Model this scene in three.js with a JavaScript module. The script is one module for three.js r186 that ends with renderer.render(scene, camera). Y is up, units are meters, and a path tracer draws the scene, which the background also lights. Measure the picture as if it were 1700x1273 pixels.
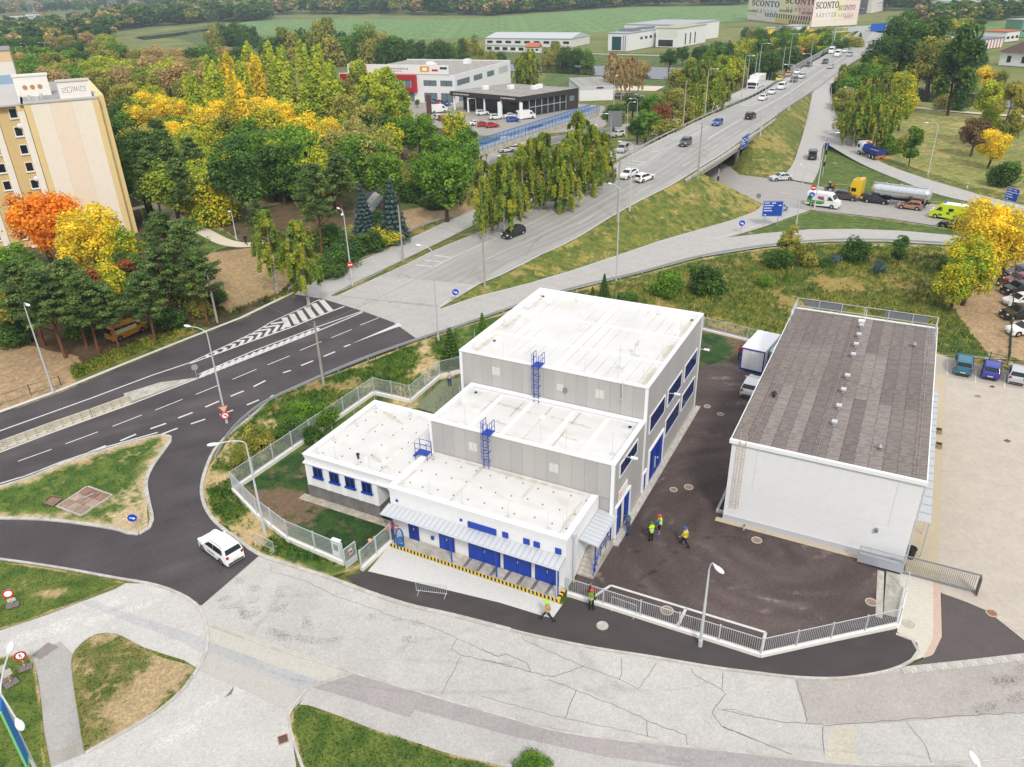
import * as THREE from 'three';
import { mergeGeometries } from 'three/addons/utils/BufferGeometryUtils.js';
import { RoundedBoxGeometry } from 'three/addons/geometries/RoundedBoxGeometry.js';
import { MarchingCubes } from 'three/addons/objects/MarchingCubes.js';

// ---------------------------------------------------------------- camera, sky, sun, exposure
const scene = new THREE.Scene();
const EYE = 38.5, FOC = 1292, PITCH = THREE.MathUtils.degToRad(27.58), ROLL = THREE.MathUtils.degToRad(-1.54);
const camera = new THREE.PerspectiveCamera(52.456, 1700 / 1273, 0.5, 20000);
const cF = new THREE.Vector3(0, -Math.sin(PITCH), -Math.cos(PITCH)), cU0 = new THREE.Vector3(0, Math.cos(PITCH), -Math.sin(PITCH)), cR0 = new THREE.Vector3(1, 0, 0);
const cR = cR0.clone().multiplyScalar(Math.cos(ROLL)).addScaledVector(cU0, Math.sin(ROLL)), cU = cR0.clone().multiplyScalar(-Math.sin(ROLL)).addScaledVector(cU0, Math.cos(ROLL));
camera.position.set(0, EYE, 0);
camera.quaternion.setFromRotationMatrix(new THREE.Matrix4().makeBasis(cR, cU, cF.clone().negate()));
const renderer = new THREE.WebGLRenderer({ antialias: true });
renderer.toneMapping = THREE.LinearToneMapping;
renderer.toneMappingExposure = 1.62;
renderer.shadowMap.enabled = true;
const SUNDIR = new THREE.Vector3(0.2, 0.85, 0.82).normalize();
const sun = new THREE.DirectionalLight(0xfff8ee, 1.5);
sun.position.copy(SUNDIR).multiplyScalar(200); sun.castShadow = true; sun.shadow.radius = 20;
Object.assign(sun.shadow.camera, { left: -200, right: 200, top: 200, bottom: -200, far: 700 });
scene.add(sun, sun.target);

// ---------------------------------------------------------------- helpers
const V = (x, y, z) => new THREE.Vector3(x, y, z), PI = Math.PI, clamp = THREE.MathUtils.clamp, lerp = THREE.MathUtils.lerp;
const rng = (s) => () => { s = (s + 0x6d2b79f5) | 0; let t = Math.imul(s ^ (s >>> 15), 1 | s); t = (t + Math.imul(t ^ (t >>> 7), 61 | t)) ^ t; return ((t ^ (t >>> 14)) >>> 0) / 4294967296; };
const sm = (a, b, x) => { const t = clamp((x - a) / (b - a), 0, 1); return t * t * (3 - 2 * t); };
// where the sight line of a measured photo point meets height h above the ground
function at(px, py, h = 0) {
  const d = cF.clone().addScaledVector(cR, (px - 850) / FOC).addScaledVector(cU, -(py - 636.5) / FOC);
  return V(0, EYE, 0).addScaledVector(d, (h - EYE) / d.y);
}
// height of the elevated highway: level ground, a ramp, then a gently rising viaduct
function hwH(x, z) { const u = x * 0.638 - z * 0.77; return 5.5 * sm(62, 145, u) + Math.min(2.6, Math.max(0, u - 145) * 0.0075); }
function hw(px, py, k = 1) { let h = 0; for (let i = 0; i < 30; i++) { const w = at(px, py, h); h = 0.5 * h + 0.5 * k * hwH(w.x, w.z); } return at(px, py, h); }
const names = {};
const numbered = (n) => { const k = names[n] = (names[n] ?? -1) + 1; return k ? n + '_' + String(k).padStart(3, '0') : n; };
function tag(o, label, category, group, kind) { if (label) o.userData.label = label; if (category) o.userData.category = category; if (group) o.userData.group = group; if (kind) o.userData.kind = kind; return o; }
function thing(name, label, category, pos, turn = 0, group) { const o = new THREE.Group(); o.name = numbered(name); scene.add(o); if (pos) o.position.copy(pos); o.rotation.y = turn; return tag(o, label, category, group); }
function obj(name, geo, mat, parent) {
  const g = Array.isArray(geo) ? merge(geo) : geo;
  const m = new THREE.Mesh(g, mat); m.castShadow = m.receiveShadow = true;
  if (parent) { m.name = name; parent.add(m); } else { m.name = numbered(name); scene.add(m); }
  return m;
}
const struct = (name, geo, mat, label, category) => tag(obj(name, geo, mat), label, category, null, 'structure');
function dup(root, pos, turn, label, group) { const r = root.clone(); r.name = numbered(root.name.replace(/_\d{3}$/, '')); scene.add(r); if (pos) r.position.copy(pos); if (turn !== undefined) r.rotation.y = turn; r.userData = { ...root.userData }; if (label) r.userData.label = label; if (group) r.userData.group = group; return r; }
function norm(g) { let q = g.index ? g.toNonIndexed() : g; for (const k of Object.keys(q.attributes)) if (!['position', 'normal', 'uv', 'color'].includes(k)) q.deleteAttribute(k); if (!q.attributes.uv) q.setAttribute('uv', new THREE.BufferAttribute(new Float32Array(q.attributes.position.count * 2), 2)); return q; }
function merge(list) { const a = list.flat(5).filter(Boolean).map(norm); const c = a.some((g) => g.attributes.color); if (c) for (const g of a) if (!g.attributes.color) g.setAttribute('color', new THREE.BufferAttribute(new Float32Array(g.attributes.position.count * 3).fill(1), 3)); return a.length === 1 ? a[0] : mergeGeometries(a); }
function geoOf(p, n, u, c) { const g = new THREE.BufferGeometry(); g.setAttribute('position', new THREE.Float32BufferAttribute(p, 3)); if (n) g.setAttribute('normal', new THREE.Float32BufferAttribute(n, 3)); if (u) g.setAttribute('uv', new THREE.Float32BufferAttribute(u, 2)); if (c) g.setAttribute('color', new THREE.Float32BufferAttribute(c, 3)); if (!n) g.computeVertexNormals(); return g; }
// box by its bounds, uv in metres
function bx(x0, y0, z0, x1, y1, z1) {
  const w = x1 - x0, h = y1 - y0, d = z1 - z0, g = new THREE.BoxGeometry(w, h, d), u = g.attributes.uv, S = [[d, h], [d, h], [w, d], [w, d], [w, h], [w, h]];
  for (let f = 0; f < 6; f++) for (let i = 0; i < 4; i++) u.setXY(f * 4 + i, u.getX(f * 4 + i) * S[f][0], u.getY(f * 4 + i) * S[f][1]);
  return g.translate((x0 + x1) / 2, (y0 + y1) / 2, (z0 + z1) / 2);
}
const bc = (x, y, z, w, h, d) => bx(x - w / 2, y - h / 2, z - d / 2, x + w / 2, y + h / 2, z + d / 2);
const rb = (x0, y0, z0, x1, y1, z1, r = 0.03, s = 2) => new RoundedBoxGeometry(x1 - x0, y1 - y0, z1 - z0, s, r).translate((x0 + x1) / 2, (y0 + y1) / 2, (z0 + z1) / 2);
function bar(a, b, r, n = 6, r2 = r) { const d = b.clone().sub(a), g = new THREE.CylinderGeometry(r2, r, d.length(), n, 1); g.applyQuaternion(new THREE.Quaternion().setFromUnitVectors(V(0, 1, 0), d.clone().normalize())); return g.translate((a.x + b.x) / 2, (a.y + b.y) / 2, (a.z + b.z) / 2); }
const tube = (pts, r, n = 6, seg) => new THREE.TubeGeometry(new THREE.CatmullRomCurve3(pts, false, 'centripetal'), seg ?? pts.length * 5, r, n);
const cyl = (x, y0, y1, z, r, n = 12, r2 = r) => new THREE.CylinderGeometry(r2, r, y1 - y0, n).translate(x, (y0 + y1) / 2, z);
const ball = (x, y, z, r, sx = 1, sy = 1, sz = 1, n = 12) => new THREE.SphereGeometry(r, n, Math.ceil(n * 0.7)).scale(sx, sy, sz).translate(x, y, z);
// flat sheet from world points (each with its own height), uv in metres
function sheet(P, dy = 0, uvf = (x, z) => [x, -z]) {
  const c = P.map((p) => new THREE.Vector2(p.x, p.z)), F = THREE.ShapeUtils.triangulateShape(THREE.ShapeUtils.isClockWise(c) ? c : c.slice(), []), p = [], n = [], u = [];
  for (const f of F) {
    const [a, b, d] = f.map((i) => P[i]), up = (b.z - a.z) * (d.x - a.x) - (b.x - a.x) * (d.z - a.z) > 0;
    for (const q of up ? [a, b, d] : [a, d, b]) { p.push(q.x, q.y + dy, q.z); n.push(0, 1, 0); u.push(...uvf(q.x, q.z)); }
  }
  return geoOf(p, n, u);
}
const pix = (l, h = 0) => l.map(([x, y]) => at(x, y, h));
const curve = (P, n = 6, closed = false) => new THREE.CatmullRomCurve3(P, closed, 'centripetal').getPoints(P.length * n);
const even = (P, step) => { const L = [0]; for (let i = 1; i < P.length; i++) L.push(L[i - 1] + P[i].distanceTo(P[i - 1])); const T = L[L.length - 1], N = Math.max(1, Math.round(T / step)), out = []; let j = 0; for (let k = 0; k <= N; k++) { const s = T * k / N; while (j < P.length - 2 && L[j + 1] < s) j++; out.push(P[j].clone().lerp(P[j + 1], clamp((s - L[j]) / Math.max(1e-6, L[j + 1] - L[j]), 0, 1))); } return out; };
const resample = (P, N) => { const L = [0]; for (let i = 1; i < P.length; i++) L.push(L[i - 1] + P[i].distanceTo(P[i - 1])); const T = L[L.length - 1], out = []; let j = 0; for (let k = 0; k <= N; k++) { const s = T * k / N; while (j < P.length - 2 && L[j + 1] < s) j++; out.push(P[j].clone().lerp(P[j + 1], clamp((s - L[j]) / Math.max(1e-6, L[j + 1] - L[j]), 0, 1))); } return out; };
// surface between two equally long rows of points; uv: across, along in metres
function loft(A, B, m = 1, dy = 0) {
  const p = [], u = [], n = []; let s = 0; const rows = A.map((a, i) => { if (i) s += a.clone().add(B[i]).multiplyScalar(0.5).distanceTo(A[i - 1].clone().add(B[i - 1]).multiplyScalar(0.5)); return { a, b: B[i], s, w: a.distanceTo(B[i]) }; });
  const Q = (r, k) => r.a.clone().lerp(r.b, k / m).add(V(0, dy, 0)), W = (r, k) => [r.w * k / m, r.s];
  for (let i = 0; i < rows.length - 1; i++) for (let k = 0; k < m; k++) {
    const q = [Q(rows[i], k), Q(rows[i], k + 1), Q(rows[i + 1], k + 1), Q(rows[i + 1], k)], w = [W(rows[i], k), W(rows[i], k + 1), W(rows[i + 1], k + 1), W(rows[i + 1], k)];
    const up = q[1].clone().sub(q[0]).cross(q[3].clone().sub(q[0])).y > 0;
    for (const t of up ? [0, 1, 2, 0, 2, 3] : [0, 2, 1, 0, 3, 2]) { p.push(q[t].x, q[t].y, q[t].z); u.push(...w[t]); }
  }
  return geoOf(p, null, u);
}
const side = (P) => P.map((p, i) => { const d = P[Math.min(i + 1, P.length - 1)].clone().sub(P[Math.max(i - 1, 0)]).setY(0).normalize(); return V(-d.z, 0, d.x); });   // to the right of travel
const offset = (P, o, dy = 0) => { const S = side(P); return P.map((p, i) => p.clone().addScaledVector(S[i], o).add(V(0, dy, 0))); };
const ribbon = (P, w, dy = 0) => loft(offset(P, -w / 2), offset(P, w / 2), 1, dy);
// rectangular section swept along a line (top at height h above it)
function rail(P, w, h, dy = 0, o = 0) { const a = offset(P, o - w / 2, dy), b = offset(P, o + w / 2, dy), A = a.map((p) => p.clone().add(V(0, h, 0))), B = b.map((p) => p.clone().add(V(0, h, 0))); const wall = (x, y, f) => { const p = [], u = []; let s = 0; for (let i = 0; i < x.length - 1; i++) { const L = x[i].distanceTo(x[i + 1]), q = f ? [x[i], x[i + 1], y[i + 1], y[i]] : [x[i], y[i], y[i + 1], x[i + 1]], t = f ? [[s, 0], [s + L, 0], [s + L, h], [s, h]] : [[s, 0], [s, h], [s + L, h], [s + L, 0]]; for (const k of [0, 1, 2, 0, 2, 3]) { p.push(q[k].x, q[k].y, q[k].z); u.push(...t[k]); } s += L; } return geoOf(p, null, u); }; return [loft(A, B), wall(a, A, true), wall(b, B, false)]; }

// ---------------------------------------------------------------- noise and textures
const hsh = (x, y, s) => { let h = Math.imul(x | 0, 374761393) ^ Math.imul(y | 0, 668265263) ^ Math.imul(s | 0, 974634777); h = Math.imul(h ^ (h >>> 13), 1274126177); return ((h ^ (h >>> 16)) >>> 0) / 4294967296; };
function vn(x, y, s = 0, per = 0) { const xi = Math.floor(x), yi = Math.floor(y), fx = x - xi, fy = y - yi, a = fx * fx * (3 - 2 * fx), b = fy * fy * (3 - 2 * fy), m = per ? (k) => ((k % per) + per) % per : (k) => k; const x0 = m(xi), x1 = m(xi + 1), y0 = m(yi), y1 = m(yi + 1); const p = hsh(x0, y0, s), q = hsh(x1, y0, s), r = hsh(x0, y1, s), t = hsh(x1, y1, s); return p + (q - p) * a + (r - p) * b + (p - q - r + t) * a * b; }
const fbm = (x, y, s, o = 3) => { let v = 0, k = 0.5, f = 1; for (let i = 0; i < o; i++) { v += k * vn(x * f, y * f, s + i * 17); k *= 0.5; f *= 2.03; } return v / (1 - 0.5 ** o); };
function tex(w, h, fn, srgb = true) {
  const d = new Uint8Array(w * h * 4);
  for (let y = 0, o = 0; y < h; y++) for (let x = 0; x < w; x++, o += 4) { const c = fn((x + 0.5) / w, (y + 0.5) / h, x, y); d[o] = clamp(c[0], 0, 255); d[o + 1] = clamp(c[1], 0, 255); d[o + 2] = clamp(c[2], 0, 255); d[o + 3] = 255; }
  const t = new THREE.DataTexture(d, w, h); t.wrapS = t.wrapT = THREE.RepeatWrapping; t.magFilter = THREE.LinearFilter; t.minFilter = THREE.LinearMipmapLinearFilter; if (srgb) t.colorSpace = THREE.SRGBColorSpace; t.needsUpdate = true; return t;
}
const grey = (v) => [v, v, v];
function tiled(t, m) { const r = t.clone(); r.repeat.set(1 / m, 1 / m); r.needsUpdate = true; return r; }
// speckled aggregate with soft blotches (tile 6 m)
const tAsphalt = tex(512, 512, (u, v, x, y) => grey(216 + 9 * (vn(u * 8, v * 8, 1, 8) - 0.5) + 12 * (vn(u * 32, v * 32, 2, 32) - 0.5) + 26 * (hsh(x, y, 3) - 0.5) + (hsh(x, y, 4) > 0.995 ? 40 : 0)));
const tPlaster = tex(256, 256, (u, v, x, y) => grey(243 + 4 * (vn(u * 6, v * 6, 5, 6) - 0.5) + 6 * (vn(u * 40, v * 40, 6, 40) - 0.5) + 8 * (hsh(x, y, 7) - 0.5)));
const tConcrete = tex(512, 512, (u, v, x, y) => grey(216 + 40 * (vn(u * 5, v * 5, 8, 5) - 0.5) + 30 * (vn(u * 18, v * 18, 9, 18) - 0.5) + 20 * (vn(u * 90, v * 90, 10, 90) - 0.5) + 16 * (hsh(x, y, 11) - 0.5)));
const tLeafy = tex(256, 256, (u, v, x, y) => grey(190 + 70 * (vn(u * 20, v * 20, 12, 20) - 0.5) + 70 * (vn(u * 64, v * 64, 13, 64) - 0.5)));
const MS = (color, o = {}) => new THREE.MeshStandardMaterial({ color, roughness: 0.85, ...o });
const M = {
  wallBase: MS(0xf2efe8, { map: tiled(tPlaster, 2) }),
  white: MS(0xf3f4f5, { map: tiled(tPlaster, 3) }), trim: MS(0xf0f2f3, { roughness: 0.5 }), cladding: MS(0xb2afac, { roughness: 0.5 }), clad2: MS(0xafacaa, { roughness: 0.5 }), clad3: MS(0xb5b2af, { roughness: 0.5 }),
  blue: MS(0x1440a8, { roughness: 0.45 }), deepblue: MS(0x0e2f8c, { roughness: 0.5 }), galv: MS(0xb4b9bf, { roughness: 0.45, metalness: 0.3 }), galvLight: MS(0xc9cdd1, { roughness: 0.5, metalness: 0.15 }),
  steel: MS(0x8d9196, { roughness: 0.5, metalness: 0.5 }), lamp: MS(0xe8ebee, { roughness: 0.35 }), pole: MS(0xcfd3d6, { roughness: 0.55, metalness: 0.2 }), concretePole: MS(0xc0b9ae, { map: tiled(tConcrete, 2) }),
  concrete: MS(0xd6d0c4, { map: tiled(tConcrete, 4) }), kerb: MS(0xdedad2, { map: tiled(tConcrete, 3) }), kerb2: MS(0xd2cdc4, { map: tiled(tConcrete, 3) }), paint: MS(0xf4f3ee, { roughness: 0.7, map: tiled(tAsphalt, 3) }), plinth: MS(0x8a8684, { map: tiled(tConcrete, 3) }),
  glass: new THREE.MeshPhysicalMaterial({ color: 0x1d262b, roughness: 0.08, metalness: 0 }), glassLight: new THREE.MeshPhysicalMaterial({ color: 0x6d7f86, roughness: 0.1 }), black: MS(0x17171a, { roughness: 0.6 }), rubber: MS(0x1b1b1c, { roughness: 0.9 }),
  red: MS(0xb3202a, { roughness: 0.5 }), orange: MS(0xe06a1c), yellow: MS(0xf0c800, { roughness: 0.5 }), rust: MS(0xa5653f, { roughness: 0.9 }), darkPlastic: MS(0x26272a, { roughness: 0.6 }), chrome: MS(0xd6d9dc, { roughness: 0.2, metalness: 0.9 }), brass: MS(0xa98f78, { map: tiled(tConcrete, 1) }),
};

// ---------------------------------------------------------------- overcast sky
{
  const w = 256, h = 128, d = new Float32Array(w * h * 4);
  for (let y = 0; y < h; y++) for (let x = 0; x < w; x++) {
    const el = ((y + 0.5) / h - 0.5) * PI, az = (x + 0.5) / w * 2 * PI, s = Math.sin(el), o = (y * w + x) * 4;
    const k = Math.cos(el) / (Math.max(s, 0) + 0.25), n = fbm(Math.cos(az) * k * 2.2 + 20, Math.sin(az) * k * 2.2 + 20, 77, 4);
    const L = s > 0 ? (0.45 + 0.24 * sm(0, 0.9, s)) * (0.84 + 0.32 * n) : 0.35;
    d[o] = L * 0.985; d[o + 1] = L * 1.0; d[o + 2] = L * (1.06 - 0.03 * n); d[o + 3] = 1;
  }
  const t = new THREE.DataTexture(d, w, h, THREE.RGBAFormat, THREE.FloatType);
  t.mapping = THREE.EquirectangularReflectionMapping; t.magFilter = THREE.LinearFilter; t.needsUpdate = true;
  scene.background = t; scene.environment = t;
}

// ---------------------------------------------------------------- outlines measured on the photograph (photo pixels)
const O = {
  island: [[-60, 826], [0, 809], [51, 793], [101, 772], [177, 747], [228, 732], [266, 723], [281, 724], [283, 732], [273, 747], [253, 775], [243, 800], [248, 838], [253, 862], [250, 873], [240, 884], [222, 888], [202, 881], [152, 872], [76, 863], [0, 861], [-60, 862]],
  lawnLeft: [[-60, 926], [0, 932], [102, 947], [190, 963], [207, 969], [129, 1001], [68, 1024], [0, 1046], [-60, 1062]],
  wedge: [[119, 1105], [122, 1085], [136, 1068], [156, 1055], [184, 1051], [204, 1057], [238, 1075], [326, 1109], [318, 1127], [302, 1146], [262, 1179], [204, 1215], [143, 1248], [138, 1234], [129, 1180]],
  lawnSign: [[-60, 1110], [0, 1092], [30, 1087], [48, 1088], [58, 1105], [65, 1139], [73, 1214], [77, 1300], [-60, 1300]],
  lawnFront: [[498, 1171], [549, 1184], [616, 1210], [682, 1231], [749, 1253], [815, 1268], [960, 1310], [520, 1310], [500, 1273], [483, 1215], [484, 1186]],
  station: [[396, 812], [465, 768], [560, 712], [627, 664], [690, 684], [760, 622], [790, 640], [800, 700], [690, 860], [645, 872], [592, 916], [576, 932], [500, 886], [440, 848], [400, 824]],
  verge: [[433, 921], [395, 895], [350, 860], [336, 815], [345, 775], [393, 712], [426, 684], [454, 657], [560, 618], [694, 567], [847, 515], [941, 486], [1068, 455], [1161, 430], [1270, 412], [1371, 404], [1472, 404], [1581, 410], [1720, 432], [1720, 600], [1554, 590], [1500, 640], [1235, 600], [1150, 640], [900, 700], [690, 900], [575, 950], [549, 959], [483, 938]],
};
const W = {}; for (const k in O) W[k] = pix(O[k]);
const inside = (P, x, z) => { let c = false; for (let i = 0, j = P.length - 1; i < P.length; j = i++) if ((P[i].z > z) !== (P[j].z > z) && x < (P[j].x - P[i].x) * (z - P[i].z) / (P[j].z - P[i].z) + P[i].x) c = !c; return c; };
const edge = (P, x, z) => { let m = 1e9; for (let i = 0, j = P.length - 1; i < P.length; j = i++) { const ax = P[j].x, az = P[j].z, dx = P[i].x - ax, dz = P[i].z - az, t = clamp(((x - ax) * dx + (z - az) * dz) / (dx * dx + dz * dz + 1e-9), 0, 1); m = Math.min(m, (x - ax - dx * t) ** 2 + (z - az - dz * t) ** 2); } return Math.sqrt(m); };
const box2 = (P) => P.reduce((b, p) => [Math.min(b[0], p.x), Math.min(b[1], p.z), Math.max(b[2], p.x), Math.max(b[3], p.z)], [1e9, 1e9, -1e9, -1e9]);
// what grows or lies where: two greens, dry grass, bare soil, share of green, share of bare soil, width of a bare margin
const STY = {
  wild: { g: [74, 92, 30], h: [110, 112, 42], d: [146, 126, 66], b: [160, 132, 92], green: 0.66, bare: 0.06, m: 0 },
  slope: { g: [78, 96, 32], h: [110, 114, 44], d: [148, 134, 70], b: [160, 138, 92], green: 0.6, bare: 0.08, m: 0 },
  lush: { g: [30, 62, 18], h: [46, 78, 24], d: [74, 80, 38], b: [112, 92, 70], green: 0.86, bare: 0.24, m: 0 },
  island: { g: [66, 92, 30], h: [92, 112, 42], d: [142, 132, 82], b: [186, 164, 130], green: 0.8, bare: 0.16, m: 1.1 },
  verge: { g: [56, 86, 24], h: [84, 104, 34], d: [138, 122, 70], b: [184, 160, 118], green: 0.74, bare: 0.16, m: 0.5 },
  lawn: { g: [68, 92, 28], h: [92, 108, 40], d: [128, 122, 64], b: [172, 148, 108], green: 0.86, bare: 0.08, m: 0.2 },
  dry: { g: [86, 100, 40], h: [112, 112, 56], d: [146, 130, 86], b: [168, 146, 110], green: 0.62, bare: 0.24, m: 0 },
  meadow: { g: [112, 122, 54], h: [138, 138, 72], d: [164, 148, 90], b: [178, 156, 110], green: 0.6, bare: 0.06, m: 0 },
  field: { g: [92, 100, 48], h: [122, 114, 66], d: [146, 124, 84], b: [158, 134, 96], green: 0.16, bare: 0.4, m: 0 },
  floor: { g: [46, 60, 24], h: [66, 70, 32], d: [84, 72, 44], b: [98, 78, 52], green: 0.55, bare: 0.3, m: 0 },
  dirt: { g: [90, 92, 44], h: [122, 112, 70], d: [150, 126, 92], b: [166, 140, 106], green: 0.1, bare: 0.6, m: 0 },
};
const REG = [
  ['floor', [[-200, 60], [760, 60], [760, 300], [560, 380], [480, 480], [380, 540], [0, 650], [-300, 760], [-400, 300]]],
  ['dirt', [[-60, 560], [60, 575], [130, 590], [150, 640], [60, 668], [-80, 700]]], ['wild', [[120, 610], [250, 560], [330, 540], [360, 545], [250, 590], [130, 648]]], ['field', [[385, 300], [500, 285], [500, 330], [430, 345], [380, 335]]], ['field', [[330, 420], [420, 410], [500, 440], [470, 480], [380, 520], [330, 480]]],
  ['lawn', [[220, 300], [300, 330], [400, 400], [340, 420], [240, 370]]], ['dirt', [[655, 352], [770, 330], [790, 350], [680, 378]]], ['lawn', [[640, 335], [760, 312], [770, 328], [660, 350]]], ['meadow', [[1490, 185], [1720, 170], [1720, 330], [1600, 305], [1470, 262]]],
  ['lawn', [[1341, 306], [1353, 297], [1371, 240], [1498, 300], [1614, 340], [1432, 322]]], ['lawn', [[1209, 394], [1308, 362], [1350, 349], [1594, 382], [1586, 391], [1346, 380]]], ['slope', [[735, 508], [850, 452], [1017, 362], [1120, 306], [1160, 282], [1270, 340], [1200, 370], [1018, 427], [850, 478]]], ['slope', [[1212, 285], [1230, 240], [1262, 212], [1345, 150], [1350, 160], [1330, 240], [1300, 298]]], ['wild', [[941, 490], [1068, 458], [1270, 414], [1581, 412], [1600, 560], [1300, 575], [1165, 536]]], ['lush', [[1166, 538], [1236, 556], [1244, 576], [1228, 594], [1160, 610], [1140, 600]]], ['dirt', [[1560, 480], [1640, 430], [1720, 430], [1720, 600], [1640, 590]]],
].map(([s, p]) => [STY[s], pix(p), box2(pix(p))]);
const NEAR = [['island', 'island'], ['lawnLeft', 'lawn'], ['wedge', 'dry'], ['lawnSign', 'lawn'], ['lawnFront', 'lawn'], ['verge', 'verge'], ['station', 'lush']].map(([k, s]) => [STY[s], W[k], box2(W[k])]);
function styleAt(x, z, list, fall) { let s = fall, P = null; for (const [st, p, b] of list) if (x > b[0] && x < b[2] && z > b[1] && z < b[3] && inside(p, x, z)) { s = st; P = p; } return [s, P]; }
function soil(x, z, list, fall) {
  const [s, P] = styleAt(x + 0.5 * (vn(x * 0.6, z * 0.6, 91) - 0.5), z + 0.5 * (vn(x * 0.6, z * 0.6, 92) - 0.5), list, fall);
  const a = fbm(x * 0.16, z * 0.16, 31, 3), b = fbm(x * 0.7, z * 0.7, 32, 3), c = vn(x * 3.1, z * 3.1, 33);
  let bare = sm(0.52, 0.66, s.bare + 0.5 * fbm(x * 0.3 + 40, z * 0.3, 34, 2) + 0.28 * b - 0.12 + 0.1 * c);
  if (s.m && P) bare = Math.max(bare, sm(1.2, 0.2, edge(P, x, z) / s.m + 1.6 * (b - 0.45)));
  const green = sm(0.4, 0.6, s.green + 0.9 * (a - 0.5) + 0.75 * (b - 0.5) + 0.3 * (c - 0.5)), mix = sm(0.3, 0.7, vn(x * 1.3, z * 1.3, 35) * 0.6 + a * 0.4);
  return [0, 1, 2].map((i) => lerp(lerp(s.d[i], lerp(s.g[i], s.h[i], mix), green), s.b[i], bare)).concat(green * (1 - bare));
}
function landTex(w, h, [x0, z0, x1, z1], list, fall, g) { const t = tex(w, h, (u, v, i, j) => { const x = lerp(x0, x1, u), z = lerp(z1, z0, v), c = soil(x, z, list, fall), k = 1 + g * (hsh(i, j, 36) - 0.5) + g * 0.9 * (vn(i * 0.4, j * 0.4, 37) - 0.5); return [c[0] * k, c[1] * k, c[2] * k]; }); t.wrapS = t.wrapT = THREE.ClampToEdgeWrapping; return t; }
const BN = [-50, -70, 52, -14], BM = [-175, -310, 130, -20];
const uvIn = (b) => (x, z) => [(x - b[0]) / (b[2] - b[0]), (b[3] - z) / (b[3] - b[1])];
const uN = uvIn(BN), uM = uvIn(BM);
const mNear = MS(0xffffff, { map: landTex(2048, 1124, BN, NEAR, STY.wild, 0.26), roughness: 0.95 });
const mMid = MS(0xffffff, { map: landTex(2048, 1948, BM, [...NEAR, ...REG], STY.wild, 0.24), roughness: 0.95 });

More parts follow.
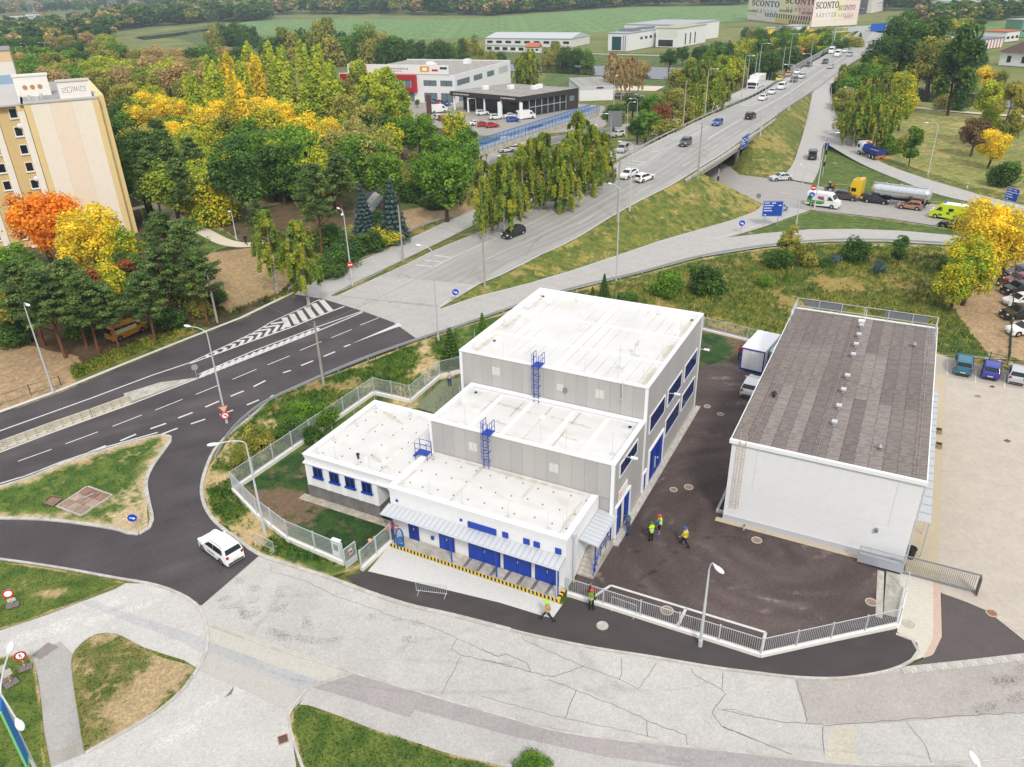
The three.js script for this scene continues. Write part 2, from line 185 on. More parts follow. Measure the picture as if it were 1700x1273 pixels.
// ---------------------------------------------------------------- ground, far fields, river
const tFar = tex(512, 512, (u, v) => { const n = vn(u * 7, v * 7, 41, 7), m = vn(u * 40, v * 40, 42, 40); return [84 + 40 * n + 14 * m, 98 + 26 * n + 14 * m, 48 + 22 * n]; });
{
  const P = [], N = 24; for (let i = 0; i < N; i++) P.push(V(9000 * Math.cos(i / N * 2 * PI), -0.25, 9000 * Math.sin(i / N * 2 * PI)));
  struct('ground', sheet(P), MS(0xffffff, { map: tiled(tFar, 160), roughness: 1 }), 'flat open country of meadow and scrub reaching to the hazy horizon', 'ground');
  struct('meadow', sheet([V(-175, -0.08, -310), V(130, -0.08, -310), V(130, -0.08, -20), V(-175, -0.08, -20)], 0, uM), mMid, 'rough grass and woodland floor around the roads and the white halls', 'ground');
  const green = (a, b, s) => MS(a, { map: tiled(tLeafy, s), roughness: 1 });
  const F = (name, l, y, m, label, cat) => struct(name, sheet(pix(l), y), m, label, cat);
  F('crop_field', [[300, 50], [430, 33], [560, 31], [700, 32], [812, 29], [1030, 13], [1242, 9], [1242, 34], [1100, 42], [1000, 54], [800, 62], [640, 68], [470, 60]], -0.12, green(0x8db565, 0, 60), 'broad bright green crop field in front of the far wooded edge', 'field');
  F('crop_field', [[-60, 46], [0, 40], [120, 31], [215, 26], [215, 33], [130, 40], [-60, 58]], -0.13, green(0x94a463, 0, 60), 'pale green field at the far left below the hazy woods', 'field');
  F('crop_field', [[1560, 48], [1620, 39], [1720, 31], [1720, 58], [1640, 62], [1570, 66]], -0.12, green(0x88ad58, 0, 60), 'green field on the right behind the brown roofed house', 'field');
  F('river_bank', [[225, 60], [350, 41], [352, 52], [420, 66], [540, 79], [780, 84], [1100, 88], [1240, 92], [1240, 112], [1053, 109], [900, 107], [760, 103], [560, 99], [420, 84], [340, 78], [300, 64]], -0.1, green(0x71873f, 0, 40), 'mown grass dyke along the far side of the river', 'river bank');
  F('river_bank', [[906, 121], [1055, 129], [1150, 138], [1150, 150], [1020, 150], [906, 145]], -0.045, green(0x708a41, 0, 30), 'green strip of grass between the river and the car showroom', 'river bank');
  const water = new THREE.MeshPhysicalMaterial({ color: 0x2c2a22, roughness: 0.06, bumpMap: tiled(tex(256, 256, (u, v) => grey(128 + 90 * (vn(u * 24, v * 24, 51, 24) - 0.5)), false), 14), bumpScale: 0.01 });
  F('river', [[500, 92], [560, 99.5], [700, 103], [900, 108], [1053, 109.5], [1152, 114], [1300, 124], [1523, 146], [1640, 158], [1780, 166], [1780, 186], [1634, 176], [1523, 167], [1300, 152], [1144, 135], [1052, 128.5], [906, 120], [700, 113], [560, 109], [480, 98]], -0.03, water, 'dark calm river crossing behind the car showroom', 'river');
  F('river', [[222, 62], [290, 55], [354, 46], [354, 49.5], [300, 59], [240, 66]], -0.04, water, 'bend of the river among meadows at the far left', 'river');
  const track = MS(0xcfc4b0, { roughness: 1 });
  const T = (name, l, w, label) => struct(name, ribbon(curve(pix(l), 5), w, -0.02), track, label, 'path');
  T('track', [[398, 66], [380, 68], [352, 58], [349, 52], [360, 48]], 5, 'pale curved track around the dark clump of trees at far left');
  T('track', [[540, 77], [640, 80], [760, 84], [900, 87], [1060, 91], [1240, 95]], 3.2, 'pale dyke path running along the far river bank');
  T('footpath', [[215, 318], [250, 335], [290, 358], [340, 385], [380, 403], [412, 406], [440, 400]], 2.6, 'pinkish paved footpath beside the tall apartment block');
  T('footpath', [[252, 340], [232, 344], [205, 350]], 2.2, 'short branch of footpath leading to the apartment block');
  T('footpath', [[1500, 176], [1560, 182], [1640, 189], [1740, 196]], 3.2, 'pale path crossing the meadow beside the river on the right');
  T('sand_court', [[1020, 146], [1060, 146], [1096, 147]], 14, 'beach volleyball court of pale sand by the river');
}

// ---------------------------------------------------------------- roads
const mOldRoad = MS(0xd9d6d0, { map: tex(512, 1024, (u, v, x, y) => { const a = u * 14, tr = Math.exp(-(((a % 3.5) - 1.0) ** 2) * 3) + Math.exp(-(((a % 3.5) - 2.5) ** 2) * 3); return grey(188 + 14 * tr * (vn(u * 8, v * 24, 61, 24)) - 16 * vn(u * 30, v * 4, 62, 4) * sm(0.3, 0.8, u) + 10 * (vn(u * 5, v * 6, 63, 6) - 0.5) + 18 * (hsh(x, y, 64) - 0.5)); }) });
mOldRoad.map.repeat.set(1 / 14, 1 / 48);
const mLight = MS(0xcfccc7, { map: tiled(tAsphalt, 7) }), mLight2 = MS(0xbcb6b0, { map: tiled(tAsphalt, 7) });
const BD = [-95, -112, 2, -26];
const rot = (x, z) => [x * 0.905 - z * 0.425, x * 0.425 + z * 0.905];
const mDark = MS(0xffffff, { roughness: 0.9, map: (() => { const t = tex(2048, 1816, (u, v, i, j) => { const x = lerp(BD[0], BD[2], u), z = lerp(BD[3], BD[1], v), [a, b] = rot(x, z), n = 22 * (fbm(a * 0.03, b * 0.55, 71, 3) - 0.5) + 12 * (vn(a * 0.5, b * 0.5, 72) - 0.5) + 18 * (hsh(i, j, 73) - 0.5) + (hsh(i, j, 74) > 0.996 ? 40 : 0); return [76 + n, 70 + n, 72 + n]; }); t.wrapS = t.wrapT = THREE.ClampToEdgeWrapping; return t; })() });
const uD = uvIn(BD);
struct('highway', sheet(pix([[-80, 716], [0, 688], [100, 652], [200, 611], [300, 571], [400, 532], [489, 488.5], [535, 496], [572, 507], [605, 517.5], [653, 535], [694, 564], [551, 620], [500, 642], [454, 657], [426, 684], [393, 711], [360, 742], [342, 780], [335, 812], [341, 842], [360, 869], [395, 896], [431, 922], [335, 1005], [326, 1003], [299, 986], [258, 971], [190, 959], [102, 942], [0, 927], [-80, 920]]), 0.02, uD), mDark, 'freshly laid dark asphalt of the main road and side road', 'road');
const HL = [[559, 491], [622, 462], [673, 439], [723, 414], [774, 394], [825, 373], [868, 354], [918, 326], [960, 304], [1002, 284], [1045, 260], [1076, 243], [1152, 205], [1202, 182], [1253, 160], [1288, 139], [1329, 114], [1379, 86], [1415, 61], [1428, 50]].map((p) => hw(...p));
const HR = [[731, 511], [774, 482], [850, 449], [890, 427], [946, 402], [1017, 359], [1068, 331], [1118, 306], [1157, 281], [1202, 253], [1260, 212], [1303, 182], [1349, 152], [1391, 121], [1432, 94], [1462, 71], [1472, 56]].map((p) => hw(...p));
const A0 = resample(curve(HL, 4), 90), B0 = resample(curve(HR, 4), 90);
struct('highway', [loft(A0, B0, 4, 0.02)], mOldRoad, 'bleached grey carriageway climbing over the bridge into the distance', 'road');
struct('highway', [sheet([...pix([[489, 488.5], [535, 496], [572, 507], [605, 517.5], [653, 535], [694, 564], [756, 545]]), HR[0], B0[2], A0[2], HL[0], at(549, 491), at(530, 462 + 30)], 0.014)], mLight, 'pale worn asphalt where the new black surface ends', 'road');
const FR = [...pix([[539, 495], [584, 472], [670, 431], [736, 399], [799, 368], [850, 347], [893, 331], [943, 303], [994, 280], [1032, 262], [1070, 243], [1100, 222]]), at(1140, 203, 1.8), at(1177, 187, 3.4), at(1215, 170, 4.8), at(1253, 155, 5.7), at(1290, 134, 6.2)];
const FRs = resample(curve(FR, 4), 60), FLs = offset(FRs, -5.8);
FLs[0].copy(at(489, 488.5)); FLs[1].copy(at(505, 475));
struct('slip_road', loft(FLs, FRs, 2, 0.012), mLight, 'pale slip road running down beside the highway under the birches', 'road');
struct('slip_road', sheet(pix([[731, 512], [787, 493], [851, 477], [942, 451], [1018, 426], [1094, 400], [1170, 378], [1219, 364], [1255, 350], [1267, 339], [1345, 349], [1308, 362], [1267, 377], [1209, 394], [1270, 387], [1346, 380.5], [1422, 380], [1498, 383], [1586, 391], [1740, 406], [1740, 428], [1581, 407], [1472, 401], [1371, 401], [1270, 409.5], [1161, 427], [1068, 452], [941, 483], [847, 512], [756, 545]]), 0.02), mLight, 'pale slip road curving between the grass bank and the bushes', 'road');
struct('road', sheet(pix([[1080, 268], [1180, 262], [1215, 278], [1228, 290], [1278, 296], [1300, 297], [1341, 306], [1400, 316], [1432, 320], [1536, 338], [1614, 343], [1740, 356], [1740, 398], [1594, 382], [1574, 378], [1472, 362], [1350, 349], [1267, 340], [1245, 331], [1192, 320], [1150, 306], [1090, 296]]), 0.008), MS(0xbfbab4, { map: tiled(tAsphalt, 7) }), 'grey road passing below the highway bridge past the tanker', 'road');
const RL = [[1298, 296, 0], [1316, 272, 0.3], [1326, 245, 1], [1333, 222, 1.8], [1341, 190, 3.2], [1345, 172, 4.6], [1349, 153, 6.2]].map((p) => at(...p)), RR = [[1349, 304, 0], [1360, 280, 0.3], [1368, 238, 1.1], [1391, 208, 2], [1384, 185, 3.2], [1380, 165, 4.7], [1378, 143, 6.3]].map((p) => at(...p)); RL.push(hw(1372, 134), hw(1391, 121)); RR.push(hw(1390, 132), hw(1402, 116));
struct('slip_road', loft(curve(RL, 4), curve(RR, 4), 2, 0.03), mLight, 'ramp climbing from the junction up to the bridge deck', 'road');
const QI = [[1368, 236, 1.1], [1381, 244, 0.9], [1432, 273, 0.3], [1498, 301, 0], [1561, 324, 0], [1624, 338, 0], [1740, 362, 0]].map((p) => at(...p)), QO = [[1391, 208, 2], [1422, 240, 1.2], [1467, 271, 0.5], [1536, 296, 0], [1586, 311, 0], [1644, 328, 0], [1740, 350, 0]].map((p) => at(...p));
struct('slip_road', loft(curve(QI, 4), curve(QO, 4), 2, 0.024), mLight, 'pale road curving right from the ramp past the blue tipper', 'road');
// earth banks that carry the highway
{
  const bank = (T, B, label) => { const g = loft(T, B, 5), p = g.attributes.position, u = g.attributes.uv; for (let i = 0; i < p.count; i++) { const [a, b] = uM(p.getX(i), p.getZ(i)); u.setXY(i, a, b); } return tag(obj('embankment', g, mMid), label, 'embankment', null, 'structure'); };
  const E = (l) => [l.map((q) => (Array.isArray(q[0]) ? hw(...q[0]) : q).clone().add(V(0, -0.03, 0))), l.map((q) => at(...q[1]))];
  bank(...E([[[731, 511], [735, 512]], [[774, 482], [800, 490]], [[850, 449], [880, 470]], [[890, 427], [941, 451]], [[946, 402], [1017, 426]], [[1017, 359], [1094, 400]], [[1068, 331], [1150, 384]], [[1118, 306], [1219, 364]], [[1150, 287], [1255, 350]], [[1157, 283], [1267, 339]], [[1157, 283], [1245, 331]], [[1157, 283], [1199, 321]], [[1150, 287], [1150, 304]]]), 'dry grass bank between the highway and the near slip road');
  bank(...E([[[1256, 216], [1214, 279]], [[1262, 212], [1228, 290]], [[1275, 202], [1278, 296]], [[1290, 191], [1298, 296]], [[1305, 181], [1316, 272, 0.3]], [[1325, 168], [1326, 245, 1]], [[1338, 160], [1336, 210, 2.4]], [[1349, 153], [1346, 168, 5]]]), 'steep grass bank between the bridge and the ramp');
  const i0 = resample(curve(HL, 4), 60), cut = (a, f0, f1, n) => resample(a.slice(Math.round(f0 * (a.length - 1)), Math.round(f1 * (a.length - 1)) + 1), n);
  bank(cut(i0, 0, 0.42, 26).map((p) => p.clone().add(V(0, -0.03, 0))), cut(FRs, 0, 0.56, 26).map((p) => p.clone().setY(-0.05)), 'grass bank on the far side of the highway above the birches');
  bank(offset(cut(i0, 0.42, 1, 30), 0, -0.3), offset(cut(i0, 0.42, 1, 30), -13).map((p) => p.setY(-0.3)), 'wooded bank under the far side of the viaduct');
  bank(offset(curve(QO, 4), 0, -0.03), offset(curve(QO, 4), 6).map((p) => p.setY(-0.06)), 'low grass bank below the road with the tipper');
  bank(cut(resample(curve(HR, 4), 60), 0.62, 1, 24).map((p) => p.clone().add(V(0, -0.3, 0))), offset(cut(resample(curve(HR, 4), 60), 0.62, 1, 24), 14).map((p) => p.setY(-0.3)), 'wooded bank on the near side of the viaduct');
}
// kerbs, of stones laid end to end
function kerb(px, label, h = 0.12, w = 0.16, step = 1.0, smooth = 5, y0 = 0) {
  const P = even(smooth ? curve(pix(px), smooth) : pix(px), step), root = thing('kerb', label, 'kerb'); root.userData.kind = 'structure';
  const unit = kerb.g ??= bx(-0.5, 0, -0.5, 0.5, 1, 0.5);
  for (let i = 0; i < P.length - 1; i++) { const a = P[i], b = P[i + 1], s = obj('kerb_stone', unit, hsh(i, px.length, 9) > 0.5 ? M.kerb : M.kerb2, root); s.position.copy(a).lerp(b, 0.5).setY(y0 - 0.03); s.scale.set(a.distanceTo(b) - 0.012, h + 0.03, w); s.rotation.y = Math.atan2(-(b.z - a.z), b.x - a.x); }
  return root;
}
kerb([...O.island, O.island[0]].slice(1, 22), 'light stone kerb around the grass traffic island', 0.12, 0.32);
kerb([[-60, 921], [0, 928], [102, 943], [190, 959], [258, 971], [299, 986], [322, 1000], [336, 1016], [343, 1040], [345, 1062], [340, 1090], [326, 1114], [306, 1142], [265, 1179], [204, 1216], [143, 1250]], 'stone kerb sweeping round the forecourt and the dry lawn', 0.06, 0.22);
kerb([[847, 1046], [749, 1021], [682, 1006], [616, 985], [549, 960], [483, 939], [431, 921], [395, 896], [360, 869], [341, 842], [335, 812], [342, 780], [360, 742], [393, 711], [426, 684], [454, 657]], 'light kerb around the green verge and along the station drive', 0.1, 0.3);
kerb([[847, 1046], [879, 1054], [985, 1076], [1081, 1091], [1186, 1109], [1250, 1117], [1318, 1125], [1391, 1127], [1435, 1122], [1479, 1113], [1512, 1098], [1524, 1083], [1520, 1068], [1500, 1056], [1487, 1053]], 'light kerb along the dark pavement in front of the yard fence', 0.1, 0.18);
kerb([[350, 1039], [416, 1063], [483, 1086], [563, 1109], [586, 1117], [649, 1136], [715, 1155], [749, 1165], [848, 1193], [906, 1210], [1012, 1227], [1144, 1240], [1250, 1252], [1318, 1260], [1435, 1270], [1553, 1269], [1700, 1259]], 'worn kerb along the near pavement of the local road', 0.06, 0.14);
kerb([[586, 1117], [549, 1124], [516, 1140], [495, 1161], [480, 1186], [483, 1215], [502, 1273], [512, 1300]], 'curved kerb at the corner of the front lawn', 0.08, 0.16);
// foreground paving
const BP = [-52, -72, 62, -12], uP = uvIn(BP);
const tPave = tex(2048, 1078, (u, v, i, j) => { const x = lerp(BP[0], BP[2], u), z = lerp(BP[3], BP[1], v); let n = 216 + 24 * (fbm(x * 0.13, z * 0.13, 81, 3) - 0.5) + 12 * (fbm(x * 0.9, z * 0.9, 82, 2) - 0.5) + 22 * (hsh(i, j, 83) - 0.5) + 14 * (vn(i * 0.5, j * 0.5, 84) - 0.5); const sw = Math.abs(fbm(x * 0.09 + 9, z * 0.16, 85, 2) - 0.5); n -= 20 * sm(0.02, 0, sw) * vn(x * 2, z * 2, 86); if (hsh(i, j, 87) > 0.9996) n -= 50; return [n + 1, n, n - 2]; });
// scuffs, spills and tyre prints stamped along measured lines into a ground texture
function scuff(t, b, lines, w, dv, y = 0) {
  const { data: d, width: tw, height: th } = t.image, kx = tw / (b[2] - b[0]), r = rng(lines.length * 91 + 7);
  for (const l of lines) { const P = even(curve(pix(l, y), 5), 0.04); P.forEach((p, n) => { if (vn(n * 0.06, l[0][0], 88) < 0.4 || (n >> 2) % 3 === 2) return; for (let k = 0; k < 9; k++) { const x = Math.round((p.x + (r() - 0.5) * w - b[0]) * kx), q = Math.round((b[3] - p.z - (r() - 0.5) * w) * kx); if (x < 0 || q < 0 || x >= tw || q >= th) continue; const o = (q * tw + x) * 4, g = dv * (0.4 + 0.6 * r()); for (let c = 0; c < 3; c++) d[o + c] = clamp(d[o + c] + g, 0, 255); } }); }
}
const zl = (L, x, y, s) => L.map((l) => l.map(([a, c]) => [x + a * s, y + c * s]));
scuff(tPave, BP, [...zl([[[40, 440], [100, 430], [150, 480], [200, 545], [280, 590], [400, 620], [520, 645], [640, 640]], [[60, 470], [140, 500], [220, 580], [330, 625], [460, 640]], [[270, 405], [320, 395], [365, 430], [350, 485], [300, 490]], [[210, 440], [225, 530]], [[790, 525], [860, 520], [960, 540], [1060, 560]], [[820, 630], [900, 625], [1010, 640]], [[120, 330], [200, 380], [250, 390]], [[470, 530], [480, 580]]], 350, 850, 0.3322), ...zl([[[1380, 760], [1440, 700], [1520, 690], [1640, 640], [1720, 590]], [[1400, 780], [1500, 790], [1700, 730]], [[1370, 730], [1430, 650], [1560, 650], [1700, 560]], [[1420, 820], [1560, 770]]], 1200, 940, 0.2941)], 0.6, -30);
scuff(tPave, BP, [[[20, 1060], [130, 1025], [240, 985], [300, 975]], [[0, 1075], [120, 1040], [260, 1000]], [[300, 1200], [380, 1150], [450, 1130]], [[260, 1240], [330, 1200]]], 0.7, 22);
tPave.wrapS = tPave.wrapT = THREE.ClampToEdgeWrapping;
const paved = (c, o) => MS(c, { map: tPave, ...o });
const mRoadN = paved(0xdad8d4), mFore = paved(0xdedcd8), mBand = paved(0xcfd0d2), mWalk = paved(0xbfb9b9), mWalk2 = paved(0xd6d3cf);
struct('forecourt', sheet(pix([[-80, 1068], [0, 1046], [129, 1000], [207, 968], [258, 969], [320, 995], [345, 1010], [600, 1110], [520, 1140], [480, 1186], [500, 1330], [-80, 1330]]), 0.004, uP), mFore, 'pale concrete forecourt with worn tyre tracks in the foreground', 'forecourt');
const roadN = struct('local_road', sheet(pix([[335, 1005], [431, 922], [483, 939], [549, 960], [616, 985], [682, 1006], [749, 1021], [848, 1046], [879, 1054], [985, 1076], [1081, 1091], [1186, 1109], [1250, 1117], [1318, 1125], [1391, 1127], [1435, 1122], [1497, 1109], [1720, 1083], [1720, 1258], [1553, 1269], [1435, 1270], [1318, 1260], [1250, 1252], [1144, 1240], [1012, 1227], [906, 1210], [848, 1193], [749, 1165], [649, 1136], [586, 1117], [483, 1086], [416, 1063], [345, 1036]]), 0.012, uP), mRoadN, 'bleached local road with dark sealed cracks in the foreground', 'road');
struct('pavement', sheet(pix([[586, 1118], [649, 1137], [749, 1166], [848, 1194], [1012, 1228], [1250, 1253], [1435, 1271], [1700, 1260], [1720, 1330], [940, 1330], [815, 1269], [749, 1254], [682, 1232], [616, 1211], [549, 1185], [497, 1170], [516, 1141], [549, 1125]]), 0.05, uP), mWalk2, 'light asphalt pavement above the front lawn', 'pavement');
struct('pavement', sheet(pix([[519, 1142], [586, 1120], [649, 1138], [749, 1167], [848, 1195], [1012, 1229], [1250, 1254], [1435, 1272], [1600, 1272], [1400, 1320], [1250, 1290], [1000, 1256], [848, 1222], [689, 1179], [679, 1192], [579, 1159]]), 0.058, uP), mWalk, 'greyer resurfaced strip of pavement along the local road kerb', 'pavement');
struct('path', sheet(pix([[133, 1001], [153, 996], [345, 1062], [340, 1088], [300, 1064]]), 0.012, uP), mBand, 'bluish asphalt band crossing the pale path', 'path');
struct('path', sheet(pix([[345, 1052], [420, 1078], [500, 1104], [560, 1124], [520, 1140], [490, 1160], [430, 1132], [340, 1094]]), 0.012, uP), mBand, 'bluish asphalt strip crossing the forecourt between paver bands', 'path');
const tSett = tex(512, 512, (u, v, x, y) => { const r = Math.floor(v * 32), a = u * 16 + (r % 2) * 0.5, fx = a - Math.floor(a), fy = v * 32 - r, k = hsh(Math.floor(a) % 16, r, 95); return grey((fx < 0.06 || fy < 0.12 ? 196 : 222 + 14 * k) + 10 * (hsh(x, y, 96) - 0.5)); });
const sett = (c, m = 3.2) => MS(c, { map: tiled(tSett, m), bumpMap: tiled(tSett, m), bumpScale: 0.002 });
struct('paver_band', ribbon(curve(pix([[346, 1047], [416, 1072], [483, 1096], [560, 1121]]), 4), 1.5, 0.016), sett(0xd6d1c6), 'upper band of small pavers across the forecourt edge', 'paving');
struct('paver_band', ribbon(curve(pix([[338, 1096], [400, 1122], [440, 1140], [488, 1163]]), 4), 1.5, 0.016), sett(0xcfcbc2), 'lower band of small pavers across the forecourt edge', 'paving');
struct('paver_band', ribbon(pix([[76, 1262], [141, 1240]]), 0.9, 0.016), sett(0xbcb6ac), 'short band of setts at the foot of the side path', 'paving');
struct('path', sheet(pix([[50, 1088], [100, 1064], [122, 1086], [119, 1105], [129, 1180], [138, 1234], [143, 1250], [78, 1276], [73, 1214], [65, 1139], [58, 1105]]), 0.01, uP), paved(0xc2bfbb), 'grey asphalt side path between two lawns at lower left', 'path');
struct('road_patch', sheet(pix([[53, 1088], [80, 1066], [97, 1074], [67, 1095]]), 0.018, uP), paved(0xa39a98), 'dark brick edged patch in the path at lower left', 'patch');
struct('road_patch', sheet(pix([[1379, 1206], [1419, 1204], [1420, 1250], [1428, 1268], [1370, 1262]]), 0.018, uP), paved(0xe2dccb), 'pale concrete patch in the local road at lower right', 'patch');
struct('road_patch', sheet(pix([[1318, 1126], [1435, 1124], [1560, 1104], [1720, 1085], [1720, 1180], [1620, 1188], [1480, 1200], [1340, 1202]]), 0.016, uP), paved(0xc9c2bd), 'smoother grey resurfaced area of local road by the yard corner', 'patch');
struct('road_patch', sheet(pix([[373, 1158], [384, 1145], [389, 1139], [385, 1152]]), 0.018), MS(0x7a736e), 'small dark patch in the forecourt', 'patch');
// lawns
for (const [k, y, label] of [['island', 0.1, 'grassy traffic island with bare sandy edges and covered shaft'], ['lawnLeft', 0.06, 'lawn with bare patches left of the pale forecourt path'], ['wedge', 0.05, 'dry worn lawn wedge beside the forecourt'], ['lawnSign', 0.05, 'lawn with temporary signs at the lower left corner'], ['lawnFront', 0.06, 'green lawn at the bottom edge of the picture']]) struct('lawn', sheet(W[k].length > 4 ? curve(W[k], 3, true) : W[k], y, uN), mNear, label, 'lawn');
struct('verge', sheet(W.verge, 0.012, uM), mMid, 'wild grass verge around the fenced site', 'verge');
struct('verge', sheet(pix([[433, 921], [395, 896], [360, 869], [341, 842], [335, 812], [342, 780], [360, 742], [393, 711], [426, 684], [454, 658], [640, 640], [720, 640], [740, 720], [690, 870], [575, 950], [549, 959], [483, 938]]), 0.03, uN), mNear, 'weedy verge between the side road kerb and the fence', 'verge');
struct('lawn', sheet(W.station, 0.05, uN), mNear, 'fresh dark green lawn inside the fence beside the office wing', 'lawn');
struct('lawn', sheet(pix([[1166, 540], [1232, 556], [1240, 575], [1225, 592], [1160, 607], [1150, 600]]), 0.03, uM), mMid, 'bright green lawn behind the tall grey hall', 'lawn');

// ---------------------------------------------------------------- the fenced site: own axes a (along the fronts) and b (backwards)
const SITE = V(18.15, 0, -67.28), YAW = THREE.MathUtils.degToRad(-27.7), XA = V(Math.cos(YAW), 0, -Math.sin(YAW)), XB = V(-Math.sin(YAW), 0, -Math.cos(YAW));
const L = (a, b, y = 0) => SITE.clone().addScaledVector(XA, a).addScaledVector(XB, b).setY(y);
const toSite = (w) => { const d = w.clone().sub(SITE); return [d.dot(XA), d.dot(XB)]; };
const BY = [2, -80, 50, -26], uY = uvIn(BY);
const mYard = MS(0xffffff, { roughness: 0.9, map: (() => { const t = tex(1400, 1575, (u, v, i, j) => { const x = lerp(BY[0], BY[2], u), z = lerp(BY[3], BY[1], v), r = Math.hypot(x - 20, z + 47), an = Math.atan2(z + 47, x - 20); let n = 26 * (fbm(x * 0.12, z * 0.12, 101, 3) - 0.5) + 18 * (vn(r * 1.1, an * 2.2, 102) - 0.5) + 22 * (hsh(i, j, 103) - 0.5) + 9 * (vn(x * 6, z * 6, 109) - 0.5); const sc = sm(0.7, 0.9, fbm(x * 0.35, z * 0.5, 104, 3) * 0.75 + 0.35 * vn(r * 2, an * 3, 105)); n += 66 * sc * vn(x * 4, z * 4, 106); if (hsh(i, j, 107) > 0.9985) n += 60; return [84 + n * 1.05, 72 + n, 69 + n]; }); t.wrapS = t.wrapT = THREE.ClampToEdgeWrapping; return t; })() });
const mWalkDark = MS(0x524b4a, { map: tiled(tAsphalt, 5) });
scuff(mYard.map, BY, zl([[[880, 660], [1000, 720], [1150, 770], [1300, 850]], [[1200, 690], [1350, 760], [1460, 840]], [[560, 640], [640, 560], [900, 420]], [[900, 560], [960, 500], [1060, 500]], [[1360, 1000], [1500, 1010], [1600, 1000]], [[1300, 1130], [1420, 1210], [1500, 1215]], [[780, 560], [860, 600], [930, 690]], [[1000, 260], [1100, 240], [1250, 200]]], 840, 720, 0.25294).concat(zl([[[590, 1010], [640, 1060], [720, 1110]], [[420, 900], [560, 910], [700, 905]], [[130, 880], [300, 930]], [[830, 860], [900, 830]]], 1170, 700, 0.3142)), 0.5, 30);
scuff(mYard.map, BY, zl([[[870, 965], [910, 935], [980, 905]], [[950, 905], [990, 912]], [[870, 990], [900, 1005], [930, 1012]], [[1280, 680], [1340, 685], [1420, 680], [1540, 685]], [[1300, 686], [1345, 682]], [[850, 775], [880, 780]], [[1000, 860], [1120, 770]]], 840, 720, 0.25294), 0.35, -34);
struct('yard', sheet([...pix([[1156, 612], [1228, 593], [1262, 598]]), L(6.6, 12), L(19.9, 12), L(19.9, -17), L(19.85, -23), L(12.2, -29.5), L(-1, -29.5), L(-1.2, -23), L(-0.1, -23), L(-0.1, 0)], 0.02, uY), mYard, 'dark brown asphalt yard between the grey halls and the white hall', 'yard');
struct('pavement', sheet(pix([[572, 957], [611, 949], [692, 968], [829, 1001], [910, 1026], [917, 1028], [945, 992], [1262, 1091], [1487, 1045], [1500, 1056], [1520, 1068], [1524, 1083], [1512, 1097], [1479, 1112], [1435, 1121], [1391, 1126], [1318, 1124], [1250, 1116], [1186, 1108], [1081, 1090], [985, 1075], [879, 1053], [848, 1045], [749, 1020], [682, 1005], [616, 984]]), 0.05, uP), mWalkDark, 'black asphalt pavement curving along the front fence', 'pavement');
struct('apron', sheet([at(611, 949), L(-15.4, -30.75), L(-0.9, -30.75), at(917, 1028), at(829, 1001), at(692, 968)], 0.056), sett(0xe9e8e4, 2), 'apron of pale small pavers in front of the canopy', 'paving');
struct('path', sheet(pix([[1494, 946], [1560, 966], [1562, 1060], [1550, 1085], [1512, 1099], [1526, 1083], [1522, 1068], [1489, 1050], [1492, 1000]]), 0.055), sett(0xe6dfd0, 2.4), 'pale paver path beside the sliding gate', 'path');
struct('paver_band', sheet(pix([[1549, 962], [1561, 966], [1563, 1058], [1548, 1088], [1532, 1094], [1549, 1058]]), 0.06), sett(0xe0c4b2, 2.4), 'reddish warning strip of pavers along the path edge', 'paving');
struct('car_park', sheet([L(20.3, 20), at(1553, 588), at(1720, 626), at(1720, 1080), at(1640, 1015), at(1563, 985), at(1545, 962), L(20.0, -16)], 0.03), MS(0xddd2c2, { map: tiled(tAsphalt, 8) }), 'sunbleached beige car park beside the white hall', 'car park');
struct('road', sheet(pix([[1563, 985], [1605, 1000], [1640, 1015], [1672, 1042], [1720, 1082], [1600, 1097], [1500, 1110], [1550, 1086], [1562, 1060]]), 0.036), MS(0x6b6160, { map: tiled(tAsphalt, 5) }), 'dark asphalt driveway fan leading to the car park', 'road');
struct('paver_band', sheet([L(19.9, 18), L(22.0, 18), L(22.0, -17.2), L(19.9, -17.2)], 0.045), sett(0xd8c8ab, 2.6), 'beige paver walkway along the east side of the white hall', 'paving');
struct('paver_band', sheet([...pix([[1553, 591], [1720, 632], [1720, 650], [1553, 622]])], 0.04), sett(0xc8beb0, 2.6), 'row of paver parking bays behind the white hall', 'paving');
struct('paver_band', sheet([L(6.2, -17.05), L(16.8, -17.1), L(16.8, -16.5), L(6.2, -16.5)], 0.06), sett(0xd4c5ad, 2.4), 'beige paver strip at the foot of the white front wall', 'paving');
struct('gravel_strip', sheet([L(-25.9, -28.9), L(-16.2, -28.9), L(-16.2, -28.1), L(-25.9, -28.1)], 0.09), MS(0xcfc5b4, { map: tiled(tConcrete, 1.5) }), 'pale gravel strip at the foot of the office wing', 'gravel');
struct('grass_grid', sheet([at(730, 690), at(690, 676), at(733, 634), at(768, 626), at(772, 660)], 0.06), MS(0x869070, { map: tiled(tSett, 2.2) }), 'grass grid pavers in the corner behind the halls', 'paving');
{ // drop kerb of slabs at the driveway
  const a = pix([[1497, 1109], [1600, 1098], [1720, 1084]]), P = even(a, 0.5), root = thing('kerb', 'row of pale dropped slabs across the driveway mouth', 'kerb'); root.userData.kind = 'structure'; const g = bx(-0.5, 0, -0.5, 0.5, 1, 0.5);
  for (let i = 0; i < P.length - 1; i++) { const s = obj('slab', g, i % 2 ? M.kerb : M.kerb2, root); s.position.copy(P[i]).lerp(P[i + 1], 0.5).setY(0.01).addScaledVector(XB, -0.25); s.scale.set(0.48, 0.05, 0.55); s.rotation.y = Math.atan2(-(P[i + 1].z - P[i].z), P[i + 1].x - P[i].x); }
}
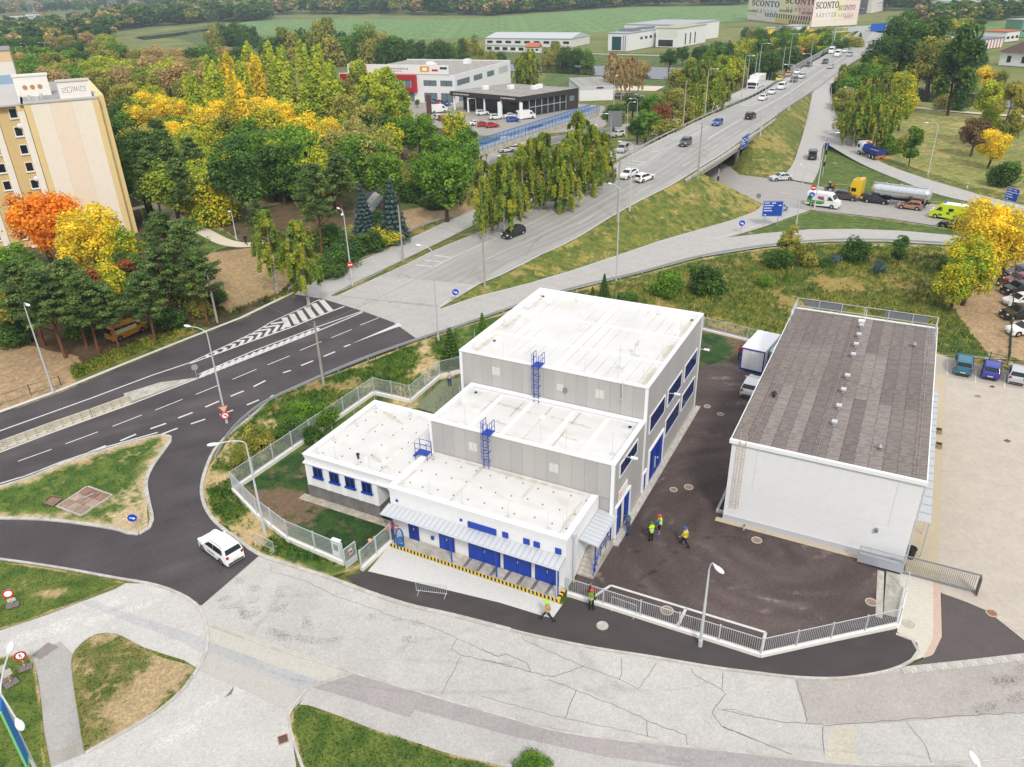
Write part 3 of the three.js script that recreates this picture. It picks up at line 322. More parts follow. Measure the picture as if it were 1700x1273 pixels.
// ---------------------------------------------------------------- painted road markings and sealed cracks
const mark = [], dash = (a, b, w = 0.15, y = 0.028) => mark.push(ribbon(pix([a, b]), w, y)), line = (l, w = 0.15, y = 0.028) => mark.push(ribbon(pix(l), w, y));
const mk = tag(obj('road_marking', [ (() => {
  line([[-60, 741], [0, 715.5], [152, 661], [253, 623], [316, 602]], 0.22); line([[316, 602], [420, 553], [450, 535], [488, 517.6], [531, 497]], 0.2); line([[316, 603.5], [420, 565.6], [483, 544], [529, 525], [572, 508.7]], 0.28);
  line([[329, 622], [420, 583], [521, 545], [602, 516.5]], 0.22); line([[-60, 773], [0, 751], [76, 722], [212, 673], [329, 628], [420, 592], [521, 552.5], [602, 518.5]], 0.24);
  for (const [x, y, u, v] of [[30, 766, 86, 746], [109, 737, 163, 717], [187, 708, 236, 689], [258, 681, 303, 663], [325, 655, 362, 640], [386, 630, 426, 613], [444, 606, 481, 591], [498, 582, 534, 567], [550, 561, 584, 547], [598, 540, 629, 527.5]]) dash([x, y], [u, v], 0.14);
  for (const [x, y, u, v] of [[35, 793, 67, 781], [94, 771, 124, 760], [148, 751, 176, 740], [200, 732, 226, 721], [250, 712, 276, 703], [296, 694, 320, 685], [341, 676, 364, 666], [383, 658, 405, 649], [421, 642, 441, 632], [470, 619, 483, 615], [500, 607, 520, 599], [537, 592, 556.5, 584], [571, 576, 582, 572]]) dash([x, y], [u, v], 0.26);
  for (const [x, y, u, v] of [[317, 704, 341, 696], [365, 689, 387, 681], [266, 722, 295, 711], [410, 672.5, 430, 664]]) dash([x, y], [u, v], 0.24);
  line([[0, 803], [51, 787.5], [101, 767], [177, 742], [262, 718]], 0.2); line([[-60, 711], [0, 683.5], [100, 647.5], [200, 606.5], [300, 566.5], [400, 527.5], [488, 485]], 0.55);
  // chevrons between the two lines of the first hatched area
  for (let k = 0; k < 16; k++) { const f = 0.1 + 0.9 * k / 16, a = at(lerp(316, 537, f), lerp(602, 496, f)), b = at(lerp(318, 566, f), lerp(604, 510, f)), mid = a.clone().lerp(b, 0.5), al = at(537, 500).sub(at(318, 603)).setY(0).normalize(); const w = 0.3 + 0.3 * f; if (k < 10) { mid.addScaledVector(al, 0.7 * a.distanceTo(b)); mark.push(ribbon([a, mid], w, 0.028), ribbon([mid, b], w, 0.03)); } else mark.push(ribbon([a.addScaledVector(al, 1.0), b.addScaledVector(al, -0.3)], 0.75, 0.028)); }
  for (let k = 0; k < 17; k++) { const f = 0.02 + 0.72 * k / 17, g = f + 0.035; mark.push(ribbon([at(lerp(329, 602, f), lerp(628, 518.5, f)), at(lerp(329, 602, g), lerp(622, 516.5, g))], 0.6, 0.0275)); }
  mark.push(sheet(pix([[584, 570.5], [652, 541], [662, 536], [668, 541], [655, 544.5]]), 0.028));
  line([[489, 489], [523, 471], [582, 437], [673, 399.5], [749, 368]], 0.12); line([[537, 496], [584, 474.5], [668, 433.5], [736, 402], [799, 371]], 0.12);
  line([[735, 513], [787, 494], [851, 478], [942, 452.5], [1018, 427], [1094, 401], [1170, 379]], 0.12); line([[1188, 397], [1230, 383], [1290, 364]], 0.12); line([[1355, 351], [1472, 364], [1574, 380]], 0.12);
  for (const f of [0.06, 0.24, 0.44, 0.63, 0.8]) dash([lerp(1200, 1580, f), lerp(306, 360, f)], [lerp(1200, 1580, f + 0.07), lerp(306, 360, f + 0.07)], 0.14);
  const H = (f) => A0.map((a, i) => a.clone().lerp(B0[i], f)), seg = (f, i0, i1, w) => mark.push(ribbon(H(f).slice(i0, i1), w, 0.034));
  seg(0.985, 0, 91, 0.16); seg(0.015, 0, 91, 0.12); seg(0.3, 3, 26, 0.16); seg(0.55, 22, 91, 0.2); seg(0.57, 22, 60, 0.1); seg(0.62, 4, 20, 0.1);
  for (let i = 6; i < 88; i += 2) seg(0.79, i, i + 2 - (i % 4 ? 1 : 0), i % 4 ? 0.01 : 0.14);
  for (let i = 0; i < 9; i++) for (let k = 0; k < 3; k++) { const r = 3 + i * 3, t = (k * 0.45), a = A0[r].clone().lerp(A0[r + 1], t), b = B0[r].clone().lerp(B0[r + 1], t); mark.push(ribbon([a.clone().lerp(b, 0.1), a.clone().lerp(b, 0.28)], 0.34, 0.034)); }
  for (let i = 0; i < 14; i++) { const r = 32 + i * 2, a = A0[r], b = B0[r]; mark.push(ribbon([a.clone().lerp(b, 0.1), a.clone().lerp(b, 0.3)], 0.6, 0.034)); if (i < 13) for (const f of [0.1, 0.3]) mark.push(ribbon([A0[r].clone().lerp(B0[r], f), A0[r + 2].clone().lerp(B0[r + 2], f)], 0.14, 0.036)); }
  return mark; })() ], M.paint), 'white painted lines, dashes and chevrons on the roads', 'road marking', null, 'structure');
{ // white box painted in the yard and parking bay lines
  const q = (l, w = 0.17) => ribbon(l, w, 0.03), c = [at(967, 1003), at(1014, 972), at(1271, 1050), at(1263, 1084)], g = [q([c[0], c[1]], 0.2), q([c[1], c[2]], 0.2), q([c[2], c[3]], 0.2), q([at(1124, 1041), at(1139, 1010)], 0.2)];
  for (const [x, y] of [[1573, 600], [1620, 612], [1668, 622], [1716, 633]]) g.push(ribbon([at(x, y), at(x - 1, y + 24)], 0.12, 0.05));
  struct('road_marking', g, M.paint, 'white painted box in the yard and bay lines in the car park', 'road marking');
}
{
  const z = (l, x, y, s) => l.map(([a, b]) => [x + a * s, y + b * s]), r = rng(5), K = MS(0x6e6762), t = (l) => { const P = even(pix(l), 0.35).map((p, i, a) => (i && i < a.length - 1 ? p.add(V((r() - 0.5) * 0.1, 0, (r() - 0.5) * 0.1)) : p)); obj('crack', ribbon(P, 0.022 + 0.02 * r(), 0.02), K, roadN); };
  for (const l of [[[300, 258], [304, 297], [470, 345], [640, 425], [800, 480], [900, 520], [1065, 560], [1150, 595], [1230, 630], [1430, 725], [1475, 708], [1506, 722]], [[1230, 632], [1200, 685], [1250, 715], [1505, 775]], [[1250, 720], [1150, 915]]]) t(z(l, 350, 850, 0.3322));
  for (const l of [[[0, 517], [98, 570], [150, 548], [285, 608], [305, 662]], [[0, 583], [160, 622], [305, 662], [445, 695], [640, 628]], [[420, 712], [590, 778], [900, 900], [1035, 968], [1280, 1060], [1293, 1125]], [[250, 440], [250, 458], [640, 628], [860, 712], [985, 770], [1090, 610]], [[860, 712], [880, 670], [870, 575]], [[590, 780], [520, 955]], [[0, 815], [200, 870], [520, 955], [800, 1010], [1105, 1083]], [[1035, 968], [1040, 1070]], [[1315, 640], [1318, 675], [1505, 778], [1535, 795], [1440, 915], [1500, 1005], [1700, 1085]], [[1505, 778], [1512, 668]], [[1470, 895], [1600, 905], [1700, 940]]]) t(z(l, 800, 940, 0.2647));
  for (const l of [[[0, 812], [150, 845], [350, 880], [480, 888], [450, 760], [415, 645]], [[480, 888], [610, 900], [850, 880], [1100, 860], [1450, 840], [1700, 825]], [[0, 905], [390, 1062]], [[1035, 880], [1140, 1010], [1185, 1120]], [[565, 905], [572, 1060]]]) t(z(l, 1200, 940, 0.2941));
}
{ // rubber tyre marks on the highway
  const z = (l, x, y, s) => l.map(([a, b]) => hw(x + a * s, y + b * s)), T = [[[380, 1045], [450, 1000], [540, 995], [610, 1020], [640, 1060], [600, 1110]], [[370, 1010], [480, 962], [620, 965], [700, 1000]], [[280, 1060], [400, 990], [560, 985], [660, 1015], [690, 1040]]].map((l) => z(l, 1000, 0, 0.253)).concat([[[915, 740], [920, 670], [975, 615], [1030, 640], [1010, 690]], [[725, 810], [760, 780], [880, 800], [960, 770]], [[850, 830], [930, 790], [1010, 800], [1090, 760]], [[1390, 640], [1480, 570], [1600, 520]]].map((l) => z(l, 420, 300, 0.253)), [[[100, 600], [160, 560], [240, 555], [200, 600]], [[130, 690], [200, 590], [330, 500], [440, 440]]].map((l) => z(l, 840, 250, 0.253)));
  struct('tyre_mark', T.map((l) => ribbon(curve(l, 6), 0.22, 0.033)), MS(0x8d8782), 'dark curved tyre marks on the pale highway', 'tyre mark');
}
// ---------------------------------------------------------------- manholes and drains
{
  const hole = (px, py, r, m, label, grate) => { const o = thing('manhole_cover', label, 'manhole cover', at(px, py, 0.02)); obj('frame', new THREE.TorusGeometry(r, 0.05, 6, 24).rotateX(PI / 2).translate(0, 0.03, 0), M.concrete, o); obj('cover', cyl(0, 0.0, 0.045, 0, r * 0.96, 24), m, o); if (grate) obj('rib', [0, 1, 2, 3].map((k) => bc(0, 0.05, (k - 1.5) * r * 0.4, r * 1.4, 0.03, 0.06)), M.rust, o); return o; };
  hole(1000, 1039, 0.36, M.concrete, 'white round manhole cover in the black pavement'); hole(1107, 1014, 0.42, M.brass, 'tan manhole cover behind the yard fence'); hole(1118, 813, 0.3, M.brass, 'smaller of the two manhole covers in the yard drive'); hole(1143, 809, 0.36, M.brass, 'larger of the two manhole covers in the yard drive'); hole(1256, 897, 0.36, M.brass, 'manhole cover near the corner of the white hall'); hole(1174, 623 + 52, 0.3, M.brass, 'manhole cover beside the tall hall, nearer one'); hole(1196, 688, 0.3, M.brass, 'manhole cover far up the yard drive'); hole(1646, 1018, 0.34, M.brass, 'ribbed manhole cover at the edge of the car park driveway', true); hole(1623, 658, 0.3, M.brass, 'manhole cover in the car park near the parked cars'); hole(1508, 1036, 0.36, M.concrete, 'pale round cover in the paver path'); hole(1446, 1000, 0.36, M.brass, 'brown cover in the yard beside the drain slot');
  const dr = (px, py, w, d, label, yaw = 0.4) => { const o = thing('drain_grate', label, 'drain grate', at(px, py, 0.02), yaw); obj('frame', [bc(0, 0.02, d / 2, w, 0.04, 0.05), bc(0, 0.02, -d / 2, w, 0.04, 0.05), bc(w / 2 - 0.025, 0.022, 0, 0.05, 0.04, d - 0.05), bc(-w / 2 + 0.025, 0.022, 0, 0.05, 0.04, d - 0.05)], M.rust, o); obj('slat', Array.from({ length: 6 }, (_, k) => bc(0, 0.015, (k - 2.5) * d / 6.5, w - 0.1, 0.02, d / 14)), M.black, o); };
  dr(470, 1227, 0.55, 0.5, 'dark square drain grate beside the front lawn kerb'); dr(1672, 732, 0.5, 0.4, 'drain grate in the beige car park'); dr(1647, 642, 0.5, 0.35, 'drain grate in front of the parked cars');
  // slot drain in the yard
  const s = thing('drain_channel', 'concrete edged slot drain beside the paver path', 'drain'); obj('edge', [ribbon([at(1462, 948), at(1459, 1026)], 0.45, 0.05), ribbon([at(1484, 952), at(1480, 1024)], 1.0, 0.052)], M.concrete, s); obj('slot', ribbon([at(1470, 950), at(1465, 1024)], 0.32, 0.045), M.black, s);
  // covered shaft of concrete slabs on the island
  const P = [at(146, 811), at(186, 825), at(136, 858), at(97, 843)], t = thing('shaft_cover', 'rust brown concrete slabs covering a shaft on the traffic island', 'shaft cover'), Q = (u, v) => P[0].clone().lerp(P[1], u).lerp(P[3].clone().lerp(P[2], u), v);
  for (let i = 0; i < 3; i++) for (let j = 0; j < 3; j++) { const g = 0.012, q = [Q(i / 3 + g, j / 3 + g), Q((i + 1) / 3 - g, j / 3 + g), Q((i + 1) / 3 - g, (j + 1) / 3 - g), Q(i / 3 + g, (j + 1) / 3 - g)].map((p) => p.setY(0.24 + 0.008 * ((i * 3 + j) % 3))); obj('slab', [sheet(q), ...rail([...q, q[0]], 0.04, 0.02, -0.021)], MS([0xa98472, 0xb59886, 0x9f7a68, 0xc4ab98][(i * 2 + j * 3 + (j > 1 ? 3 : 0)) % 4], { map: tiled(tConcrete, 2) }), t); }
  obj('rim', rail([...P, P[0]], 0.3, 0.23), M.concrete, t); obj('plank', bar(at(136, 827, 0.3), at(156, 819, 0.3), 0.06, 4), M.concrete, t);
  tag(obj('slab', [sheet(pix([[73, 835], [86, 825], [104, 828], [88, 840]], 0.2)), ...rail(pix([[73, 835], [86, 825], [104, 828], [88, 840], [73, 835]]), 0.1, 0.19)], MS(0xa07f70, { map: tiled(tConcrete, 2) })), 'loose brown slab lying beside the shaft cover', 'slab');
}

// ---------------------------------------------------------------- the grey and white hall complex (local: x = a, z = -b)
const siteThing = (name, label, cat, group) => thing(name, label, cat, SITE.clone(), YAW, group);
const roofTex = (bb, st2, seams, s) => { const t = tex(512, 512, (u, v, i, j) => { const k = Math.abs(((u * seams) % 1) - 0.5), st = sm(0.45, 0.5, k) * sm(0.3, 0.9, vn(u * seams * 0.5, v * 5, s)) * 46, d = 14 * (fbm(u * 6, v * 6, s + 1, 3) - 0.5), d0 = 0; let y = 16 * sm(0.55, 0.95, fbm(u * 9 + 3, v * 7, s + 2, 3)); let q = 0; for (const [ax, az, bx2, bz, w] of st2) { const X = lerp(bb[0], bb[2], u), Z = lerp(bb[3], bb[1], v), dx = bx2 - ax, dz = bz - az, t = ((X - ax) * dx + (Z - az) * dz) / (dx * dx + dz * dz); if (t < 0 || t > 1) continue; const e = Math.abs((X - ax) * dz - (Z - az) * dx) / Math.hypot(dx, dz) + 0.25 * (vn(X * 3, Z * 3, s + 5) - 0.5); q = Math.max(q, sm(w * Math.sin(PI * t), 0, e) * (0.4 + 0.6 * vn(X * 2, Z * 2, s + 6))); } y += 46 * q; return [214 + d - st * 0.8 - y * 0.6, 213 + d - st * 0.9 - y * 0.75, 210 + d - st * 1.1 - y * 1.05].map((c) => c + 8 * (hsh(i, j, s) - 0.5)); }); return t; };
const roofMat = (x0, z0, x1, z1, seams, s, st2 = []) => { const t = roofTex([x0, z0, x1, z1], st2, seams, s); t.wrapS = t.wrapT = THREE.ClampToEdgeWrapping; return [MS(0xffffff, { map: t, roughness: 0.7 }), (x, z) => [(x - x0) / (x1 - x0), (z1 - z) / (z1 - z0)]]; };
const complex = siteThing('industrial_building', 'grey and white flat roofed hall complex with blue doors and three roof steps', 'building');
{
  const B = complex, T = 0.3;
  // volumes: walls as slabs with an inner core, roof deck sunk behind a parapet
  const vol = (x0, z0, x1, z1, h, par, y0 = 0) => [bx(x0, y0, z0, x1, h - par, z1)];
  const parapet = (x0, z0, x1, z1, h, par, w, skip = '') => [skip.includes('N') ? null : bx(x0, h - par, z0, x1, h, z0 + w), skip.includes('S') ? null : bx(x0, h - par, z1 - w, x1, h, z1), skip.includes('W') ? null : bx(x0, h - par, z0 + w, x0 + w, h, z1 - w), skip.includes('E') ? null : bx(x1 - w, h - par, z0 + w, x1, h, z1 - w)];
  const cap = (x0, z0, x1, z1, h, w, skip = '') => parapet(x0 - 0.05, z0 - 0.05, x1 + 0.05, z1 + 0.05, h + 0.05, 0.11, w + 0.1, skip);
  const roof = (name, x0, z0, x1, z1, y, seams, s, st2) => { const [m, f] = roofMat(x0, z0, x1, z1, seams, s, st2); return obj(name, sheet([V(x0, y, z0), V(x1, y, z0), V(x1, y, z1), V(x0, y, z1)], 0, f), m, B); };
  // tall hall
  const tall = obj('tall_hall', vol(-16.85, 0.1, -0.2, 16.2, 10.1, 0.45, 0.3), M.clad2, B);
  obj('parapet', [parapet(-16.9, 0.05, -0.15, 16.25, 10.1, 0.45, 0.25)], M.white, B); obj('parapet_cap', cap(-16.95, 0, -0.1, 16.3, 10.15, 0.22), M.trim, B);
  roof('roof', -16.65, 0.3, -0.4, 16.0, 9.68, 17, 201, [-0.9, -16.1].flatMap((x) => [[x, 0.8, x, 5, 0.5], [x, 5.7, x, 10.4, 0.5], [x, 11.2, x, 15.8, 0.5]]));
  // cladding panels, each its own sheet
  const P = [M.cladding, M.clad2, M.clad3];
  const panelsX = (x0, x1, n, y0, y1, z, par) => { for (let i = 0; i < n; i++) { const a = lerp(x0, x1, i / n) + 0.006, b = lerp(x0, x1, (i + 1) / n) - 0.006; obj('wall_panel', bx(a, y0, z, b, y1, z + 0.07), P[(i * 7 + n) % 3], par); } };
  const panelsZ = (z0, z1, n, y0, y1, x, par) => { for (let i = 0; i < n; i++) { const a = lerp(z0, z1, i / n) + 0.008, b = lerp(z0, z1, (i + 1) / n) - 0.008; obj('wall_panel', bx(x, y0, a, x + 0.07, y1, b), P[(i * 5 + n) % 2], par); } };
  panelsX(-16.75, -0.3, 17, 6.9, 10.0, 16.22, tall); panelsZ(0.2, 16.1, 8, 0.35, 10.0, -0.18, tall);
  for (const g of [bx(-0.3, 0.3, 16.15, -0.06, 10.05, 16.33), bx(-16.97, 0.3, 16.15, -16.75, 10.05, 16.33), bx(-0.3, 0.3, -0.03, -0.06, 10.05, 0.2)]) obj('corner_trim', g, M.trim, B);
  obj('plinth', [bx(-16.9, 0, 0, -0.02, 0.34, 16.3), bx(-15.8, 0, 16.3, -0.12, 0.34, 23.36)], M.concrete, B);
  obj('footing_strip', [bx(-0.02, 0, -0.4, 0.42, 0.14, 23.3), bx(-0.1, 0.14, 0.0, 0.16, 0.22, 23.2)], M.kerb, B);
  const ribM = MS(0xe3e2df, { roughness: 0.7 });
  obj('roof_rib', [bx(-8.7, 9.68, 0.4, -8.2, 9.76, 15.9), bx(-16.5, 9.68, 5.2, -8.72, 9.755, 5.55), bx(-8.18, 9.68, 5.2, -0.5, 9.755, 5.55), bx(-16.5, 9.68, 10.6, -8.72, 9.755, 10.95), bx(-8.18, 9.68, 10.6, -0.5, 9.755, 10.95)], ribM, B);
  for (const [x, z] of [[-15, 2], [-11, 3], [-15.4, 8], [-5, 2.5], [-1.4, 4], [-14.9, 13.5], [-2.2, 9.4], [-7, 14.6]]) obj('roof_vent', [cyl(x, 9.68, 9.74, z, 0.3, 12), cyl(x, 9.74, 9.86, z, 0.12, 10)], M.trim, B);
  for (const [x, z] of [[-16.2, 0.9], [-0.9, 0.9], [-15.6, 12.5]]) obj('roof_drain', cyl(x, 9.69, 9.75, z, 0.14, 10), M.darkPlastic, B);
  obj('antenna', [bar(V(-3.2, 9.68, 10.4), V(-3.2, 10.9, 10.4), 0.03), bc(-3.2, 9.72, 10.4, 0.7, 0.08, 0.5), ball(-3.0, 10.95, 10.4, 0.26, 0.3, 1, 1)], M.galvLight, B); obj('antenna', [bar(V(-3.6, 9.68, 13), V(-3.6, 11.5, 13), 0.025), bc(-3.6, 9.72, 13, 0.7, 0.08, 0.4), bar(V(-3.9, 11.3, 13), V(-3.3, 11.3, 13), 0.02)], M.galvLight, B);
  // middle hall
  const mid = obj('middle_hall', vol(-15.75, 16.3, -0.25, 23.2, 7.2, 0.4, 0.3), M.clad2, B);
  obj('parapet', parapet(-15.8, 16.34, -0.2, 23.25, 7.2, 0.4, 0.3), M.white, B); obj('parapet_cap', cap(-15.85, 16.4, -0.12, 23.3, 7.25, 0.3), M.trim, B);
  roof('roof', -15.5, 16.6, -0.5, 22.95, 6.86, 6, 221, [[-13.4, 18, -8.4, 18.4, 0.3], [-7.6, 18.2, -3.4, 18.6, 0.3], [-11.8, 20.7, -10, 20.9, 0.2], [-5.6, 20.6, -3.6, 20.8, 0.2], [-14.6, 22.2, -1, 22.5, 0.2]]);
  panelsX(-15.7, -0.4, 15, 4.2, 7.12, 23.22, mid); panelsZ(16.4, 23.1, 4, 0.35, 7.12, -0.22, mid);
  obj('corner_trim', [bx(-0.36, 0.3, 23.15, -0.1, 7.2, 23.34), bx(-15.88, 4, 23.15, -15.68, 7.2, 23.34)], M.trim, B);
  obj('roof_rib', [-12.6, -9.8, -6, -3.1].map((x) => bx(x - 0.2, 6.86, 16.7, x + 0.2, 6.93, 22.9)), ribM, B);
  for (const [x, z] of [[-13.4, 20], [-4.4, 21.4], [-8, 18.6]]) obj('roof_vent', [cyl(x, 6.86, 6.92, z, 0.28, 12), cyl(x, 6.92, 7.02, z, 0.12, 10)], M.trim, B);
  for (const [x, z] of [[-15, 17.2], [-1.1, 17.2]]) { obj('roof_drain', [bc(x, 6.87, z, 1.2, 0.02, 0.6)], M.galvLight, B); obj('roof_drain', cyl(x, 6.88, 6.94, z, 0.14, 10), M.darkPlastic, B); }
  // front block and office wing: rendered white
  const front = obj('front_block', vol(-15.85, 23.3, -1.25, 29.35, 4.55, 0.3), M.white, B);
  obj('parapet', parapet(-15.9, 23.34, -1.2, 29.4, 4.55, 0.3, 0.4, 'N'), M.white, B); obj('parapet_cap', parapet(-15.94, 23.36, -1.16, 29.44, 4.61, 0.07, 0.46, 'N'), M.trim, B); roof('roof', -15.5, 23.36, -1.6, 29.0, 4.3, 3, 231, [[-14, 23.7, -2, 23.8, 0.35], [-2.1, 24, -2.1, 28.6, 0.3]]);
  const office = obj('office_wing', [bx(-25.25, 1.2, 18.2, -18.05, 4.0, 28.05), bx(-18.05, 0, 18.2, -15.95, 4.0, 26.6)], M.white, B);
  obj('parapet', parapet(-25.3, 18.15, -15.95, 28.1, 4.2, 0.24, 0.4, 'E'), M.white, B); obj('parapet_cap', [parapet(-25.36, 18.09, -15.95, 28.16, 4.27, 0.08, 0.46, 'E'), bx(-25.4, 3.36, 18.1, -25.3, 3.5, 28.2), bx(-25.4, 3.36, 28.1, -15.95, 3.5, 28.22), bx(-18.05, 3.5, 26.6, -15.95, 4.0, 28.08)], M.trim, B); roof('roof', -24.9, 18.5, -15.96, 27.7, 4.02, 4, 241, [[-24.2, 19, -20.6, 20.4, 0.45], [-20.4, 25.6, -18.8, 26.2, 0.5], [-18.9, 26.4, -17.6, 26.6, 0.3]]);
  obj('plinth', [bx(-25.32, 0, 18.13, -18.0, 1.2, 28.13)], M.plinth, B);
  obj('pilaster', [-25.15, -23.15, -21.5, -19.85, -18.25].map((x) => bx(x - 0.14, 1.22, 28.05, x + 0.14, 3.36, 28.11)), M.trim, B);
  // small caps on the roofs
  const caps = (list, y) => { for (const [x, z] of list) obj('roof_cap', cyl(x, y, y + 0.08, z, 0.06, 8, 0.045), M.brass, B); };
  const r = rng(11), cl = []; for (let i = 0; i < 11; i++) for (let j = 0; j < 3; j++) cl.push([-15 + i * 1.32 + (r() - 0.5) * 0.3, 24.4 + j * 1.75 + (r() - 0.5) * 0.3]); caps(cl, 4.3);
  const cm = []; for (let i = 0; i < 5; i++) for (let j = 0; j < 6; j++) cm.push([-24 + i * 1.8 + (r() - 0.5) * 0.5, 19.6 + j * 1.45 + (r() - 0.5) * 0.5]); caps(cm, 4.02);
  obj('roof_pipe', [cyl(-20.9, 4.02, 4.4, 26.5, 0.09, 10), cyl(-20.9, 4.38, 4.5, 26.5, 0.15, 10)], M.darkPlastic, B); obj('roof_pipe', [cyl(-20.2, 4.02, 4.25, 26.4, 0.08, 10)], M.trim, B);
  const rod = (x, z, y, h) => obj('lightning_rod', [bar(V(x, y, z), V(x, y + h, z), 0.014, 5), cyl(x, y, y + 0.07, z, 0.2, 12)], M.galvLight, B);
  for (const [x, z] of [[-16.4, 0.8], [-16.4, 4.5], [-16.4, 9], [-16.4, 14.6], [-13, 15.7], [-10.5, 15.7], [-5.6, 15.7], [-2.8, 15.7], [-0.8, 15.4], [-0.8, 10.5], [-0.8, 5.2], [-8.5, 0.7], [-12.6, 0.7], [-4.2, 0.7], [-0.8, 0.8]]) rod(x, z, 9.68, 1.7);
  for (const [x, z] of [[-15.2, 19.5], [-12.9, 22.6], [-6.3, 22.6], [-4.2, 22.6], [-1, 21.4]]) rod(x, z, 6.86, 1.9);
  for (const [x, z] of [[-15.2, 24.2], [-15, 28.7], [-12.6, 28.7], [-9.8, 28.7], [-6, 28.7], [-3, 28.5], [-1.9, 27.8]]) rod(x, z, 4.3, 1.5);
  for (const [x, z] of [[-24.6, 19], [-24.6, 22], [-24.6, 25], [-24.4, 27.4], [-22.4, 27.5], [-19, 27.5], [-18.4, 18.8], [-21, 18.8]]) rod(x, z, 4.02, 1.4);
  // windows
  const win = (x, z0, z1, y0, y1, n) => { const w = obj('window', [bx(x - 0.05, y0 - 0.1, z0 - 0.12, x + 0.05, y0, z1 + 0.12), bx(x - 0.05, y1, z0 - 0.12, x + 0.05, y1 + 0.1, z1 + 0.12), bx(x - 0.05, y0, z0 - 0.12, x + 0.05, y1, z0), bx(x - 0.05, y0, z1, x + 0.05, y1, z1 + 0.12)], M.trim, B); obj('frame', [...Array.from({ length: n + 1 }, (_, i) => { const z = lerp(z0 + 0.04, z1 - 0.04, i / n); return bx(x - 0.02, y0 + 0.07, z - 0.03, x + 0.035, y1 - 0.07, z + 0.03); }), bx(x - 0.02, y0, z0, x + 0.035, y0 + 0.07, z1), bx(x - 0.02, y1 - 0.07, z0, x + 0.035, y1, z1)], M.blue, w); for (let i = 0; i < n; i++) obj('pane', bx(x - 0.02, y0 + 0.08, lerp(z0, z1, i / n) + 0.06, x + 0.02, y1 - 0.08, lerp(z0, z1, (i + 1) / n) - 0.06), M.glass, w); };
  for (const [a, b] of [[11.3, 15.2], [6.3, 10.3], [1.2, 5.2]]) win(-0.1, a, b, 5.5, 7.0, 6);
  for (const [a, b] of [[6.25, 10.35], [1.2, 5.3]]) win(-0.1, a, b, 2.5, 4.05, 6);
  win(-0.14, 18.2, 22.0, 5.45, 6.5, 5);
  const win2 = (x0, x1, y0, y1, z) => { const w = obj('window', [bx(x0 - 0.08, y0 - 0.12, z - 0.02, x1 + 0.08, y0, z + 0.16), bx(x0, y0, z - 0.02, x0 + 0.09, y1, z + 0.06), bx(x1 - 0.09, y0, z - 0.02, x1, y1, z + 0.06), bx(x0 + 0.09, y1 - 0.09, z - 0.02, x1 - 0.09, y1, z + 0.06), bx((x0 + x1) / 2 - 0.05, y0, z - 0.02, (x0 + x1) / 2 + 0.05, y1 - 0.09, z + 0.055)], M.blue, B); for (const [a, b] of [[x0 + 0.09, (x0 + x1) / 2 - 0.05], [(x0 + x1) / 2 + 0.05, x1 - 0.09]]) obj('pane', bx(a, y0, z - 0.01, b, y1 - 0.09, z + 0.02), M.glass, w); };
  for (const x of [-24.5, -22.8, -21.2, -19.55]) win2(x, x + 0.95, 2.25, 3.2, 28.06); win2(-17.5, -16.7, 2.3, 3.15, 26.62);
  obj('door', bx(-16.55, 0.9, 26.6, -15.98, 2.9, 26.68), M.glass, B);
  // doors
  const dbl = (x, z0, z1, y0, y1, leaves) => { const d = obj('door', [bx(x - 0.05, y0, z0 - 0.12, x + 0.14, y1, z0), bx(x - 0.05, y0, z1, x + 0.14, y1, z1 + 0.12), bx(x - 0.05, y1, z0 - 0.12, x + 0.14, y1 + 0.14, z1 + 0.12)], M.trim, B); for (let i = 0; i < leaves; i++) { const a = lerp(z0, z1, i / leaves) + 0.015, b = lerp(z0, z1, (i + 1) / leaves) - 0.015; obj('door_leaf', [bx(x - 0.02, y0, a, x + 0.05, y1 - 0.01, b), bx(x + 0.05, y0 + 0.15, a + 0.12, x + 0.075, y1 - 0.15, a + 0.2), bx(x + 0.05, y0 + 0.15, b - 0.2, x + 0.075, y1 - 0.15, b - 0.12)], i % 2 ? M.deepblue : M.blue, d); } return d; };
  obj('handle', [bx(-0.02, 1.1, 13.3, 0.08, 2.2, 13.36), bx(-0.02, 1.6, 12.55, 0.08, 1.75, 12.7)], M.galvLight, dbl(-0.1, 11.1, 14.9, 0.3, 3.55, 4)); dbl(-0.12, 15.5, 16.25, 0.3, 2.1, 1);
  const md = dbl(-0.14, 19.6, 21.1, 0.3, 3.0, 2); obj('opening', bx(-0.3, 0.3, 21.24, -0.13, 3.0, 21.75), M.black, md); obj('door_leaf', bx(-0.16, 0.3, 21.76, -0.06, 2.99, 22.7), M.blue, md); obj('frame', [bx(-0.2, 0.3, 22.7, 0.02, 3.0, 22.82), bx(-0.2, 3.0, 21.23, 0.02, 3.14, 22.82)], M.trim, md);
  const sgn = (() => { const c = document.createElement('canvas'); c.width = 256; c.height = 128; const g = c.getContext('2d'); g.fillStyle = '#f4f4f2'; g.fillRect(0, 0, 256, 128); g.fillStyle = '#e2673a'; g.fillRect(18, 22, 52, 84); g.fillStyle = '#f4f4f2'; g.fillRect(30, 34, 28, 22); g.fillRect(30, 70, 28, 22); g.fillStyle = '#b9bcc0'; for (let k = 0; k < 4; k++) g.fillRect(88, 26 + k * 22, 140 - k * 12, 8); const t = new THREE.CanvasTexture(c); t.colorSpace = THREE.SRGBColorSpace; return MS(0xffffff, { map: t }); })();
  obj('sign', (() => { const g = new THREE.BoxGeometry(1.9, 1.0, 0.06).rotateY(PI / 2).translate(-0.08, 3.72, 21.25); return g; })(), sgn, B);
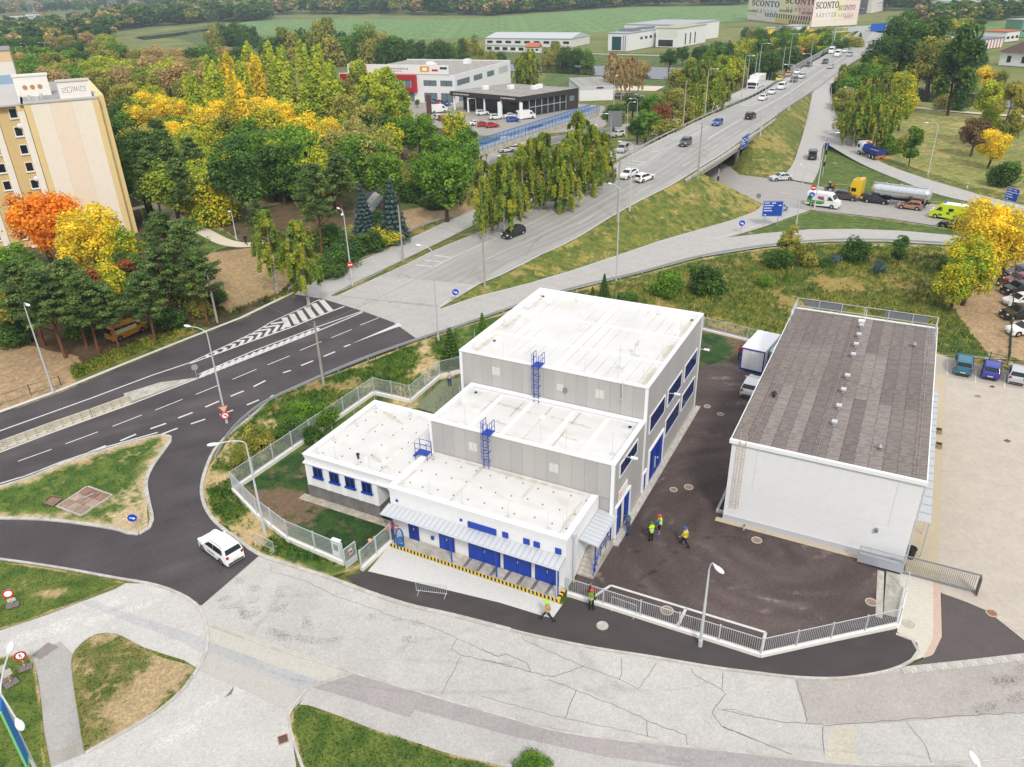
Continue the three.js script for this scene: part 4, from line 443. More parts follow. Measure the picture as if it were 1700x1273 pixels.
  const fdoor = (x0, x1, y1, split) => { const d = obj('door', [bx(x0, 0.26, 29.36, x1, y1, 29.44)], M.deepblue, B); if (split) obj('door_leaf', [bx(x0 + 0.05, 0.3, 29.44, (x0 + x1) / 2 - 0.02, y1 - 0.05, 29.47), bx((x0 + x1) / 2 + 0.02, 0.3, 29.44, x1 - 0.05, y1 - 0.05, 29.47)], M.blue, d); obj('handle', bc((x0 + x1) / 2 + 0.08, 1.35, 29.5, 0.05, 0.2, 0.05), M.galvLight, d); };
  fdoor(-14.35, -13.45, 2.25); fdoor(-11.6, -10.3, 2.25, 1); fdoor(-9.05, -6.43, 2.3, 1); fdoor(-6.13, -3.93, 2.3, 1); fdoor(-3.6, -1.78, 2.3, 1);
  for (const [x0, x1, y0, y1] of [[-9, -6.66, 3.1, 3.62], [-6.16, -5.7, 3.16, 3.62], [-4.5, -4.02, 3.16, 3.62], [-3.7, -3.23, 3.16, 3.62], [-2.05, -1.6, 3.16, 3.62], [-9.66, -9.47, 3.43, 3.62], [-15.3, -15.1, 3.42, 3.6]]) obj('blue_panel', bx(x0, y0, 29.34, x1, y1, 29.43), M.blue, B);
  // loading platform, canopy, posts
  obj('platform', [bx(-15.4, 0.06, 29.4, -1.2, 0.26, 30.75)], M.concrete, B); for (let i = 0; i < 7; i++) obj('platform_strip', bx(-9 + i * 1.1, 0.26, 29.45, -8.75 + i * 1.1, 0.266, 30.5), M.plinth, B);
  { const st = [], n = 94; for (let i = 0; i < n; i++) { const a = -15.3 + i * 0.15; st.push([a, a + 0.15, i % 2]); } const put = (g, c) => obj('edge_stripe', g, c ? M.yellow : M.black, B); for (const [a, b, c] of st) { const g = bx(a, 0.14, 30.62, b, 0.275, 30.765), p = g.attributes.position; for (let i = 0; i < p.count; i++) if (p.getZ(i) > 30.7) p.setX(i, p.getX(i) + 0.1); put(g, c); } for (let k = 0; k < 5; k++) put(bx(-1.42, 0.1, 29.6 + k * 0.18, -1.19, 0.276, 29.78 + k * 0.18), k % 2 ? 0 : 1); }
  const canopy = (x0, x1, z0, z1, y0, y1, alongX) => { const c = obj('canopy', [(() => { const g = bx(x0, y0 - 0.06, z0, x1, y0, z1), p = g.attributes.position; for (let i = 0; i < p.count; i++) p.setY(i, p.getY(i) + (alongX ? (p.getZ(i) > (z0 + z1) / 2 ? y1 - y0 : 0) : (p.getX(i) > (x0 + x1) / 2 ? y1 - y0 : 0))); g.computeVertexNormals(); return g; })()], M.galvLight, B); const n = Math.round((alongX ? x1 - x0 : z1 - z0) / 0.42); for (let i = 0; i <= n; i++) { const t = i / n; obj('standing_seam', alongX ? bar(V(lerp(x0 + 0.02, x1 - 0.02, t), y0 + 0.015, z0), V(lerp(x0 + 0.02, x1 - 0.02, t), y1 + 0.015, z1), 0.022, 4) : bar(V(x0, y0 + 0.015, lerp(z0 + 0.02, z1 - 0.02, t)), V(x1, y1 + 0.015, lerp(z0 + 0.02, z1 - 0.02, t)), 0.022, 4), M.galv, c); } obj('gutter', alongX ? bar(V(x0, y1 - 0.06, z1 + 0.05), V(x1, y1 - 0.06, z1 + 0.05), 0.06) : bar(V(x1 + 0.05, y1 - 0.06, z0), V(x1 + 0.05, y1 - 0.06, z1), 0.06), M.galvLight, c); };
  canopy(-16.0, -1.25, 29.4, 30.5, 3.04, 2.86, true); canopy(-1.2, 0.15, 23.25, 27.2, 3.05, 2.85, false);
  for (const x of [-15.05, -9.95, -6.2, -1.4]) obj('post', bar(V(x, 0.26, 30.4), V(x, 2.84, 30.4), 0.055, 8), M.blue, B); for (const z of [23.9, 27.0]) obj('post', bar(V(0, z > 25 ? 0.1 : 0.3, z), V(0, 2.86, z), 0.055, 8), M.blue, B);
  obj('downpipe', [bar(V(-1.05, 0.1, 28.4), V(-1.05, 4.2, 28.4), 0.07, 8), bc(-1.05, 4.3, 28.4, 0.24, 0.3, 0.24)], M.galvLight, B); obj('downpipe', bar(V(-1.4, 0.2, 30.6), V(-1.4, 2.8, 30.6), 0.05, 8), M.galvLight, B);
  obj('stair', [bx(-1.2, 0, 23.4, 0.05, 0.98, 25.9), ...[0, 1, 2, 3, 4].map((k) => bx(-1.2, 0, 25.9 + k * 0.31, 0.05, 0.82 - k * 0.165, 26.21 + k * 0.31))], M.concrete, B);
  obj('railing', [[0.55, 0.95].map((h) => [bar(V(0.0, 0.98 + h, 24.0), V(0.0, 0.98 + h, 25.9), 0.025), bar(V(0.0, 0.98 + h, 25.9), V(0.0, 0.16 + h, 27.3), 0.025)]), [24.0, 24.9, 25.9, 26.6, 27.3].map((z) => { const y = z <= 25.9 ? 0.98 : 0.98 - (z - 25.9) * 0.585; return bar(V(0, y, z), V(0, y + 0.97, z), 0.025); })], M.blue, B);
  // ladders with cages, hatches, wall lamps
  const ladder = (x, z, y0, y1, cage) => { const l = obj('roof_ladder', [bar(V(x - 0.22, y0, z + 0.35), V(x - 0.22, y1 + 1.1, z + 0.35), 0.035), bar(V(x + 0.22, y0, z + 0.35), V(x + 0.22, y1 + 1.1, z + 0.35), 0.035), bc(x, y1 + 0.05, z - 0.1, 0.75, 0.05, 0.9)], M.blue, B); for (let y = y0 + 0.25; y < y1; y += 0.28) obj('rung', bar(V(x - 0.22, y, z + 0.35), V(x + 0.22, y, z + 0.35), 0.022, 5), M.blue, l); for (const s of [-1, 1]) obj('handrail', [[0.05, 0.6, 1.1].map((h) => bar(V(x + s * 0.37, y1 + h, z - 0.5), V(x + s * 0.37, y1 + h, z + 0.33), 0.025)), [-0.5, -0.08, 0.33].map((d) => bar(V(x + s * 0.37, y1, z + d), V(x + s * 0.37, y1 + 1.1, z + d), 0.025))], M.blue, l); for (let y = y0 + 1; y < y1 + 0.2; y += 0.6) obj('hoop', new THREE.TorusGeometry(0.36, 0.02, 5, 12, PI).rotateX(PI / 2).translate(x, y, z + 0.35), M.blue, l); for (const a of [0.5, 1.57, 2.64]) obj('cage_bar', bar(V(x + 0.36 * Math.cos(a), y0 + 1, z + 0.35 + 0.36 * Math.sin(a)), V(x + 0.36 * Math.cos(a), y1 + 0.1, z + 0.35 + 0.36 * Math.sin(a)), 0.015, 5), M.blue, l); for (let y = y0 + 0.6; y < y1; y += 0.9) obj('bracket', [bar(V(x - 0.22, y, z), V(x - 0.22, y, z + 0.35), 0.03, 5), bar(V(x + 0.22, y, z), V(x + 0.22, y, z + 0.35), 0.03, 5)], M.blue, l); };
  ladder(-9.5, 16.33, 6.9, 10.2); ladder(-10.5, 23.36, 4.32, 7.3);
  { const s = obj('roof_step', [bc(-15.9, 4.75, 24.4, 1.1, 0.05, 0.7), [[-16.45, 24.05], [-15.35, 24.05], [-16.45, 24.75], [-15.35, 24.75]].map(([x, z]) => bar(V(x, x < -16 ? 4.02 : 4.3, z), V(x, 5.7, z), 0.03))], M.blue, B); obj('handrail', [24.05, 24.75].map((z) => [5.2, 5.7].map((y) => bar(V(-16.45, y, z), V(-15.35, y, z), 0.025))), M.blue, s); obj('step', [bc(-16.6, 4.4, 24.4, 0.3, 0.04, 0.7)], M.blue, s); }
  const hatchM = MS(0xd0cecb), hatch = (x, y, z, w) => obj('wall_hatch', [bc(x - w / 4, y, z + 0.08, w / 2 - 0.02, w, 0.04), bc(x + w / 4, y, z + 0.08, w / 2 - 0.02, w, 0.04)], hatchM, B);
  hatch(-13.45, 8.85, 16.22, 0.75); hatch(-4.05, 8.75, 16.22, 0.75); hatch(-7.5, 8.6, 16.22, 0.62); obj('wall_vent', [bc(-7.05, 8.45, 16.36, 0.3, 0.4, 0.12)], M.steel, B); hatch(-11.9, 5.7, 23.22, 0.75); hatch(-4.9, 5.68, 23.22, 0.75);
  obj('roof_pipe', tube([V(-2.1, 10.3, 16.2), V(-2.1, 10.3, 16.5), V(-2.1, 8.8, 16.5), V(-2.25, 8.8, 16.5)], 0.05, 6), M.galvLight, B);
  for (const [z, x] of [[10.3, -0.1], [0.6, -0.1], [21.2, -0.14]]) { const l = obj('wall_lamp', [bar(V(x, 6.75, z), V(x + 0.6, 6.85, z), 0.035)], M.galvLight, B); obj('lamp_head', rb(x + 0.5, 6.76, z - 0.13, x + 1.05, 6.92, z + 0.13, 0.05), M.lamp, l); }
  for (const [x, y] of [[-14.9, 2.1], [-12.6, 2.2], [-12.2, 1.0]]) obj('wall_box', bc(x, y, 29.43, 0.25, 0.32, 0.08), y < 1.5 ? M.blue : M.galvLight, B);
}
// ---------------------------------------------------------------- white hall with the brown felt roof
{
  const B = siteThing('industrial_hall', 'long white hall with brown felt strip roof and white eaves', 'building');
  const x0 = 6.7, x1 = 19.7, z0 = -11.9, z1 = 16.5, h = 7.35;
  obj('wall', [bx(x0, 0, z0, x1, h - 0.15, z1)], M.white, B); obj('plinth', [bx(x0 - 0.02, 0, z1 - 0.5, x1 + 0.02, 0.5, z1 + 0.03)], MS(0xb9bec6), B);
  obj('fascia', [bx(x0 - 0.18, h - 0.2, z1 - 0.05, x1 + 0.18, h + 0.1, z1 + 0.2), bx(x0 - 0.18, h - 0.2, z0 - 0.25, x1 + 0.18, h + 0.08, z0), bx(x0 - 0.18, h - 0.2, z0, x0 - 0.02, h - 0.02, z1 - 0.05), bx(x1 + 0.02, h - 0.2, z0, x1 + 0.18, h - 0.02, z1 - 0.05)], M.trim, B);
  const tFelt = tiled(tex(256, 512, (u, v, i, j) => grey(200 + 44 * (vn(u * 3, v * 60, 311, 60) - 0.5) + 20 * (vn(u * 24, v * 24, 312, 24) - 0.5) + 18 * (hsh(i, j, 313) - 0.5) - (u < 0.07 ? 40 * vn(3, v * 90, 314, 90) : 0))), 1); tFelt.repeat.set(1, 0.12); const deck = obj('roof', bx(x0 - 0.1, h - 0.15, z0, x1 + 0.1, h, z1 - 0.06), MS(0x5d5450), B), r = rng(77), C = [0x9a8f8a, 0x928681, 0xa2978f, 0xaea39d, 0x978b86, 0x9e938d].map((c) => MS(c, { map: tFelt, roughness: 0.95 }));
  const n = 14, rows = [[-11.85, -3.2], [-3.2, 6.2], [6.2, 16.4]];
  for (let i = 0; i < n; i++) { const a = lerp(x0 - 0.08, x1 + 0.08, i / n), b = lerp(x0 - 0.08, x1 + 0.08, (i + 1) / n), o = (r() - 0.5) * 1.0; rows.forEach(([p, q], k) => { const zz0 = k ? p + o : p, zz1 = k < 2 ? q + o : q; obj('felt_strip', bx(a + 0.006, h, zz0 + 0.012, b - 0.006, h + 0.008 + 0.004 * ((i + k) % 2), zz1 - 0.012), C[Math.floor(r() * 6)], deck); }); }
  for (let i = 0; i < 7; i++) obj('felt_patch', bc(8 + r() * 11, h + 0.016, -9 + r() * 23, 0.5 + r() * 0.5, 0.01, 0.16 + r() * 0.1), C[1], deck);
  [-9.2, -6.8, -4.4, -2, 2.6, 5.4, 8.4, 11.2].forEach((z, k) => { const v = obj('roof_vent', [cyl(13.2, h, h + 0.28, z, 0.08, 8), rb(13.0, h + 0.26, z - 0.2, 13.42, h + 0.46, z + 0.2, 0.04)], M.galvLight, B); });
  for (const x of [8.0, 12.6, 19.2]) { obj('lightning_wire', bar(V(x, h + 0.08, z0 + 0.6), V(x, h + 0.08, z1 - 0.4), 0.015, 4), M.galv, B); for (let z = z0 + 1; z < z1 - 0.4; z += 1.5) obj('wire_holder', bc(x, h + 0.045, z, 0.12, 0.07, 0.12), M.rust, B); }
  for (const [x, z, m] of [[18, -6.6, M.steel], [8.2, 8.4, M.black], [16.6, 13.4, M.steel]]) obj('roof_fan', [cyl(x, h, h + 0.3, z, 0.12, 10), cyl(x, h + 0.3, h + 0.5, z, 0.26, 12, 0.1)], m, B);
  obj('roof_fan', [bar(V(13.4, h, -11.2), V(13.4, h + 1.2, -11.2), 0.03), bc(13.1, h + 0.1, -10.9, 0.6, 0.2, 0.4)], M.trim, B);
  // railing with grey boards at the far end
  const rl = obj('roof_railing', [[0.35, 1.15].map((y) => bar(V(x0, h + y, z0 - 0.1), V(x1, h + y, z0 - 0.1), 0.03)), Array.from({ length: 7 }, (_, k) => bar(V(lerp(x0, x1, k / 6), h, z0 - 0.1), V(lerp(x0, x1, k / 6), h + 1.15, z0 - 0.1), 0.05, 4)), [x0 + 0.05, x1 - 0.05].map((x) => [0.5, 1.1].map((y) => bar(V(x, h + y, z0), V(x, h + y, z0 + 4), 0.03))), [x0 + 0.05, x1 - 0.05].map((x) => [0, 2, 4].map((d) => bar(V(x, h, z0 + d), V(x, h + 1.1, z0 + d), 0.04, 4)))], M.galvLight, B);
  for (const [a, b] of [[7.4, 11.2], [15, 18.9]]) obj('board', bx(a, h + 0.3, z0 - 0.22, b, h + 1.1, z0 - 0.17), M.steel, rl);
  obj('warning_board', [bx(x0 - 0.03, h + 0.5, z0 + 0.2, x0 - 0.01, h + 1.0, z0 + 3.8)], M.trim, rl);
  // front wall: joint frame, ladder, lamp
  obj('panel_joint', [bx(8.6, 6.965, z1, 18.18, 6.975, z1 + 0.012), bx(8.6, 3.135, z1, 18.18, 3.145, z1 + 0.012), bx(8.6, 3.15, z1, 8.62, 6.96, z1 + 0.012), bx(18.16, 3.15, z1, 18.18, 6.96, z1 + 0.012)], M.galvLight, B);
  { const mm = MS(0xc7b39c), l = obj('wall_ladder', [bar(V(7.3, 1.5, z1 + 0.25), V(7.3, 8.2, z1 + 0.25), 0.03), bar(V(7.75, 1.5, z1 + 0.25), V(7.75, 8.2, z1 + 0.25), 0.03)], mm, B); for (let y = 1.6; y < 7.4; y += 0.3) obj('rung', bar(V(7.3, y, z1 + 0.25), V(7.75, y, z1 + 0.25), 0.02, 5), mm, l); for (const y of [2, 4, 6]) obj('bracket', [bar(V(7.3, y, z1), V(7.3, y, z1 + 0.25), 0.02, 5), bar(V(7.75, y, z1), V(7.75, y, z1 + 0.25), 0.02, 5)], mm, l); }
  obj('wall_lamp', [rb(17.4, 2.4, z1, 17.62, 2.75, z1 + 0.22, 0.06)], M.steel, B);
  // corrugated canopy on the east side and glazed porch below
  { const g = []; for (let i = 0; i < 20; i++) { const x = 19.75 + i * 0.055; g.push(bx(x, 3.3 + (i % 2) * 0.02, -7, x + 0.05, 3.33 + (i % 2) * 0.02, 15.2)); } const c = obj('canopy', g, M.galvLight, B); for (let z = -6.6; z < 15.2; z += 1.15) obj('purlin', bx(19.72, 3.36, z, 20.86, 3.39, z + 0.05), M.galv, c); for (const z of [-6, 0, 6, 12, 15]) obj('post', bar(V(20.8, 0, z), V(20.8, 3.3, z), 0.05), M.galvLight, B); obj('downpipe', bar(V(19.82, 0, 16.3), V(19.82, 7.1, 16.3), 0.06), M.galvLight, B); obj('gutter', bar(V(19.85, 7.1, -11.6), V(19.85, 7.1, 16.4), 0.07), M.rust, B); obj('window', bx(19.68, 0.6, 13.2, 19.74, 2.6, 16), M.glass, B); }
  obj('cellar_wall', [bx(6.0, 0, 8.5, 6.2, 0.25, 15.9), bx(6.2, 0, 15.7, 6.7, 0.25, 15.9)], M.concrete, B); obj('cellar_slot', bx(6.2, 0.03, 8.5, 6.7, 0.05, 15.7), M.black, B);
}
{ // container cabins behind the yard
  const c = thing('container_cabin', 'white container cabin with blue edges at the back of the yard', 'cabin', L(3.6, 12.9), YAW - 0.12); obj('body', rb(-1.2, 0.15, -2.6, 1.2, 2.65, 2.6, 0.04), M.white, c); obj('roof', bx(-1.25, 2.65, -2.65, 1.25, 2.72, 2.65), M.trim, c); obj('frame', [[-1.2, 2.6], [1.2, 2.6], [-1.2, -2.6], [1.2, -2.6]].map(([x, z]) => bc(x, 1.38, z, 0.12, 2.5, 0.12)), M.blue, c); obj('edge_beam', [bc(0, 2.62, 2.63, 2.3, 0.12, 0.08), bc(0, 0.2, 2.63, 2.3, 0.14, 0.08), bc(-1.23, 2.62, 0, 0.08, 0.12, 5.1), bc(-1.23, 0.2, 0, 0.08, 0.14, 5.1)], M.blue, c); obj('door', bc(0.3, 1.3, 2.62, 0.9, 2, 0.05), M.trim, c);
  const d = thing('container_cabin', 'grey container cabin standing beside the white cabin', 'cabin', L(6.0, 13.6), YAW - 0.12); obj('body', rb(-0.9, 0.1, -2.4, 0.9, 2.3, 2.4, 0.04), MS(0xa9bfc4), d); obj('roof', bx(-0.95, 2.3, -2.45, 0.95, 2.38, 2.45), MS(0xc3d3d4), d); obj('door', bc(0, 1.1, 2.43, 1.2, 1.9, 0.05), MS(0x4b5a66), d);
}

// ---------------------------------------------------------------- fences, gates, guardrails, barriers
function fence(P, label, { h = 1.75, wall = 0.3, step = 2.5, gap = 0.13, mat = M.galvLight, base = 0.02, post = 0.045 } = {}) {
  const root = thing('fence', label, 'fence');
  for (let s = 0; s < P.length - 1; s++) {
    const a = P[s].clone().setY(base), b = P[s + 1].clone().setY(base), n = Math.max(1, Math.round(a.distanceTo(b) / step)), yaw = Math.atan2(-(b.z - a.z), b.x - a.x), Lp = a.distanceTo(b) / n, nb = Math.round((Lp - 0.16) / gap);
    const pg = merge([bx(0.06, wall + 0.12, -0.02, Lp - 0.06, wall + 0.16, 0.02), bx(0.06, wall + h - 0.12, -0.02, Lp - 0.06, wall + h - 0.08, 0.02), ...Array.from({ length: nb }, (_, k) => { const x = 0.1 + (Lp - 0.2) * (k + 0.5) / nb; return bx(x - 0.01, wall + 0.16, -0.01, x + 0.01, wall + h - 0.12, 0.01); })]), pp = merge([bx(-post, 0, -post, post, wall + h, post)]);
    for (let k = 0; k <= n; k++) { const q = a.clone().lerp(b, k / n); if (k < n) { const m = obj('fence_panel', pg, mat, root); m.position.copy(q); m.rotation.y = yaw; } if (k < n || s === P.length - 2) { const m = obj('fence_post', pp, mat, root); m.position.copy(q); m.rotation.y = yaw; } }
    if (wall > 0.05) { const m = obj('base_wall', bx(-0.02, -0.05, -0.13, a.distanceTo(b) + 0.02, wall, 0.13), M.wallBase, root); m.position.copy(a); m.rotation.y = yaw; }
  }
  return root;
}
fence([L(-0.95, -29.7), L(12.2, -29.55), L(19.75, -23.05), L(20.0, -19.2)], 'galvanised bar fence on a low wall in front of the yard', { h: 1.35, wall: 0.28, gap: 0.14 });
fence([at(764, 619), at(731, 627), at(682, 668.5), at(621.4, 654.8), at(388, 816), at(428, 858), at(479, 898), at(572, 938)], 'tall bar fence on a white wall around the office lawn', { h: 1.7, wall: 0.36, gap: 0.12 });
fence([at(601, 947), at(626, 924), at(650, 902)], 'short bar fence between the office lawn and the apron', { h: 1.6, wall: 0.3, gap: 0.12 });
fence([at(1167, 548), at(1240, 566), at(1300, 581)], 'bar fence behind the tall hall', { h: 1.5, wall: 0.25, gap: 0.16 });
fence([at(1561, 588), at(1640, 605), at(1720, 627)], 'green mesh fence behind the parked cars', { h: 1.5, wall: 0, gap: 0.2, mat: MS(0x4b5a48) });
fence([at(1672, 605), at(1676, 540), at(1682, 450)], 'dark fence along the crowded car park on the right', { h: 1.5, wall: 0, gap: 0.2, mat: MS(0x3c463c) });
fence([at(0, 674), at(52, 655), at(102, 640)], 'thin wire fence of dark posts along the wood edge', { h: 1.2, wall: 0, gap: 1.2, step: 4, mat: MS(0x3d4238) });
{
  const g = thing('gate', 'small open bar gate with a white notice by the apron', 'gate', at(573, 938), 0), d = at(601, 925).sub(at(577, 944)); g.position.copy(at(575, 946)); g.rotation.y = Math.atan2(-d.z, d.x);
  obj('frame', [bx(0, 0.1, -0.03, 0.05, 1.9, 0.03), bx(1.15, 0.1, -0.03, 1.2, 1.9, 0.03), bx(0.05, 1.84, -0.025, 1.15, 1.9, 0.025), bx(0.05, 0.62, -0.025, 1.15, 0.66, 0.025)], M.galvLight, g); obj('bars', Array.from({ length: 9 }, (_, k) => bx(0.13 + k * 0.115, 0.66, -0.012, 0.155 + k * 0.115, 1.84, 0.012)), M.galvLight, g); obj('lower_panel', bx(0.05, 0.1, -0.015, 1.15, 0.62, 0.015), M.galvLight, g); obj('notice', bx(0.45, 1.1, 0.02, 0.8, 1.55, 0.04), M.paint, g); obj('notice_print', bx(0.5, 1.2, 0.04, 0.75, 1.4, 0.045), M.red, g);
  const b = thing('intercom_post', 'white metal cabinet built into the fence by the small gate', 'cabinet', at(562, 927), YAW); obj('body', rb(-0.35, 0, -0.15, 0.35, 1.7, 0.15, 0.03), M.trim, b); obj('roof', rb(-0.4, 1.7, -0.2, 0.4, 1.78, 0.2, 0.03), M.trim, b); obj('door', bx(-0.15, 0.9, 0.15, 0.25, 1.45, 0.17), M.steel, b);
  const s = thing('sliding_gate', 'grey bar sliding gate standing open across the walkway', 'gate', L(19.65, -17.45), YAW); const W2 = 4.7; obj('frame', [bx(0, 0.12, -0.04, W2, 0.24, 0.04), bx(0, 1.6, -0.04, W2, 1.68, 0.04), bx(0, 0.24, -0.04, 0.08, 1.6, 0.04), bx(W2 - 0.08, 0.24, -0.04, W2, 1.6, 0.04)], M.steel, s); obj('bars', Array.from({ length: 36 }, (_, k) => bx(0.14 + k * 0.123, 0.24, -0.015, 0.17 + k * 0.123, 1.6, 0.015)), M.steel, s); obj('end_plate', bx(W2, 0.05, -0.3, W2 + 0.08, 1.5, 0.3), MS(0x6a605c), s); obj('guide_post', [bc(0, 0.9, 0.12, 0.14, 1.8, 0.1)], M.galv, s);
  const s2 = thing('sliding_gate', 'grey gate section with solid lower panel by the white wall', 'gate', L(16.7, -17.6), YAW); obj('frame', [bx(0, 0.9, -0.03, 2.95, 0.96, 0.03), bx(0, 1.6, -0.03, 2.95, 1.66, 0.03), bx(0, 0.2, -0.03, 0.06, 1.6, 0.03), bx(2.89, 0.2, -0.03, 2.95, 1.66, 0.03)], M.galv, s2); obj('bars', Array.from({ length: 22 }, (_, k) => bx(0.12 + k * 0.127, 0.96, -0.012, 0.145 + k * 0.127, 1.6, 0.012)), M.galv, s2); obj('lower_panel', bx(0.06, 0.2, -0.3, 2.9, 0.9, 0.02), MS(0xb4b8c4, { metalness: 0.3, roughness: 0.5 }), s2);
}
function guard(P, label, step = 4, h = 0.75) {
  const root = thing('guardrail', label, 'guardrail'), E = even(P, step), bm = P.map((p) => p.clone().setY(p.y + h - 0.3));
  obj('beam', [...rail(bm, 0.05, 0.13, 0.17, 0), ...rail(bm, 0.05, 0.13, 0, 0), ...rail(bm, 0.025, 0.05, 0.125, 0.02)], M.galv, root);
  const g = merge([bx(-0.05, -0.1, -0.04, 0.05, h, 0.04)]); for (const e of E.slice(0, 290)) obj('post', g, M.galv, root).position.copy(e).add(V(0, 0, 0));
  return root;
}
const off = (P, o) => offset(P, o);
guard(curve(pix([[360, 768], [380, 730], [408, 700], [440, 676], [500, 647], [600, 604], [694, 570], [770, 545], [847, 517], [941, 487], [1068, 456], [1161, 431], [1270, 413], [1371, 404], [1472, 404], [1581, 410]]), 6), 'long galvanised guardrail along the near edge of the road and slip road');
guard(curve(pix([[480, 486], [521, 457], [582, 431], [635, 409], [673, 390], [749, 361]]), 5), 'guardrail along the outer edge of the slip road on the left');
guard(curve([...pix([[1378, 150, 0]]).slice(0, 0), at(1379, 146, 6.3), at(1382, 177, 4), at(1394, 209, 2), at(1425, 239, 1.2), at(1450, 255, 0.8)], 6), 'guardrail on the outer side of the climbing ramp');
{ // beams along both edges of the highway and the concrete of the bridge
  const A = offset(A0, -0.5), B = offset(B0, 0.4);
  guard(A.slice(14, 60), 'galvanised guardrail along the far edge of the highway', 4);
  guard(B.slice(30, 62), 'guardrail along the near edge of the bridge deck', 3);
  const r = thing('bridge_parapet', 'grey noise wall along the far edge of the viaduct', 'parapet'); obj('wall', rail(offset(A0, -1.6).slice(48, 91), 0.15, 1.4, 0), MS(0xb9b6b1, { map: tiled(tConcrete, 4) }), r); obj('rail', rail(offset(A0, -1.6).slice(48, 91), 0.22, 0.08, 1.4), M.galv, r);
  const br = thing('bridge', 'concrete road bridge over the junction road with round piers', 'bridge'); br.userData.kind = 'structure';
  const i0 = B0.reduce((b, p, i) => (p.distanceTo(hw(1148, 287)) < B0[b].distanceTo(hw(1148, 287)) ? i : b), 0), i1 = B0.reduce((b, p, i) => (p.distanceTo(hw(1275, 203)) < B0[b].distanceTo(hw(1275, 203)) ? i : b), 0);
  const BB = offset(B0, 0.9).slice(i0 - 1, i1 + 2), AA = offset(A0, -0.9).slice(i0 - 1, i1 + 2);
  obj('edge_beam', rail(BB, 0.3, 0.5, -0.35), M.concrete, br); obj('girder', [...rail(offset(BB, -0.55), 0.5, 0.9, -1.25), ...rail(offset(BB, -4.5), 0.5, 0.9, -1.25), ...rail(offset(AA, 4.5), 0.5, 0.9, -1.25), ...rail(offset(AA, 0.6), 0.5, 0.9, -1.25)], M.concrete, br); obj('deck', [loft(AA, BB, 2, -0.28)], M.concrete, br);
  obj('railing', [rail(BB, 0.05, 0.06, 1.0), rail(BB, 0.03, 0.03, 0.6)], M.galv, br);
  const mid = Math.round(BB.length * 0.56); for (const f of [0.12, 0.5, 0.88]) { const p = BB[mid].clone().lerp(AA[mid], f); obj('pier', cyl(p.x, -0.1, p.y - 1.2, p.z, 0.5, 16), M.concrete, br); }
  for (const k of [1, BB.length - 2]) obj('abutment', (() => { const a = BB[k].clone(), b = AA[k].clone(), d = b.clone().sub(a), g = bx(0, -5.8, -0.5, d.length(), -0.4, 0.5); g.rotateY(Math.atan2(-d.z, d.x)).translate(a.x, a.y, a.z); return g; })(), M.concrete, br);
}
{ // concrete barrier blocks on the left
  const pts = [[-66, 774], [0, 748], [78, 719], [147, 695], [212, 671]].map((p) => at(...p)), D = V(0.34, 0, -0.94);
  const jersey = (a, b) => { const d = b.clone().sub(a), l = d.length(), s = new THREE.Shape([[-0.34, 0], [-0.34, 0.08], [-0.16, 0.34], [-0.1, 0.85], [0.1, 0.85], [0.16, 0.34], [0.34, 0.08], [0.34, 0]].map(([x, y]) => new THREE.Vector2(x, y))); return new THREE.ExtrudeGeometry(s, { depth: l - 0.04, bevelEnabled: false }).rotateY(PI / 2 + Math.atan2(-d.z, d.x)); };
  const mat = MS(0xd8d4ca, { map: (() => { const t = tex(512, 128, (u, v, i, j) => { const st = sm(0.45, 0.8, vn(u * 46, v * 2.2, 301)) * sm(0.2, 0.9, v); return [226 - 86 * st, 222 - 90 * st, 212 - 94 * st].map((c) => c + 14 * (hsh(i, j, 303) - 0.5)); }); t.repeat.set(1 / 4, 1 / 0.9); return t; })() });
  const LB = ['leftmost', 'second', 'third', 'fourth and nearest the taper'];
  for (let i = 0; i < 4; i++) { const o = tag(obj('concrete_barrier', jersey(pts[i].clone(), pts[i + 1].clone()), mat), `stained concrete barrier block between the carriageways, ${LB[i]} of the row`, 'barrier', 'concrete barrier blocks on the median'); const p = pts[i].clone().addScaledVector(D, 0.5); o.position.copy(p); }
  const T1 = thing('median_taper', 'low concrete median end with faded arrow before the hatching', 'median'); const q = [[212, 671], [329, 627], [267, 637], [206, 656]].map((p) => at(...p, 0)); obj('body', [sheet([q[0].setY(0.2), q[1].setY(0.05), q[2].setY(0.2), q[3].setY(0.22)]), ...rail([q[3], q[0], q[1], q[2], q[3]], 0.05, 0.02, -0.2).slice(0, 0), (() => { const a = at(212, 671), b = at(329, 627), c = at(267, 637), d = at(206, 656), G = []; for (const [p, r, y0, y1] of [[a, b, 0.2, 0.05], [b, c, 0.05, 0.2], [c, d, 0.2, 0.22], [d, a, 0.22, 0.2]]) G.push(geoOf([p.x, 0, p.z, r.x, 0, r.z, r.x, y1, r.z, p.x, 0, p.z, r.x, y1, r.z, p.x, y0, p.z])); return merge(G); })()], M.concrete, T1);
}
